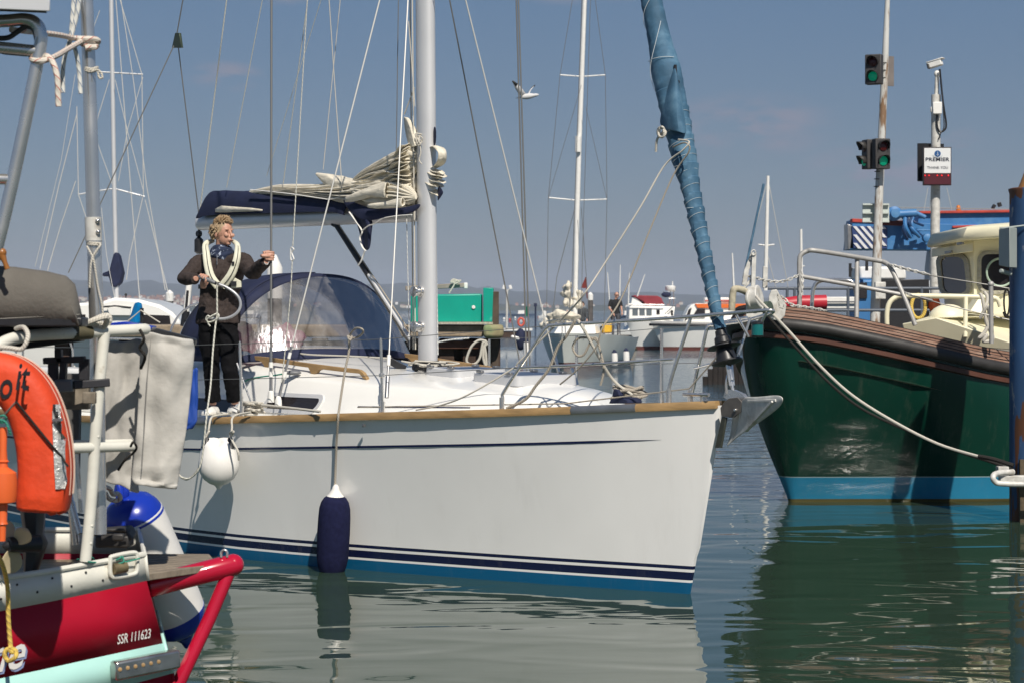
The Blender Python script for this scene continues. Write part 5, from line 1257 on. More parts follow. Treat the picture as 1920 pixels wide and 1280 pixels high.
for q in (.035, -.015, .05): m.tube([p+(c[min(i+1, n_-1)]-c[max(i-1, 0)]).normalized().cross(Vector((0, -1, 0)))*-.0935+Vector((0, q, 0)) for i, p in enumerate(c)][4:-3], .0016, 5)
m.build_each('seam', mat('pale_seam', (.65, .5, .4), .8), lbo)
from mathutils.bvhtree import BVHTree
def draper(ob):
    "puts points on the camera-side surface of ob"
    o_ = Vector(ob['_o']); bv = BVHTree.FromPolygons([v.co+o_ for v in ob.data.vertices], [tuple(p.vertices) for p in ob.data.polygons])
    def f(p, off):
        h_ = bv.ray_cast(Vector((p.x, p.y-1, p.z)), Vector((0, 1, 0)))
        return Vector((p.x, h_[0].y-off, p.z)) if h_[0] is not None else p
    return f
DR = draper(lbo)
def on_float(ob, off):
    "lays flat lettering on the plane that fits the float behind it"
    o_ = Vector(ob['_o']); ps = [v.co+o_ for v in ob.data.vertices]; hs = [DR(p, 0) for p in ps]; n_ = len(ps)
    c_ = sum(hs, Vector())/n_; sxx = sum((h.x-c_.x)**2 for h in hs); szz = sum((h.z-c_.z)**2 for h in hs); sxz = sum((h.x-c_.x)*(h.z-c_.z) for h in hs)
    sxy = sum((h.x-c_.x)*(h.y-c_.y) for h in hs); szy = sum((h.z-c_.z)*(h.y-c_.y) for h in hs); D_ = sxx*szz-sxz*sxz
    p_ = (sxy*szz-szy*sxz)/D_; q_ = (szy*sxx-sxy*sxz)/D_
    pl = lambda h: c_.y+p_*(h.x-c_.x)+q_*(h.z-c_.z)
    w_ = max(pl(h)-h.y for h in hs)+off
    for v, h in zip(ob.data.vertices, hs): v.co = Vector((h.x, pl(h)-w_, h.z))-o_
on_float(lettering('it', .14, P(42, 707, 7.29), (1, 0, -.04), (.0, 0, 1), M['black'], lb_, shear=.15, bold=.002, sx=.66), .003)
on_float(lettering('o', .14, P(6, 724, 7.29), (1, 0, .15), (0, 0, 1), M['black'], lb_, shear=.12, bold=.002, sx=.66), .003)
m = MB(); m.grid([[DR(P(95+8*t_/12+x_*18, 757+13.3*t_, 7.312), .009) for x_ in (0, .25, .5, .75, 1)] for t_ in range(13)])
m.build('reflective_tape', mat('silver_tape', (.55, .55, .53), .25, .3, var=.35, vs=60, bump=.8, bs=80), lb_)
m = MB(); m.bar(DR(P(97, 787, 7.30), .014), DR(P(115, 786, 7.30), .014), .012, .01); m.build('tape_buckle', M['grey'], lb_)
m = MB(); m.tube([DR(P(30+98*t_/14, 752+122*t_/14, 7.31), .012) for t_ in range(15)], .0042, 6); m.build('strap', M['rope_black'], lb_)
m = MB(); m.tube([P(30, 752, 7.32), P(10, 775, 7.34), P(-8, 792, 7.36)], .0042, 6); m.build('strap', M['steel'], lb_)
db = thing('marker_float', 'orange bottle shaped marker float at the left edge in front of the lifebuoy', 'float', tuple(P(6, 1000, 7.25)))
m = MB(); m.lathe(P(6, 800, 7.25), P(4, 1000, 7.25)-P(6, 800, 7.25), [(-.0, .012), (.02, .014), (.08, .013), (.115, .016), (.12, .022), (.125, .016), (.14, .018), (.16, .047), (.19, .050), (.24, .050), (.262, .046), (.27, .018), (.33, .016), (.34, .020), (.345, .014), (.40, .012)], 24); m.build('float', M['oran2'], db, 40)
m = MB(); m.tube(spl([P(-5, 782, 7.23), P(6, 778, 7.22), P(12, 784, 7.23), P(4, 792, 7.24), P(-3, 786, 7.22), P(10, 790, 7.22), P(16, 802, 7.22), P(20, 814, 7.23)], 5), .004, 6); m.build('twine', M['rope_green'], db)
ob = thing('outboard_motor', 'black outboard leg with a cream propeller stowed behind the lifebuoy', 'outboard', tuple(P(60, 1075, 7.9)))
m = MB(); m.loft([[P(u, v, 7.95)+Vector((sx*w_, sy*.05, 0)) for sx, sy in ((-1, -.4), (-.5, -1), (.5, -1), (1, -.4), (1, .4), (.5, 1), (-.5, 1), (-1, .4))] for u, v, w_ in ((62, 900, .050), (62, 960, .045), (64, 1000, .035), (66, 1018, .045), (64, 1032, .04), (58, 1075, .022))]); m.tube([P(72, 1018, 7.8), P(15, 1020, 7.72)], [.035, .028], 14); m.build('leg', M['black'], ob, 50)
m = MB(); m.lathe(P(26, 1021, 7.74), (-.9, -.5, 0), [(-.03, .02), (0, .028), (.03, .02), (.045, .004)], 14); m.build('hub', M['black'], ob)
for a in (20, 140, 260):
    m = MB(); c0_ = P(24, 1020, 7.74); e1 = Vector((cos(radians(a))*.45+.0, -.35*cos(radians(a)), sin(radians(a)))).normalized(); e2 = Vector((.5, -.8, .2)).cross(e1).normalized()
    m.grid([[c0_+e1*(.015+.095*t)+e2*(w_*q)+Vector((0, .018*q, 0)) for q in (-1, -.3, .3, 1)] for t, w_ in ((0, .012), (.3, .034), (.65, .042), (.9, .03), (1, .008))]); m.build('propeller_blade', mat('cream_blade', (.50, .42, .26), .4, var=.15), ob, 80, solid=.005, sub=1)
bfd = thing('cylinder_fender', 'big white fender with shiny blue ends wedged by the red platform', 'fender', tuple(P(340, 1180, 9.35)))
fa_ = P(233, 930, 9.2); fb_ = P(345, 1190, 9.45); ax = fb_-fa_; L0 = ax.length; n0 = ax.normalized()
bprof = [(.0, .03), (.012, .07), (.035, .105), (.07, .128), (.11, .14)]
m = MB(); m.lathe(fa_, ax, [(h, r) for h, r in ((.10, .1385), (.13, .1415), (.3, .143), (L0-.16, .143), (L0-.11, .14))], 32); m.build('body', M['pvc'], bfd, 60)
m = MB(); m.lathe(fa_, ax, bprof+[(.118, .1418)], 32); m.ball(fa_-n0*.03, (.035, .02, .05), 12, 8)
m.tube([fa_+n0*.05+Vector((-.03, -.05, 0)), fa_-n0*.04+Vector((.0, -.02, 0)), fa_-n0*.075], [.02, .017, .012], 8); m.build('top_end', M['blue'], bfd, 60)
m = MB(); m.lathe(fb_, -ax, bprof+[(.118, .1418)], 32); m.tube([fb_, fb_+n0*.03, fb_+n0*.06], [.05, .026, .02], 12); m.build('bottom_end', M['blue'], bfd, 60)
rope('fender_rope', [P(198, 912, 8.9), P(206, 916, 8.9), P(212, 926, 9.0), P(220, 924, 9.05), P(226, 932, 9.05), P(218, 938, 9.05), P(204, 934, 9.0), P(198, 924, 8.9)], .010, 'rope_red', 'red flecked rope through the eye of the blue ended fender')
# canvas
def cloth(name, rows, Y, mt, label, thick=.05, amp=.03, seed=0, parent=None, sub=1, cat='canvas cover'):
    m = MB(); nr = len(rows); g = []
    fr = []
    K = 10
    tabs = rows
    for i in range(25):
        t = i/24*(nr-1); a = int(min(t, nr-2)); q = t-a
        L_ = [tabs[a][j]+(tabs[a+1][j]-tabs[a][j])*q for j in range(4)]
        row = []
        for j in range(K+1):
            x = j/K; u = L_[0]+(L_[2]-L_[0])*x; v = L_[1]+(L_[3]-L_[1])*x
            dy = amp*noise.noise(Vector((x*2.4+seed, t*1.1, seed)))+amp*.6*noise.noise(Vector((x*6+t*1.6+seed, t*1.2-x*2, 2))); v += 5*noise.noise(Vector((x*3+seed, i, 4)))*(i == 0 or i == 24)
            row.append(P(u, v, Y+dy-thick*sin(pi*x)**.5))
        fr.append(row)
    m.grid(fr); o = m.build(name, mt, parent, 80, solid=.010, sub=sub)
    if label: tag(o, label, cat)
    return o
cloth('dodger_cloth', [(196, 640, 268, 636), (192, 700, 262, 700), (188, 800, 258, 800), (186, 870, 256, 880), (192, 900, 262, 924)], 8.45, M['lgrey'], 'shaded grey canvas dodger laced behind the white guardrail post', .0, .03, 3)
lg = cloth('canvas_bag', [(268, 622, 362, 636), (262, 650, 366, 652), (260, 720, 360, 720), (256, 800, 351, 800), (250, 860, 341, 862), (246, 896, 334, 906), (252, 908, 332, 916)], 8.30, mat('pale_canvas', (.47, .455, .42), .85, var=.10, vs=4, bump=.35, bs=30), 'light grey canvas bag hanging at the end of the white guardrail', .02, .035, 7)
m = MB(); m.tube([P(283, 636, 8.26), P(277, 700, 8.25), P(271, 800, 8.25), P(266, 880, 8.25)], .0018, 5); m.build('seam', mat('dark_seam', (.28, .27, .25), .9), lg)
m = MB(); m.prism([P(272, 620, 8.30), P(292, 616, 8.30), P(330, 626, 8.32), P(366, 636, 8.36), P(364, 648, 8.36), P(318, 640, 8.3)], (0, .06, 0)); tag(m.build('canvas_strap', M['black'], bevel=.004), 'black webbing lying over the top of the grey canvas bag', 'strap')
cloth('blue_sheet', [(352, 690, 371, 690), (351, 740, 371, 740), (349, 790, 370, 788), (349, 804, 360, 803)], 8.45, mat('blue_canvas', (.01, .06, .34), .6, var=.1), 'strip of bright blue canvas showing right of the grey bag', .0, .01, 5)
m = MB(); m.prism([P(205, 606, 8.35), P(232, 603, 8.35), P(285, 612, 8.35), P(283, 620, 8.35), P(262, 616, 8.35), P(205, 611, 8.35)], (0, .12, 0)); tag(m.build('blue_cloth', M['blue'], bevel=.004), 'flat blue cloth lying along the top of the white guardrail', 'cloth')
# ropes on the red boat
rope('lashing', [P(20, 56, 7.6), P(60, 60, 7.7), P(110, 66, 8.0), P(140, 72, 8.22), P(180, 74, 8.25), P(182, 82, 8.3), P(166, 86, 8.34), P(152, 80, 8.3), P(158, 84, 8.26), P(182, 88, 8.26), P(160, 90, 8.25)], .011, 'rope_red', 'red flecked rope stretched from the stern arch to the steel post')
rope('lashing', [P(152, 78, 8.24), P(128, 92, 8.0), P(104, 106, 7.7), P(82, 114, 7.58), P(64, 114, 7.58), P(60, 108, 7.62), P(76, 104, 7.64), P(92, 108, 7.6), P(102, 124, 7.58), P(108, 150, 7.57), P(109, 180, 7.57), P(110, 200, 7.57)], .011, 'rope_red', 'red flecked rope knotted round the stern arch with its tail hanging')
rope('halyard_tail', [P(150, -20, 8.2), P(146, 20, 8.2), P(134, 66, 8.2), P(130, 82, 8.2), P(140, 90, 8.18), P(148, 130, 8.2), P(151, 176, 8.2)], .009, 'rope_blue', 'blue flecked rope with its frayed tail beside the steel post')
rope('halyard_tail', [P(140, -20, 8.22), P(136, 30, 8.22), P(132, 74, 8.22), P(124, 96, 8.22), P(118, 130, 8.22), P(118, 174, 8.22)], .009, 'rope_blue', 'second blue flecked rope hanging left of the steel post')
rope('whipping', [P(170+13*cos(a*1.0), 126+a*.45+1.5*sin(a*3), 8.3+.032*sin(a)) for a in [j*.7 for j in range(26)]]+[P(184, 132, 8.25), P(190, 138, 8.25), P(192, 146, 8.25), P(186, 146, 8.25), P(184, 136, 8.25)], .0045, 'ropew', 'thin cord wound round the steel post above the collar')
rope('whipping', [P(176+13*cos(a), 453+a*.55, 8.3+.034*sin(a)) for a in [j*.7 for j in range(22)]]+[P(188, 458, 8.26), P(180, 472, 8.25), P(174, 482, 8.25), P(170, 500, 8.25), P(168, 540, 8.26)], .0045, 'ropew', 'thin cord wound round the steel post below the collar')
rope('cord_tail', [P(163, 462, 8.26), P(170, 475, 8.25), P(176, 490, 8.25), P(184, 540, 8.26), P(191, 570, 8.26), P(193, 590, 8.26)], .0040, 'ropew', 'thin cord running down the steel post to the rail')
rope('mooring_line', [P(156, 608, 8.0), P(172, 602, 8.05), P(190, 594, 8.1), P(202, 592, 8.1), P(206, 600, 8.1), P(200, 608, 8.1), P(186, 606, 8.05), P(165, 606, 8.0), P(185, 598, 8.0), P(200, 596, 8.02), P(196, 612, 8.05), P(180, 612, 8.05)], .011, 'ropew', 'cream rope bunched on the guardrail beside the dark cover')
rope('rail_rope', [P(-10, 650, 7.6), P(18, 652, 7.6), P(40, 654, 7.6), P(50, 640, 7.6), P(52, 626, 7.62), P(44, 614, 7.66), P(30, 616, 7.7)], .009, 'ropew', 'white rope looped round the bent guardrail above the lifebuoy')
rope('twine', [P(145, 1048, 8.05), P(160, 1046, 8.0), P(172, 1044, 8.05), P(176, 1050, 8.1), P(165, 1052, 8.0), P(200, 1054, 8.1), P(224, 1046, 8.1), P(228, 1040, 8.12), P(232, 1052, 8.1), P(222, 1056, 8.1), P(262, 1046, 8.15)], .0035, 'rope_green', 'green twine tied from the guardrail foot to the fairlead')
rope('yellow_line', [P(-4, 1040, 7.5), P(6, 1062, 7.5), P(14, 1100, 7.6), P(16, 1160, 7.62), P(20, 1210, 7.62), P(24, 1222, 7.6), P(14, 1216, 7.6), P(8, 1226, 7.6), P(16, 1238, 7.6), P(28, 1232, 7.58), P(30, 1220, 7.6), P(16, 1212, 7.6)], .0085, 'rope_yel', 'yellow flecked rope hanging in a loop over the red hull')
rope('tie', [P(245, 836, 8.12), P(250, 828, 8.1), P(256, 838, 8.12), P(250, 848, 8.14), P(234, 862, 8.15), P(222, 880, 8.2)], .005, 'rope_black', 'dark blue tie lacing the canvas to the lower guardrail')
rope('tie', [P(262, 618, 8.12), P(270, 636, 8.12), P(262, 652, 8.14), P(272, 668, 8.15), P(264, 690, 8.2)], .006, 'rope_black', 'dark blue tie lacing the canvas to the upper guardrail')
# ================================================================= green wooden work boat on the right
BB = radians(42); GX, GY = 2.60, 22.17; CB, SB = cos(BB), sin(BB)
def G(l, s, z): return Vector((GX+CB*l+SB*s, GY+SB*l-CB*s, z))
GD = [(0, .06), (.12, .30), (.3, .52), (.7, .93), (1.2, 1.27), (2, 1.62), (3, 1.86), (5, 2.0), (7, 1.9), (9.5, 1.5)]
GW = [(0, .03), (.2, .20), (.5, .46), (1, .90), (1.76, 1.56), (2.5, 1.80), (4, 1.92), (6, 1.9), (9.5, 1.3)]
GZ = [(0, 1.97), (.3, 1.92), (.7, 1.81), (1.2, 1.68), (2, 1.50), (3, 1.36), (5, 1.22), (9.5, 1.3)]
gzs = lambda l: ssm(GZ, l)
def ghb(l, t):
    l0 = .60*(1-t); d = l-l0
    if d <= 0: return .03
    a = ssm(GW, max(0, d)); b = ssm(GD, l); return a+(b-a)*t**1.5
gb = thing('wooden_boat', 'dark green wooden workboat with a cream wheelhouse, moored at the right', 'boat', tuple(G(1, 0, 0)))
gt = [-.3, -.1, 0, .03, .08, .15, .25, .33, .4, .48, .55, .62, .7, .78, .85, .93, 1]
gl = [0, .03, .08, .15, .25, .4, .6, .85, 1.15, 1.5, 1.9, 2.4, 3, 4, 5, 6.5, 8, 9.5]
rows = []
for t in gt:
    r = []
    for sg in (-1, 1):
        rr_ = []
        for dl in gl:
            tt = max(t, 0); l0 = .60*(1-tt); l = l0+dl*(9.5-l0)/9.5; z = t*gzs(l) if t > 0 else t
            if t > 0:  # keep the lower levels flat
                z = t*(gzs(l)*t+1.55*(1-t)) if t < 1 else gzs(l)
            b = ghb(l, tt)*(1 if t >= 0 else 1+t*.8) if dl > 0 else .03
            rr_.append(G(l, sg*b, z))
        r += rr_[::-1] if sg < 0 else rr_
    rows.append(r)
GRN = (.003, .034, .022)
GH = hull_mat('green_hull', [(.035, (.10, .085, .03)), (.275, (.025, .22, .38)), (.285, (.3, .4, .42)), (9, GRN)], .15, .15, .12, .0008)
m = MB(); m.grid(rows); nn = len(rows[0]); m.add([r[0] for r in rows]+[r[-1] for r in rows], [(i, i+1, len(rows)+i+1, len(rows)+i) for i in range(len(rows)-1)])
m.build('hull', GH, gb, 60)
m = MB(); m.grid([[G(l, q*ssm(GD, l), gzs(l)-.38) for q in (-.97, 0, .97)] for l in (.25, .5, 1.2, 2, 3, 5, 7, 9.5)]); m.build('deck', M['greyteak'], gb)
for sg in (1, -1):
    f = lambda l, o, z: G(l-o*.7*(l < .4), sg*(ssm(GD, l)+o), gzs(l)+z)
    ll = [.0, .06, .14, .25, .4, .6, .85, 1.15, 1.5, 1.9, 2.4, 3, 4, 5, 6.5, 8, 9.5]
    m = MB(); m.tube([f(l, .05, -.01) for l in ll], .066, 14); m.build('rubbing_strake', M['rubber'], gb, 60)
    m = MB(); m.loft([[f(l, .045, -.16), f(l, .045, -.11), f(l, -.02, -.09), f(l, -.02, -.17)] for l in ll]); m.build('lower_strake', mat('brown_strake', (.09, .035, .022), .5, var=.2), gb)
    wd = mat('weathered_rail', (.23, .125, .085), .65, var=.3, vs=7, bump=.5, bs=30, col2=(.34, .23, .17), c2s=9, c2t=(.5, .7), stretch=(.6, .6, 5))
    m = MB(); m.loft([[f(l, .055, .055), f(l, .040, .11), f(l, .022, .115), f(l, .016, .175), f(l, .0, .18), f(l, -.06, .185), f(l, -.07, .03)] for l in ll]); wr_ob = m.build('wooden_rail', wd, gb, 25)
    m = MB()
    for o_, z_ in ((.052, .078), (.037, .112), (.020, .145), (.012, .178)): m.tube([f(l, o_, z_) for l in ll], .0045, 4)
    m.build_each('plank_seam', M['dark'], wr_ob)
# scratched bright deck fittings at the stem
m = MB()
for s, u0 in ((.13, 0), (-.02, -42)):
    m.prism([P(x+u0, y, 21.75+s) for x, y in ((1440, 598), (1441, 556), (1446, 544), (1456, 543), (1463, 556), (1474, 572), (1471, 592), (1462, 602))], (0, -.03, 0))
m.build_each('roller_cheek', M['galv'], gb, bevel=.006)
m = MB(); m.tube([P(1404, 582, 21.9), P(1444, 578, 21.75)], .075, 16); m.build('bow_roller', mat('green_roller', (.06, .09, .07), .6, var=.2), gb)
m = MB(); m.tube([P(1405, 560, 21.75), P(1425, 556, 21.7)], .125, 20); m.tube([P(1404, 560, 21.7), P(1410, 560, 21.68)], .10, 20); m.build('windlass_drum', M['galv'], gb, bevel=.01)
m = MB(); m.tube(spl([P(1372, 583, 21.6), P(1374, 552, 21.6), P(1378, 542, 21.6), P(1392, 544, 21.65), P(1402, 550, 21.7)], 6), [.036]*25, 12); m.build('bow_horn', mat('stone_paint', (.42, .38, .28), .8, var=.3, vs=20), gb)
m = MB(); m.bar(P(1395, 535, 21.9), P(1400, 505, 21.9), .04, .05); m.bar(P(1400, 506, 21.9), P(1412, 476, 21.9), .04, .05); m.bar(P(1412, 540, 21.85), P(1414, 474, 21.85), .04, .045); m.tube([P(1413+4*cos(a), 474+5*sin(a), 21.82) for a in [j*.63 for j in range(10)]], .008, 6, True)
m.bar(P(1394, 540, 21.9), P(1414, 520, 21.9), .03, .03); m.bar(P(1434, 540, 22.1), P(1435, 500, 22.1), .05, .05); m.build_each('stem_frame', M['galv'], gb, bevel=.004)
def chain(pts, link=.05, r=.006, name='chain', parent=gb):
    p = spl(pts, 12); L_ = 0; m = MB(); nx = 0; k = 0
    for a, b in zip(p, p[1:]):
        d = (b-a); n_ = d.length
        while nx < L_+n_:
            c = a+d*((nx-L_)/n_); t = d.normalized(); s_ = t.cross(Vector((0, -1, .3))).normalized(); s_ = s_ if k % 2 else t.cross(s_)
            m.tube([c+t*link*.62*cos(q)+s_*link*.30*sin(q) for q in [j*pi/4 for j in range(8)]], r, 5, True); nx += link*.85; k += 1
        L_ += n_
    return m.build(name, M['galv'], parent)
chain([P(1402, 518, 21.9), P(1420, 522, 21.9), P(1440, 527, 22.0), P(1465, 528, 22.1), P(1485, 522, 22.1), P(1499, 515, 22.2)])
chain([P(1503, 510, 22.2), P(1505, 530, 22.15), P(1502, 560, 22.15)], .04, .005)
chain([P(1458, 552, 21.7), P(1462, 575, 21.7), P(1468, 577, 21.7), P(1470, 570, 21.7)], .03, .004)
chain([P(1468, 558, 22.0), P(1485, 572, 22.0), P(1520, 578, 22.1), P(1548, 583, 22.1)], .05, .007)
# bow rails
GP = mat('grey_rail_paint', (.42, .41, .39), .55, .3, var=.1, vs=20)
m = MB(); r = .026
m.tube(spl([P(1499, 578, 22.3), P(1499, 520, 22.3), P(1499, 490, 22.3), P(1502, 478, 22.3), P(1514, 471, 22.3), P(1535, 471, 22.3), P(1640, 488, 22.6), P(1658, 492, 22.6), P(1668, 500, 22.55), P(1680, 522, 22.5), P(1700, 568, 22.4), P(1716, 610, 22.35)], 4), r, 10)
m.tube([P(1500, 518, 22.3), P(1610, 537, 22.5), P(1692, 553, 22.45)], r*.9, 10); m.tube([P(1607, 484, 22.55), P(1606, 596, 22.4)], r, 10)
m.build('bow_rail', GP, gb)
m = MB(); m.tube(spl([P(1522, 582, 22.9), P(1524, 548, 22.9), P(1530, 532, 22.9), P(1545, 526, 22.9), P(1585, 526, 23), P(1600, 532, 23), P(1606, 560, 23), P(1607, 590, 23)], 5), .022, 10); m.build('inner_hoop', M['steel'], gb)
CR = M['cream']
m = MB(); m.tube(spl([P(1663, 612, 23.0), P(1663, 586, 23), P(1668, 568, 23), P(1680, 558, 23), P(1700, 555, 23), P(1790, 556, 23.1), P(1855, 558, 23.1), P(1870, 562, 23.1), P(1876, 575, 23.1)], 5), .028, 10); m.tube([P(1811, 558, 23.1), P(1810, 632, 23.0)], .026, 10); m.build('cream_rail', CR, gb)
m = MB(); m.tube([P(1858, 534, 22.1), P(1859, 644, 22.1)], .025, 10); m.ball(P(1858, 533, 22.1), .034, 10, 8); m.build('stanchion', GP, gb)
for pts in (([P(1672, 498, 22.5), P(1700, 506, 22.4), P(1735, 515, 22.3), P(1857, 535, 22.1), P(1930, 548, 22)]), ([P(1700, 552, 22.4), P(1726, 558, 22.3), P(1765, 570, 22.2), P(1857, 592, 22.1), P(1930, 608, 22)])):
    m = MB(); m.tube(pts, .007, 6); m.build('guard_wire', M['wire'], gb)
chain([P(1670, 497, 22.5), P(1700, 505, 22.4), P(1740, 515, 22.3)], .05, .008); chain([P(1700, 550, 22.4), P(1714, 556, 22.35)], .04, .006)
m = MB(); m.tube([P(1726, 558, 22.3), P(1748, 564, 22.25)], .018, 8); m.build('bottle_screw', M['dsteel'], gb)
# foredeck trunk and wheelhouse
m = MB(); m.loft([[P(1700, 640, 23.2), P(1950, 660, 22.9), P(1960, 650, 25.0), P(1720, 620, 25.0)], [P(1692, 607, 23.2), P(1755, 596, 23.0), P(1960, 600, 25.0), P(1720, 600, 25.0)], [P(1760, 590, 23.9), P(1930, 592, 23.7), P(1960, 585, 25.0), P(1760, 588, 25.0)]])
m.build('foredeck_trunk', CR, gb, 30, bevel=.01)
m = MB(); c = P(1778, 598, 23.8); m.ball(c, (.23, .2, .17), 20, 12); m.build('dome_vent', CR, gb)
m = MB(); m.prism([P(1818, 585, 23.6), P(1838, 555, 23.7), P(1842, 555, 23.7), P(1846, 590, 23.6)], (0, .3, 0)); m.build('vent_hood', CR, gb, bevel=.006)
wx = [(1762, 25.4), (1826, 24.55), (1905, 24.45), (2000, 24.8)]
def ww(i, v): u, Y = wx[i]; return P(u+(v-440)*.07*(i < 1), v, Y)
m = MB(); lv = (438, 452, 480, 555, 575, 612)
for i in range(3): m.grid([[ww(i, v), ww(i+1, v)] for v in lv])
m.grid([[ww(0, v)+Vector((.5, 2.2, 0)), ww(0, v)] for v in lv])
wh = m.build('wheelhouse', CR, gb, 25)
m = MB()
rf = [(1739, 462, 25.3), (1806, 448, 24.2), (1900, 441, 23.95), (2010, 440, 24.3)]
m.grid([[P(u, v, Y) for u, v, Y in rf], [P(u+8, v-19, Y+.04) for u, v, Y in rf], [P(u+12, v-21.5, Y+.12) for u, v, Y in rf], [P(u+30, v-24, Y+2.6) for u, v, Y in rf]])
m.grid([[P(u, v, Y) for u, v, Y in rf], [P(max(u+20, 1765), v+1, Y+.4) for u, v, Y in rf]])
m.build('roof', CR, gb, 25, solid=.03)
m = MB(); m.prism([P(1752, 466, 25.2), P(1751, 482, 25.2), P(1824, 472, 24.3), P(1824, 455, 24.3)], (0, .15, 0)); m.build('visor', CR, gb, bevel=.008)
m = MB(); m.bar(P(1773, 474, 24.85), P(1785, 472, 24.7), .03, .03); m.bar(P(1795, 458, 24.4), P(1806, 456, 24.3), .03, .03); m.build_each('lamp', M['dsteel'], gb, bevel=.004)
def whwin(i, ua, ub, va, vb, tilt, dY):
    A0 = Vector(ww(i, 500)); A1 = Vector(ww(i+1, 500)); d = (A1-A0); ux_ = d.normalized(); nrm = Vector((ux_.y, -ux_.x, 0))
    def on(u, v, o=0.0):
        k = (u-960)/F; t = (k*A0.y-A0.x)/(d.x-k*d.y); q = A0+d*t; return P(u, v, q.y)+nrm*o
    cu, cv = (ua+ub)/2, (va+vb)/2; wu, wv = ub-ua, vb-va
    inn = rrect(0, 0, wu, wv, 13, 6); out = rrect(0, 0, wu+16, wv+14, 19, 6)
    tr = lambda x, z, o: on(cu+x+tilt*z*.1, cv-z, o)
    m = MB(); m.loft([[tr(x, z, .004) for x, z in out], [tr(x, z, .022) for x, z in out], [tr(x, z, .022) for x, z in inn], [tr(x, z, .004) for x, z in inn]], cap=False)
    w_ = m.build('window', mat('window_frame', (.40, .38, .30), .6, .2, var=.2, vs=30), wh, 40)
    m = MB(); m.add([tr(x, z, .008) for x, z in inn], [list(range(len(inn)))]); m.build('pane', M['smoke'], w_)
    m = MB()
    for j in range(0, len(out), 1):
        x = (out[j][0]+inn[j][0])/2; z = (out[j][1]+inn[j][1])/2; m.ball(tr(x, z, .024), .008, 6, 4)
    for k in range(1, 5):
        for sx in (-1, 1): m.ball(tr(sx*(wu/2+4), -wv/2+wv*k/5, .024), .008, 6, 4)
        for sz in (-1, 1): m.ball(tr(-wu/2+wu*k/5, sz*(wv/2+3.5), .024), .008, 6, 4)
    m.build_each('rivet', M['dsteel'], w_)
whwin(0, 1768, 1813, 482, 550, -1, 0); whwin(1, 1840, 1896, 477, 545, 0, 0)
m = MB(); m.tube([P(1876+26*cos(a), 511+26*sin(a), 24.35) for a in [j*2*pi/28 for j in range(28)]], .013, 8, True); m.build('clear_view_screen', mat('mint_rim', (.35, .45, .36), .5), wh)
# chafe marks: fine pale scratches in the topsides belong to the paint; lines and ropes of the boat
rope('mooring_line', [P(1418, 556, 21.5), P(1428, 568, 21.4), P(1446, 586, 21.3), P(1480, 622, 21.3), P(1540, 688, 21.25), P(1600, 742, 21.2), P(1680, 792, 21.1), P(1760, 832, 20.9), P(1835, 855, 20.6)], .015, 'ropew', 'white mooring line sagging across the green hull')
rope('mooring_line', [P(1835, 855, 20.6), P(1862, 860, 20.5), P(1900, 872, 20.4)], .022, 'rope_black', 'black sheathed end of the mooring line at the blue pile')
rope('mooring_line', [P(1440, 594, 21.55), P(1500, 660, 21.5), P(1560, 722, 21.4), P(1620, 768, 21.3), P(1700, 806, 21.15), P(1780, 840, 20.95), P(1860, 866, 20.6), P(1900, 880, 20.5)], .014, 'rope_black', 'thin black line following just below the white mooring line')
rr = random.Random(2)
rope('rail_rope', [P(1846, 548, 22.9), P(1852, 560, 22.85), P(1846, 580, 22.8), P(1838, 596, 22.8), P(1852, 575, 22.75), P(1854, 600, 22.8), P(1848, 620, 22.8), P(1836, 634, 22.8), P(1850, 628, 22.75), P(1844, 640, 22.75), P(1862, 634, 22.8), P(1850, 606, 22.8), P(1842, 560, 22.8), P(1838, 552, 22.85)], .020, 'ropew', 'white rope hanked over the cream rail of the green boat')
rope('cable_coil', [P(1890+6*cos(a)-a*.5, 568+26*sin(a)+0*a, 21.9) for a in [1.2+j*.5 for j in range(16)]], .010, 'rope_black', 'black cable coil hanging beside the blue pile')
rope('hose_coil', [P(1722+13*cos(a), 575+22*sin(a), 25+a*.02) for a in [j*.45 for j in range(44)]], .022, 'rope_yel', 'coil of tan hose hanging behind the cream rail')
m = MB(); m.ball(P(1752, 572, 25.2), (.075, .06, .10), 14, 10); m.tube([P(1752, 572, 25.2), P(1754, 558, 25.2)], .05, 10); tag(m.build('orange_buoy', M['oran2']), 'small orange float behind the cream rail of the green boat', 'buoy')
# blue steel pile
bpile = thing('mooring_pile', 'rusty blue painted steel pile at the right edge', 'pile', tuple(P(1930, 975, 20.6)))
PB = mat('pile_blue', (.030, .085, .20), .6, var=.3, vs=3, bump=.3, bs=14, col2=(.32, .34, .36), c2s=7, c2t=(.60, .66), stretch=(1, 1, .35))
t = PB.node_tree; b = t.nodes['Principled BSDF']   # rust: a band at the top and streaks near the water
ge = t.nodes.new('ShaderNodeNewGeometry'); sp = t.nodes.new('ShaderNodeSeparateXYZ'); t.links.new(ge.outputs['Position'], sp.inputs[0])
nz_ = t.nodes.new('ShaderNodeTexNoise'); nz_.inputs['Scale'].default_value = 4; nz_.inputs['Detail'].default_value = 8
mpn = t.nodes.new('ShaderNodeMapping'); mpn.inputs['Scale'].default_value = (3, 3, .35); t.links.new(ge.outputs['Position'], mpn.inputs[0]); t.links.new(mpn.outputs[0], nz_.inputs['Vector'])
rp_ = t.nodes.new('ShaderNodeValToRGB'); e = rp_.color_ramp.elements; e[0].position = 0; e[0].color = (.62, .62, .62, 1); e[1].position = .30; e[1].color = (.46, .46, .46, 1)
e2 = rp_.color_ramp.elements.new(.42); e2.color = (.22, .22, .22, 1); e3 = rp_.color_ramp.elements.new(.93); e3.color = (.22, .22, .22, 1); e4 = rp_.color_ramp.elements.new(.985); e4.color = (.62, .62, .62, 1)
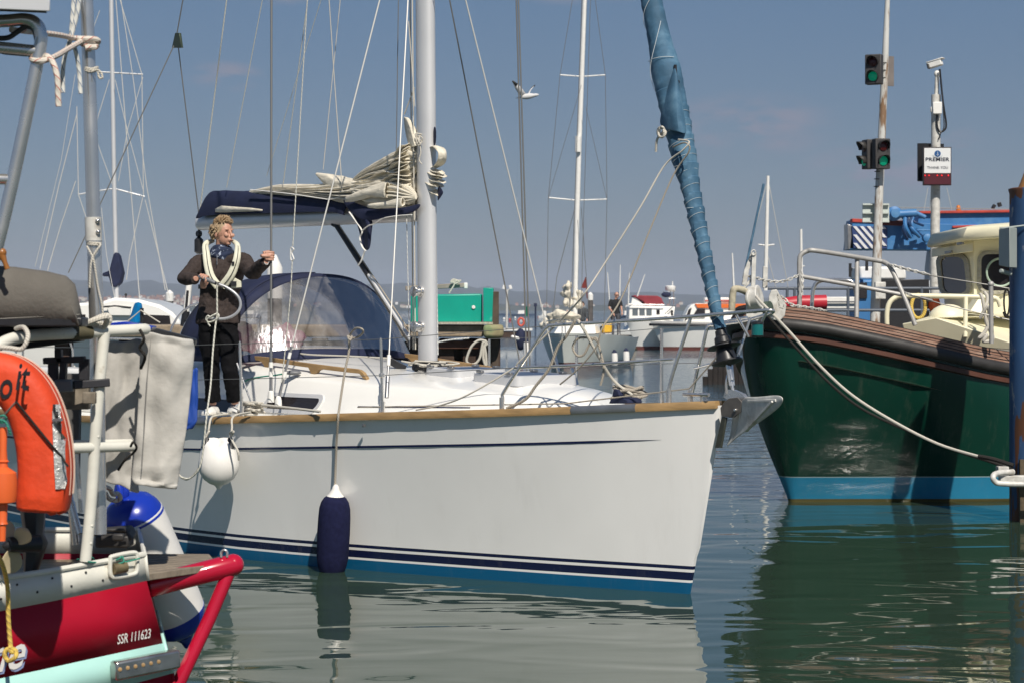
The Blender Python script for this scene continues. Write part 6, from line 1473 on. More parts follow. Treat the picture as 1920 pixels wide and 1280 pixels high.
dv = t.nodes.new('ShaderNodeMath'); dv.operation = 'DIVIDE'; dv.inputs[1].default_value = 3.3; t.links.new(sp.outputs['Z'], dv.inputs[0]); t.links.new(dv.outputs[0], rp_.inputs[0])
gt_ = t.nodes.new('ShaderNodeMath'); gt_.operation = 'LESS_THAN'; t.links.new(nz_.outputs['Fac'], gt_.inputs[0]); t.links.new(rp_.outputs[0], gt_.inputs[1])
mx_ = t.nodes.new('ShaderNodeMixRGB'); old = b.inputs['Base Color'].links[0].from_socket; t.links.new(old, mx_.inputs[1]); mx_.inputs[2].default_value = (.11, .042, .018, 1)
t.links.new(gt_.outputs[0], mx_.inputs[0]); t.links.new(mx_.outputs[0], b.inputs['Base Color'])
pc_ = P(1932, 580, 20.6); rad = .205
m = MB(); m.lathe(Vector((pc_.x, pc_.y, -.5)), (0, 0, 1), [(0, rad), (3.75, rad), (3.78, rad+.01), (3.80, rad+.01), (3.81, rad-.02), (3.79, .01)], 36); m.build('tube', PB, bpile, 40)
m = MB(); m.lathe(Vector((pc_.x+.03, pc_.y, 3.30)), (0, 0, 1), [(0, .155), (.06, .13), (.36, .02), (.38, .002)], 24); m.build('cone_cap', mat('orange_cone', (.35, .17, .05), .6, var=.2), bpile)
m = MB(); m.prism([P(1876, 892, 20.25), P(1960, 890, 20.25), P(1960, 905, 20.25), P(1876, 906, 20.25)], (0, .1, 0)); m.tube(spl([P(1900, 884, 20.3), P(1872, 886, 20.2), P(1862, 892, 20.1), P(1866, 902, 20.1), P(1882, 906, 20.1), P(1960, 908, 20.1)], 5), .028, 12); m.prism([P(1872, 874, 20.4), P(1892, 874, 20.4), P(1892, 892, 20.4), P(1872, 892, 20.4)], (0, .12, 0)); m.build_each('pile_guide', M['galv'], bpile, bevel=.006)
m = MB(); m.bar(Vector((pc_.x-.13, pc_.y-.19, .0)), Vector((pc_.x-.13, pc_.y-.19, .62)), .05, .05, up=(1, 0, 0)); m.build('rubbing_timber', mat('wet_timber', (.09, .065, .035), .6, var=.4, vs=12), bpile)
m = MB(); m.prism([P(1873, 430, 20.4), P(1893, 426, 20.2), P(1893, 502, 20.2), P(1873, 498, 20.4)], (.12, .2, 0)); m.tube([P(1876, 508, 20.3), P(1895, 514, 20.4)], .022, 10); m.tube([P(1874, 428, 20.4), P(1890, 427, 20.4), P(1930, 422, 20.38)], .010, 6)
m.build_each('control_box', mat('box_paint', (.34, .38, .36), .5, var=.06), bpile, bevel=.006)
# ---- signal mast with two pairs of harbour lights
sm = thing('signal_post', 'tall rusty white post carrying green harbour traffic lights', 'signal post', tuple(P(1638, 640, 34)))
PR = mat('post_paint', (.58, .58, .55), .6, var=.1, vs=4, col2=(.22, .13, .07), c2s=3, c2t=(.50, .60), stretch=(2.5, 2.5, .5))
m = MB(); m.tube([P(1637, 720, 34), P(1642, 560, 34), P(1648, 370, 34), P(1653, 262, 34), P(1659, 130, 34), P(1664, 0, 34), P(1666, -90, 34)], [.088, .082, .07, .065, .058, .040, .03], 14); m.build('post', PR, sm)
def lamp_head(u, v, w_, h_, yaw, Y, lit=True):
    c = P(u, v, Y); R = Matrix.Rotation(yaw, 3, 'Z'); sc = Y/F
    m = MB(); m.box(c, (w_*sc, .16, h_*sc), R)
    hd_ = m.build('signal_head', mat('signal_grey', (.045, .042, .042), .6, var=.1), sm, bevel=.015)
    for k, (dz, col) in enumerate(((h_*.24, (.16, .012, .012)), (-h_*.24, (.0, .30, .15)))):
        f = R @ Vector((0, -1, 0)); cc = c+Vector((0, 0, dz*sc))+f*.085; rl = h_*.16*sc
        l_ = MB(); l_.lathe(cc, f, [(-.01, rl), (.01, rl*.95), (.022, rl*.6), (.027, .002)], 18)
        mt_ = mat('green_signal_lens', (.0, .22, .13), .3, emit=((.0, .75, .38), .10)) if k else mat('red_signal_lens', (.06, .004, .004), .3)
        l_.build('lens', mt_, hd_)
        v_ = MB(); n_ = 13; r0 = []; r1 = []
        for j in range(n_):
            a = -.15*pi+1.3*pi*j/(n_-1); d = R @ Vector((cos(a), 0, 0))*rl*1.18+Vector((0, 0, sin(a)*rl*1.18)); r0.append(cc+d-f*.01); r1.append(cc+d+f*.13*(.45+.55*max(0, sin(a))))
        v_.grid([r0, r1]); v_.build('visor', M['rubber'], hd_, solid=.006)
lamp_head(1639, 131, 31, 56, radians(-24), 33.75); lamp_head(1652, 289, 30, 57, radians(14), 33.75)
lamp_head(1629, 290, 26, 55, radians(-75), 33.95)
m = MB(); m.box(P(1669, 134, 34.05), (14*34/F, .03, 56*34/F), Matrix.Rotation(.3, 3, 'Z')); m.build('backboard', mat('weathered_board', (.17, .15, .14), .8, var=.2), sm)
m = MB(); m.box(P(1642, 400, 34.15), (50*34/F, .03, 36*34/F)); 
for dz in (-16, 0, 16): m.box(P(1642, 400+dz, 34.10), (50*34/F, .05, .02))
m.build('board', mat('pale_board', (.50, .55, .52), .6), sm)
m = MB()
for v in (118, 132, 146, 322, 336, 350): m.tube([P(1656.5-(v-130)*.05+7*cos(a), v, 34+.07*sin(a)) for a in [j*.6 for j in range(11)]], .008, 5, True)
m.build_each('clamp', M['black'], sm)
m = MB(); m.box(P(1650, 545, 33.8), (.17, .12, .28)); m.build('junction_box', M['galv'], sm, bevel=.01)
cm = thing('camera_post', 'grey steel post with a white security camera and a thank you sign', 'camera post', tuple(P(1752, 640, 34)))
m = MB(); m.tube([P(1751, 720, 34), P(1753, 470, 34), P(1754, 360, 34), P(1755, 178, 34)], .078, 16); m.tube([P(1755.5, 190, 34), P(1757, 145, 34)], .036, 12); m.build_each('post', M['galv'], cm)
R = Matrix.Rotation(radians(-28), 3, 'Z') @ Matrix.Rotation(radians(-14), 3, 'Y')
m = MB(); m.box(P(1753, 120, 34), (.24, .12, .11), R); m.box(P(1754, 114, 34), (.29, .15, .02), R); cmo = m.build_each('camera_housing', M['white'], cm, bevel=.012)[0]
m = MB(); m.box(P(1740.5, 125, 33.94), (.02, .09, .08), R); m.build('camera_glass', M['black'], cm)
m = MB(); m.ball(P(1757, 139, 34), (.05, .05, .06), 12, 8); m.build('camera_mount', M['white'], cm)
m = MB(); m.box(P(1757, 203, 33.86), (.15, .08, .20)); m.box(P(1748, 206, 33.9), (.06, .06, .09)); m.build_each('post_box', M['white'], cm, bevel=.012)
m = MB(); m.tube(spl([P(1762, 130, 33.9), P(1764, 150, 33.9), P(1768, 190, 33.9), P(1774, 232, 33.9), P(1771, 244, 33.9), P(1762, 247, 33.9), P(1757, 236, 33.9), P(1757, 216, 33.9)], 6), .016, 8); m.tube(spl([P(1763, 130, 33.88), P(1768, 200, 33.86), P(1770, 238, 33.86), P(1764, 250, 33.86), P(1760, 262, 33.9)], 6), .009, 6); m.build_each('cable', M['black'], cm)
sg = MB(); sg.prism([P(1731, 276, 33.75), P(1784, 276, 33.75), P(1784, 348, 33.75), P(1731, 348, 33.75)], (0, .06, 0)); sgn = sg.build('sign', mat('sign_case', (.03, .02, .02), .5), cm, bevel=.006)
m = MB(); m.prism([P(1733, 278, 33.742), P(1782.5, 278, 33.742), P(1782.5, 325, 33.742), P(1733, 325, 33.742)], (0, .004, 0)); m.build('face', mat('sign_white', (.72, .73, .73), .4), sgn)
m = MB(); m.prism([P(1733, 326, 33.742), P(1782.5, 326, 33.742), P(1782.5, 346, 33.742), P(1733, 346, 33.742)], (0, .004, 0)); m.build('message_panel', mat('sign_maroon', (.075, .010, .018), .4), sgn)
for u in (1734.5, 1742, 1757.5, 1766, 1778): m = MB(); m.ball(P(u, 329.5, 33.735), .012, 8, 6); m.build('led', mat('red_led', (.4, .01, .01), .4, emit=((1, .02, .02), 1.2)), sgn)
dk = mat('sign_ink', (.03, .035, .06), .5)
lettering('PREMIER', .082, P(1757.5, 299.5, 33.735), (1, 0, 0), (0, 0, 1), dk, sgn, sx=1.28, bold=.001)
lettering('THANK YOU', .060, P(1758, 314.8, 33.735), (1, 0, 0), (0, 0, 1), dk, sgn, sx=.98)
m = MB(); c = P(1758, 288.5, 33.736); m.prism([c+Vector((.052*cos(a), 0, .052*sin(a))) for a in [j*2*pi/24 for j in range(24)]], (0, .003, 0)); m.build('emblem', mat('emblem_blue', (.02, .09, .26), .4), sgn)
m = MB(); m.tube([c+Vector((.080*cos(a), -.002, .056*sin(a)-.008)) for a in [pi*1.05+j*pi*.9/12 for j in range(13)]], .0035, 5); m.tube([c+Vector((0, -.004, -.035)), c+Vector((0, -.004, .03))], .006, 5); m.tube([c+Vector((-.02, -.004, -.012)), c+Vector((0, -.004, -.032)), c+Vector((.02, -.004, -.012))], .004, 5); m.build_each('emblem_mark', mat('emblem_pale', (.5, .55, .62), .4), sgn)
m = MB(); m.prism([P(1721, 269, 34.1), P(1736, 269, 34.0), P(1770, 270, 34.3), P(1770, 340, 34.3), P(1736, 341, 34.0), P(1721, 340, 34.1)], (0, .06, 0)); m.build('sign_back', M['black'], cm, bevel=.004)
# ================================================================= crane, quay, background boats
CBL = mat('crane_blue', (.035, .16, .38), .5, var=.12, vs=1.5, col2=(.10, .25, .45), c2s=2, c2t=(.5, .75)); CRD = mat('crane_red', (.42, .045, .03), .6, var=.2)
cr_ = thing('mobile_crane', 'blue crane boom with a striped end standing behind the wheelhouse', 'crane', tuple(P(1750, 640, 46)))
def slab(pts, Y, th, name, mt, parent, bev=.01):
    m = MB(); m.prism([P(x, y, Y) for x, y in pts], (0, th, 0)); return m.build(name, mt, parent, bevel=bev)
slab([(1599, 412), (1760, 420), (1960, 424), (1960, 470), (1593, 468)], 46, .9, 'counterweight_beam', CBL, cr_)
slab([(1724, 398), (1960, 395), (1960, 424), (1720, 424)], 46.1, .7, 'boom', CBL, cr_)
slab([(1724, 396), (1960, 393), (1960, 398), (1724, 401)], 46.0, .75, 'boom_stripe', CRD, cr_)
slab([(1786, 424), (1830, 422), (1830, 426), (1786, 428)], 45.95, .1, 'boom_stripe', CRD, cr_)
slab([(1598, 410), (1690, 415), (1690, 421), (1598, 417)], 45.97, .3, 'boom_stripe', CRD, cr_)
slab([(1640, 412), (1700, 414), (1700, 424), (1640, 422)], 45.95, .3, 'boom_panel', mat('dull_red', (.12, .03, .03), .7), cr_)
slab([(1597, 424), (1664, 426), (1664, 467), (1600, 466)], 45.95, .05, 'warning_panel', mat('panel_navy', (.02, .045, .15), .5), cr_)
wst = mat('panel_white', (.65, .66, .68), .5, var=.08)
for i in range(-2, 6):
    x0 = 1599+i*13; pts = []
    for k in range(9):
        t = k/8; pts.append((x0+t*36, 424.5+t*42))
    pts = [p for p in pts if 1598 < p[0] < 1657]
    if len(pts) >= 2: slab([pts[0], (pts[0][0]+6.5, pts[0][1]), (pts[-1][0]+6.5, pts[-1][1]), pts[-1]], 45.93, .02, 'warning_stripe', wst, cr_, 0)
slab([(1589, 420), (1599, 424), (1600, 467), (1590, 468)], 46.0, .5, 'beam_end', M['dsteel'], cr_)
m = MB(); rr = random.Random(9)
m.lathe(P(1676, 401, 45.8), (0, -1, 0), [(-.2, .16), (.1, .16), (.12, .10), (.2, .10), (.21, .02)], 16)
m.tube([P(1680, 402, 45.7), P(1718, 400, 45.7)], .09, 12); m.tube([P(1718, 400, 45.7), P(1735, 408, 45.7)], .05, 10)
m.build('slew_motor', CBL, cr_, 40)
for k in range(7):
    m = MB(); a = (rr.uniform(1690, 1715), rr.uniform(405, 418)); b_ = (rr.uniform(1695, 1745), rr.uniform(418, 452))
    m.tube(spl([P(*a, 45.7), P((a[0]+b_[0])/2+rr.uniform(-8, 8), (a[1]+b_[1])/2, 45.6), P(*b_, 45.7)], 5), rr.uniform(.025, .05), 8); m.build('hydraulic_hose', CBL if k % 2 else mat('dark_blue_hose', (.01, .04, .12), .5), cr_)
m = MB(); m.lathe(P(1738, 447, 45.75), (0, -1, 0), [(-.1, .1), (.08, .1), (.1, .05)], 14); m.box(P(1699, 455, 45.75), (.12, .1, .14)); m.box(P(1725, 432, 45.7), (.5, .06, .04)); m.build_each('pump', CBL, cr_, bevel=.01)
m = MB(); m.lathe(P(1797, 396, 46.3), (0, 0, 1), [(0, .055), (.03, .055), (.035, .045), (.10, .045), (.13, .02), (.135, .003)], 14); m.build('beacon', mat('amber_beacon', (.55, .17, .02), .3), cr_)
m = MB(); m.box(P(1863, 388, 46.3), (.07, .1, .10), Matrix.Rotation(.5, 3, 'Y')); m.box(P(1874, 384, 46.3), (.08, .1, .10), Matrix.Rotation(-.3, 3, 'Y')); m.build_each('flood_lamp', M['black'], cr_, bevel=.01)
m = MB(); m.tube([P(1668, 389, 46.2), P(1960, 394, 46.2)], .008, 5); m.tube([P(1669, 389, 46.2), P(1669, 412, 46.2)], .01, 5); m.build('guard_wire', M['wire'], cr_)
slab([(1746, 468), (1762, 468), (1758, 500), (1762, 640), (1738, 640), (1742, 500)], 46.6, .5, 'tower', mat('pale_tower', (.5, .53, .58), .6), cr_)
# vans, shelter and clutter on the far quay
qy = thing('truck', 'white and blue truck with a dark canopy parked under the crane', 'truck', tuple(P(1680, 640, 40)))
slab([(1612, 500), (1698, 500), (1700, 524), (1612, 524)], 41, 1.2, 'cab_roof', M['white'], qy, .04)
slab([(1646, 525), (1742, 524), (1744, 600), (1646, 640)], 40, 2.0, 'canopy', M['black'], qy)
slab([(1604, 524), (1650, 524), (1650, 640), (1604, 640)], 40.2, 1.0, 'cab', CBL, qy, .05)
slab([(1612, 530), (1626, 530), (1626, 560), (1612, 560)], 40.15, .06, 'window', M['smoke'], qy)
slab([(1738, 552), (1758, 552), (1758, 640), (1738, 640)], 40, .5, 'door_post', M['white'], qy)
m = MB(); m.bar(P(1594, 520, 40), P(1594, 494, 40), .05, .05); m.bar(P(1593, 505, 40), P(1598, 506, 40), .03, .06); m.bar(P(1625, 508, 40), P(1625, 484, 40), .05, .06); m.build_each('wing_mirror', M['black'], qy)
for (u0_, u1_, nm, lab) in ((1440, 1860, 'quay_railing', 'grey tubular railing along the quay behind the green boat'),):
    rl = thing(nm, lab, 'railing', tuple(P(1500, 640, 30)))
    m = MB(); 
    for v in (541, 582): m.tube([P(u0_, v, 30), P(u1_, v, 30)], .022, 8)
    m.build_each('rail', mat('rail_blue_grey', (.10, .12, .15), .6), rl)
    for u in (1476, 1490, 1590, 1728, 1856): m = MB(); m.tube([P(u, 539, 30), P(u, 640, 30)], .022, 8); m.build('post', bpy.data.materials['rail_blue_grey'], rl)
qd = thing('far_quay', 'low concrete quay carrying the signal posts behind the green boat', 'quay', tuple(P(1700, 660, 33)))
m = MB(); m.prism([(4.3, 31, -.3), (18, 31, -.3), (24, 48, -.3), (6.9, 48, -.3)], (0, 0, 1.5)); m.build('slab', mat('quay_concrete', (.25, .22, .17), .9, var=.3, vs=3, bump=.4, bs=10), qd, bevel=.04)
rc = thing('dinghy_cover', 'rolled red boat cover lying behind the green boat bow', 'boat cover', tuple(P(1505, 580, 29)))
m = MB(); m.tube([P(1462, 572, 29), P(1500, 568, 29), P(1549, 567, 29)], [.09, .105, .105], 18); m.build('cover', mat('red_cover', (.45, .025, .04), .4, var=.1), rc)
slab([(1549, 557), (1605, 557), (1605, 579), (1549, 579)], 31, .8, 'cabin_side', M['white'], tag(thing('moored_cabin_boat', 'white cabin boat side with grey stripes seen through the bow rails', 'boat', tuple(P(1575, 580, 31))), None))
slab([(1549, 565), (1605, 565), (1605, 568), (1549, 568)], 30.95, .02, 'stripe', M['grey'], bpy.data.objects['moored_cabin_boat'], 0)
# dark timber facing beyond the bow of the green boat
tf = thing('timber_fendering', 'dark slatted timber fendering beyond the green bow', 'fendering', tuple(P(1380, 720, 58)))
tb_ = mat('near_black_board', (.016, .012, .010), .85, var=.4, vs=5)  # near-black brown for all the boards, varied at random
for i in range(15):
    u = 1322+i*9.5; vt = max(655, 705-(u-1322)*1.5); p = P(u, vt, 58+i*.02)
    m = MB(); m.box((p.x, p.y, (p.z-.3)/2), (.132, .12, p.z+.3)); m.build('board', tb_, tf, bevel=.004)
# ---- concrete jetty behind the yacht
jt = thing('jetty', 'brown concrete jetty on dark timber piles behind the yacht', 'jetty', tuple(P(900, 700, 30)))
CON = mat('rough_concrete', (.30, .235, .165), .95, var=.35, vs=3, bump=.8, bs=26, col2=(.16, .13, .09), c2s=12, c2t=(.5, .7))
m = MB(); p = P(906, 610, 30); q = P(906, 632, 30)
m.box(((p.x-14)/2-0, 30.9, (p.z+q.z)/2), (p.x+14, 1.8, p.z-q.z)); m.build('beam', CON, jt, bevel=.02)
m = MB(); a = P(906, 609, 29.85); b_ = P(944, 634, 29.85); m.box(((a.x+b_.x)/2, 30.3, (a.z+b_.z)/2), (b_.x-a.x, .95, a.z-b_.z)); m.build('beam_end', mat('mossy_concrete', (.32, .28, .16), .95, var=.3, vs=5, bump=.6, bs=20, col2=(.20, .26, .13), c2s=5, c2t=(.45, .6)), jt, bevel=.05)
TB = mat('dark_timber', (.050, .028, .018), .8, var=.5, vs=4, bump=.4, bs=18)
for u in (780, 838, 900, 924, 690, 600, 450, 330, 240, 120):
    p = P(u, 634, 30.4); m = MB(); m.box((p.x, p.y, p.z/2-.3), (.22 if u != 900 else .5, .3, p.z+.6)); m.build('pile', TB, jt, bevel=.015)
m = MB(); a = P(200, 640, 31.2); b_ = P(938, 700, 31.2); m.box(((a.x+b_.x)/2, 31.4, a.z/2-.2), (b_.x-a.x, .2, a.z+.4)); m.build('back_wall', TB, jt)
m = MB(); a = P(822, 642, 30.2); b_ = P(905, 650, 30.2); m.box(((a.x+b_.x)/2, 30.3, (a.z+b_.z)/2), (b_.x-a.x, .3, .12)); m.build('waling', mat('red_timber', (.12, .05, .03), .8, var=.4), jt, bevel=.01)
m = MB(); a = P(925, 547, 30.2); m.box((a.x+.03, 30.3, a.z/2), (.10, .28, a.z)); m.box((a.x-.035, 30.25, a.z/2+.0), (.03, .14, a.z-.02)); tag(m.build('steel_pile', mat('brown_steel', (.085, .062, .045), .7, .2, var=.3, vs=6), bevel=.006), 'brown steel sheet pile standing at the end of the jetty', 'pile')
tk = thing('green_tank', 'green metal tank bolted to the concrete jetty behind the mast', 'tank', tuple(P(870, 606, 30)))
TG = mat('tank_green', (.0, .32, .235), .42, var=.08, vs=3, col2=(.08, .42, .33), c2s=4, c2t=(.62, .72))
m = MB(); m.prism([P(770, 553, 30.1), P(903, 551, 30.1), P(903, 605, 30.1), P(770, 605, 30.1)], (0, .9, 0)); m.build('body', TG, tk, bevel=.02)
m = MB(); m.prism([P(906, 540, 30.0), P(925, 540, 30.0), P(923, 604, 30.0), P(906, 604, 30.0)], (0, 1.0, 0)); m.build('end_post', TG, tk, bevel=.01)
m = MB(); m.prism([P(770, 604, 29.9), P(924, 604, 29.9), P(924, 608, 29.9), P(770, 608, 29.9)], (0, 1.0, 0)); m.build('base_flange', mat('flange', (.40, .38, .30), .7, var=.3, vs=30), tk)
m = MB(); m.lathe(P(888, 576, 30.085), (0, -1, 0), [(0, .026), (.006, .026), (.007, .001)], 14); m.build('badge', M['white'], tk)
bm_ = thing('boom_spar', 'grey spar with a white end lying above the green tank', 'spar', tuple(P(840, 540, 31)))
m = MB(); m.bar(P(760, 541, 31), P(871, 535, 31), .06, .07); m.build('spar', mat('spar_grey', (.26, .23, .20), .7, var=.2), bm_, bevel=.01)
m = MB(); m.bar(P(870, 536, 31), P(877, 536, 31), .06, .09); m.build('end_cap', M['white'], bm_, bevel=.01)
rope('spar_lashing', [P(842, 550, 30.9), P(852, 533, 30.9), P(848, 526, 30.9), P(862, 528, 30.9), P(850, 524, 30.9), P(846, 530, 30.9), P(864, 526, 30.9), P(854, 532, 30.9), P(845, 527, 30.9)], .012, 'ropew', 'pale cord knotted over the spar above the green tank')
rope('hanging_loop', [P(912, 640, 29.7), P(898, 638, 29.7), P(884, 650, 29.7), P(875, 672, 29.7), P(878, 681, 29.7), P(890, 682, 29.7), P(899, 672, 29.7), P(903, 655, 29.7), P(906, 642, 29.7), P(913, 645, 29.7), P(908, 650, 29.7), P(906, 668, 29.7), P(909, 682, 29.7), P(912, 684, 29.7), P(911, 665, 29.7), P(909, 648, 29.7), P(914, 640, 29.7)], .019, 'ropew', 'white rope looped on the jetty end')
rope('jetty_line', [P(818, 642, 29.8), P(845, 637, 29.8), P(880, 634, 29.8)], .012, 'rope_blue', 'blue rope stretched under the jetty beam')
# ---- generic boats, piles
def bhull(parent, o, yaw, L_, B_, fb0, fb1, mt, rake=.5, N=14, name='hull', deckm=None, boot=None):
    "o = waterline point of the bow; yaw = direction the bow points (angle from +x)"
    f = Vector((cos(yaw), sin(yaw), 0)); s_ = Vector((-sin(yaw), cos(yaw), 0)); rows = []
    for t in (-.15, 0, .12, .3, .6, .85, 1):
        r = []
        for sg in (-1, 1):
            q = []
            for i in range(N+1):
                x = (i/N)**1.4; tt = max(t, 0); l = -rake*tt+x*(L_+rake*tt); z = t*(fb0+(fb1-fb0)*min(1, max(0, l)/L_*1.3)) if t > 0 else t*fb0
                b = B_/2*min(1, (1-(1-min(1, x/.62))**2)**.75)*(.72+.28*tt**.7)*(1-.15*max(0, x-.62)/.38)+.01
                q.append(Vector(o)-f*l+s_*sg*b+Vector((0, 0, z)))
            r += q[::-1] if sg < 0 else q
        rows.append(r)
    m = MB(); m.grid(rows[:3], 1 if boot else 0); m.grid(rows[2:], 0)
    tr = rows[-1]; n_ = len(tr)//2
    m.add(tr, [(n_-1-i, n_-2-i, n_+1+i, n_+i) for i in range(n_-1)], 2 if deckm else 0)
    m.add([r[0] for r in rows]+[r[-1] for r in rows], [(i, i+1, len(rows)+i+1, len(rows)+i) for i in range(len(rows)-1)])
    m.build(name, [mt, boot or mt, deckm or mt], parent, 40); return f, s_
def fr_box(parent, name, o, f, s_, l0, l1, w0, w1, z0, z1, mt, slope0=0, slope1=0, bev=.03):
    "cabin: l0..l1 aft of o, half widths, sloped ends"
    o = Vector(o); c = lambda l, w_, z: o-f*l+s_*w_+Vector((0, 0, z))
    m = MB(); m.add([c(l0, -w0, z0), c(l0, w0, z0), c(l1, w0, z0), c(l1, -w0, z0), c(l0+slope0, -w1, z1), c(l0+slope0, w1, z1), c(l1-slope1, w1, z1), c(l1-slope1, -w1, z1)],
          [(0, 1, 2, 3), (4, 5, 6, 7), (0, 1, 5, 4), (1, 2, 6, 5), (2, 3, 7, 6), (3, 0, 4, 7)]); return m.build(name, mt, parent, bevel=bev)
WHT = M['gel']
# grey-hulled sailing yacht motoring in behind
sy = thing('sailing_yacht', 'small pale grey sailing yacht approaching with its sails dropped', 'yacht', tuple(P(1058, 690, 76)))
GYH = mat('grey_gelcoat', (.62, .64, .59), .35, var=.08, vs=1.5); GRB = mat('red_antifoul', (.16, .05, .04), .7, var=.2)
ob_ = P(1058, 687, 76); ob_.z = 0
f, s_ = bhull(sy, ob_, radians(-103), 8.2, 3.3, 1.22, 1.0, GYH, .55, boot=GRB, deckm=M['white'])
fr_box(sy, 'cabin', ob_, f, s_, 1.8, 5.2, .85, .65, 1.1, 1.62, WHT, .8, .1)
for sg in (1, -1):
    for l in (3.1, 4.1): fr_box(sy, 'window', ob_+s_*sg*.78, f, s_, l, l+.6, .06, .02, 1.28, 1.46, M['smoke'], .05, .05, 0)
m = MB(); mb0 = P(1078, 600, 79); m.tube([P(1078, 600, 79), P(1082, 400, 79), P(1086, 270, 79), P(1098, -40, 79), P(1106, -250, 79)], [.10, .10, .095, .09, .07], 12); msy = m.build('mast', M['white'], sy)
m = MB(); m.lathe(P(1083.5, 286, 78.85), (.02, 0, 1), [(0, .10), (.01, .12), (.6, .12), (.61, .10)], 14); m.build('radar_reflector', M['white'], sy)
for (a, b_) in (((1050, 141), (1092, 144)), ((1092, 144), (1135, 141)), ((1029, 371), (1080, 376)), ((1080, 376), (1138, 374))):
    m = MB(); m.tube([P(*a, 79), P(*b_, 79)], .028, 6); m.build('spreader', M['white'], msy)
for pts, r in (([(1078, -30), (1050, 141), (1028, 372), (1024, 640)], .012), ([(1112, -30), (1135, 141), (1138, 374), (1132, 640)], .012), ([(1090, 160), (1028, 372)], .01), ([(1098, 200), (1138, 374)], .01), ([(1078, 390), (1044, 520), (1030, 640)], .014), ([(1090, 390), (1108, 640)], .012), ([(1092, -30), (1072, 540), (1062, 632)], .014), ([(1108, -30), (1092, 480), (1090, 590)], .012)):
    m = MB(); m.tube([P(u, v, 78.5) for u, v in pts], r, 5); m.build('rigging', M['wire'], sy)
def crump(c, r, name, parent, seed=1):
    m = MB(); rr = random.Random(seed)
    for i in range(9): m.ball(c+Vector((rr.uniform(-1, 1)*r[0]*.7, rr.uniform(-1, 1)*r[1]*.7, rr.uniform(-1, 1)*r[2]*.7)), (r[0]*.5, r[1]*.5, r[2]*.45), 10, 8)
    o = m.build(name, M['sail'], parent, remesh=.05, smooth=2); q = o.modifiers.new('d', 'DISPLACE'); tx = bpy.data.textures.new('d', 'CLOUDS'); tx.noise_scale = .22; q.texture = tx; q.strength = .34; return o
crump(P(1064, 550, 78.8), (.20, .2, .45), 'mainsail', sy, 1); crump(P(1084, 556, 79), (.14, .2, .42), 'mainsail', sy, 2)
crump(P(1060, 595, 76.6), (.6, .5, .25), 'headsail_bundle', sy, 3); crump(P(1025, 607, 77.5), (.3, .3, .22), 'headsail_bundle', sy, 4)
m = MB(); pul = [P(1012, 630, 76.6), P(1020, 603, 76.4), P(1054, 598, 75.4), P(1060, 600, 75.3), P(1095, 606, 76.2), P(1160, 610, 79), P(1162, 640, 79)]; m.tube(pul, .02, 6)
for q in pul[1:6]: m.tube([q, q-Vector((0, 0, .55))], .018, 6)
m.build('guardrails', M['steel'], sy)
for (u, v0_, v1_, lab) in ((1152, 660, 686, 'left one of two white fenders at the quarter of the small grey yacht'), (1174, 657, 683, 'right one of two white fenders at the quarter of the small grey yacht'), (987, 640, 668, 'white fender hanging left of the bow of the small grey yacht')):
    ff = thing('cylinder_fender', lab, 'fender', tuple(P(u, v1_, 74.6)))
    m = MB(); a = P(u, v0_, 74.6); L_ = (v1_-v0_)*74.6/F; m.lathe(a, (.03, 0, -1), [(0, .03), (.03, .10), (.1, .115), (L_-.05, .115), (L_, .05)], 12); m.build('body', M['pvc'], ff)
    m = MB(); m.lathe(a+Vector((0, 0, .10)), (0, 0, -1), [(0, .02), (.03, .05), (.12, .10)], 10); m.build('end', M['navy'], ff)
m = MB(); m.ball(P(976, 636, 75), (.2, .2, .40), 12, 8); tag(m.build('horseshoe_fender', M['navy']), 'dark blue fender hanging at the left side of the small grey yacht', 'fender')
m = MB(); m.box(P(966, 633, 74), (.32, .3, .12), Matrix.Rotation(.3, 3, 'Y')); tag(m.build('flat_fender', M['pvc'], bevel=.05), 'small white float beside the blue fender of the grey yacht', 'float')
# background people
def man(nm_label, u, v_feet, Y, hpx, yaw, shirt, low_, bald=False, glasses=False, short=True, arms=0, hair=(.12, .08, .05)):
    o = P(u, v_feet, Y); k = hpx*Y/F/1.75
    th = thing('person', nm_label, 'person', tuple(o)); U = lambda x, y, z: o+Vector((x*k, y*k, z*k))
    J = dict(neck=U(.02, 0, 1.47), chest=U(.0, 0, 1.30), waist=U(0, 0, 1.10), pelvis=U(0, 0, .94), head=U(.05, -.02, 1.63), shL=U(-.20, 0, 1.42), shR=U(.20, 0, 1.42),
             elL=U(-.24, -.06, 1.14), elR=U(.22, -.10, 1.15), wrL=U(-.10, -.26, .96), wrR=U(.24, -.28, .98), hipL=U(-.10, 0, .90), hipR=U(.10, 0, .90), knL=U(-.11, 0, .5), knR=U(.12, -.03, .5), anL=U(-.12, .02, .08), anR=U(.13, 0, .08))
    figure(th, J, yaw, yaw, shirt, low_, hair, k=k, female=False, short_sleeve=short, bald=bald, glasses=glasses, tuft=.4, vox=.016, hands=[('open', J['wrL'], Vector((.3, -.3, -1)), Vector((1, -.5, 0)), k), ('open', J['wrR'], Vector((.0, -.4, -1)), Vector((-1, -.5, 0)), k)])
    for q in ('anL', 'anR'): m = MB(); m.ball(J[q]+Vector((0, -.06*k, -.04*k)), (.05*k, .13*k, .05*k), 10, 8); m.build('shoe', M['black'], th)
man('bald man in sunglasses and a black polo shirt, beside the small grey yacht’s cockpit', 1154, 634, 82, 86, radians(25), mat('black_polo', (.012, .012, .014), .9), mat('grey_trousers', (.06, .06, .07), .9), True, True)
man('helmsman in a dark jacket standing behind the mast of the grey yacht', 1090, 640, 82, 73, radians(0), mat('dark_jacket', (.05, .055, .06), .9), M['black'], short=False)
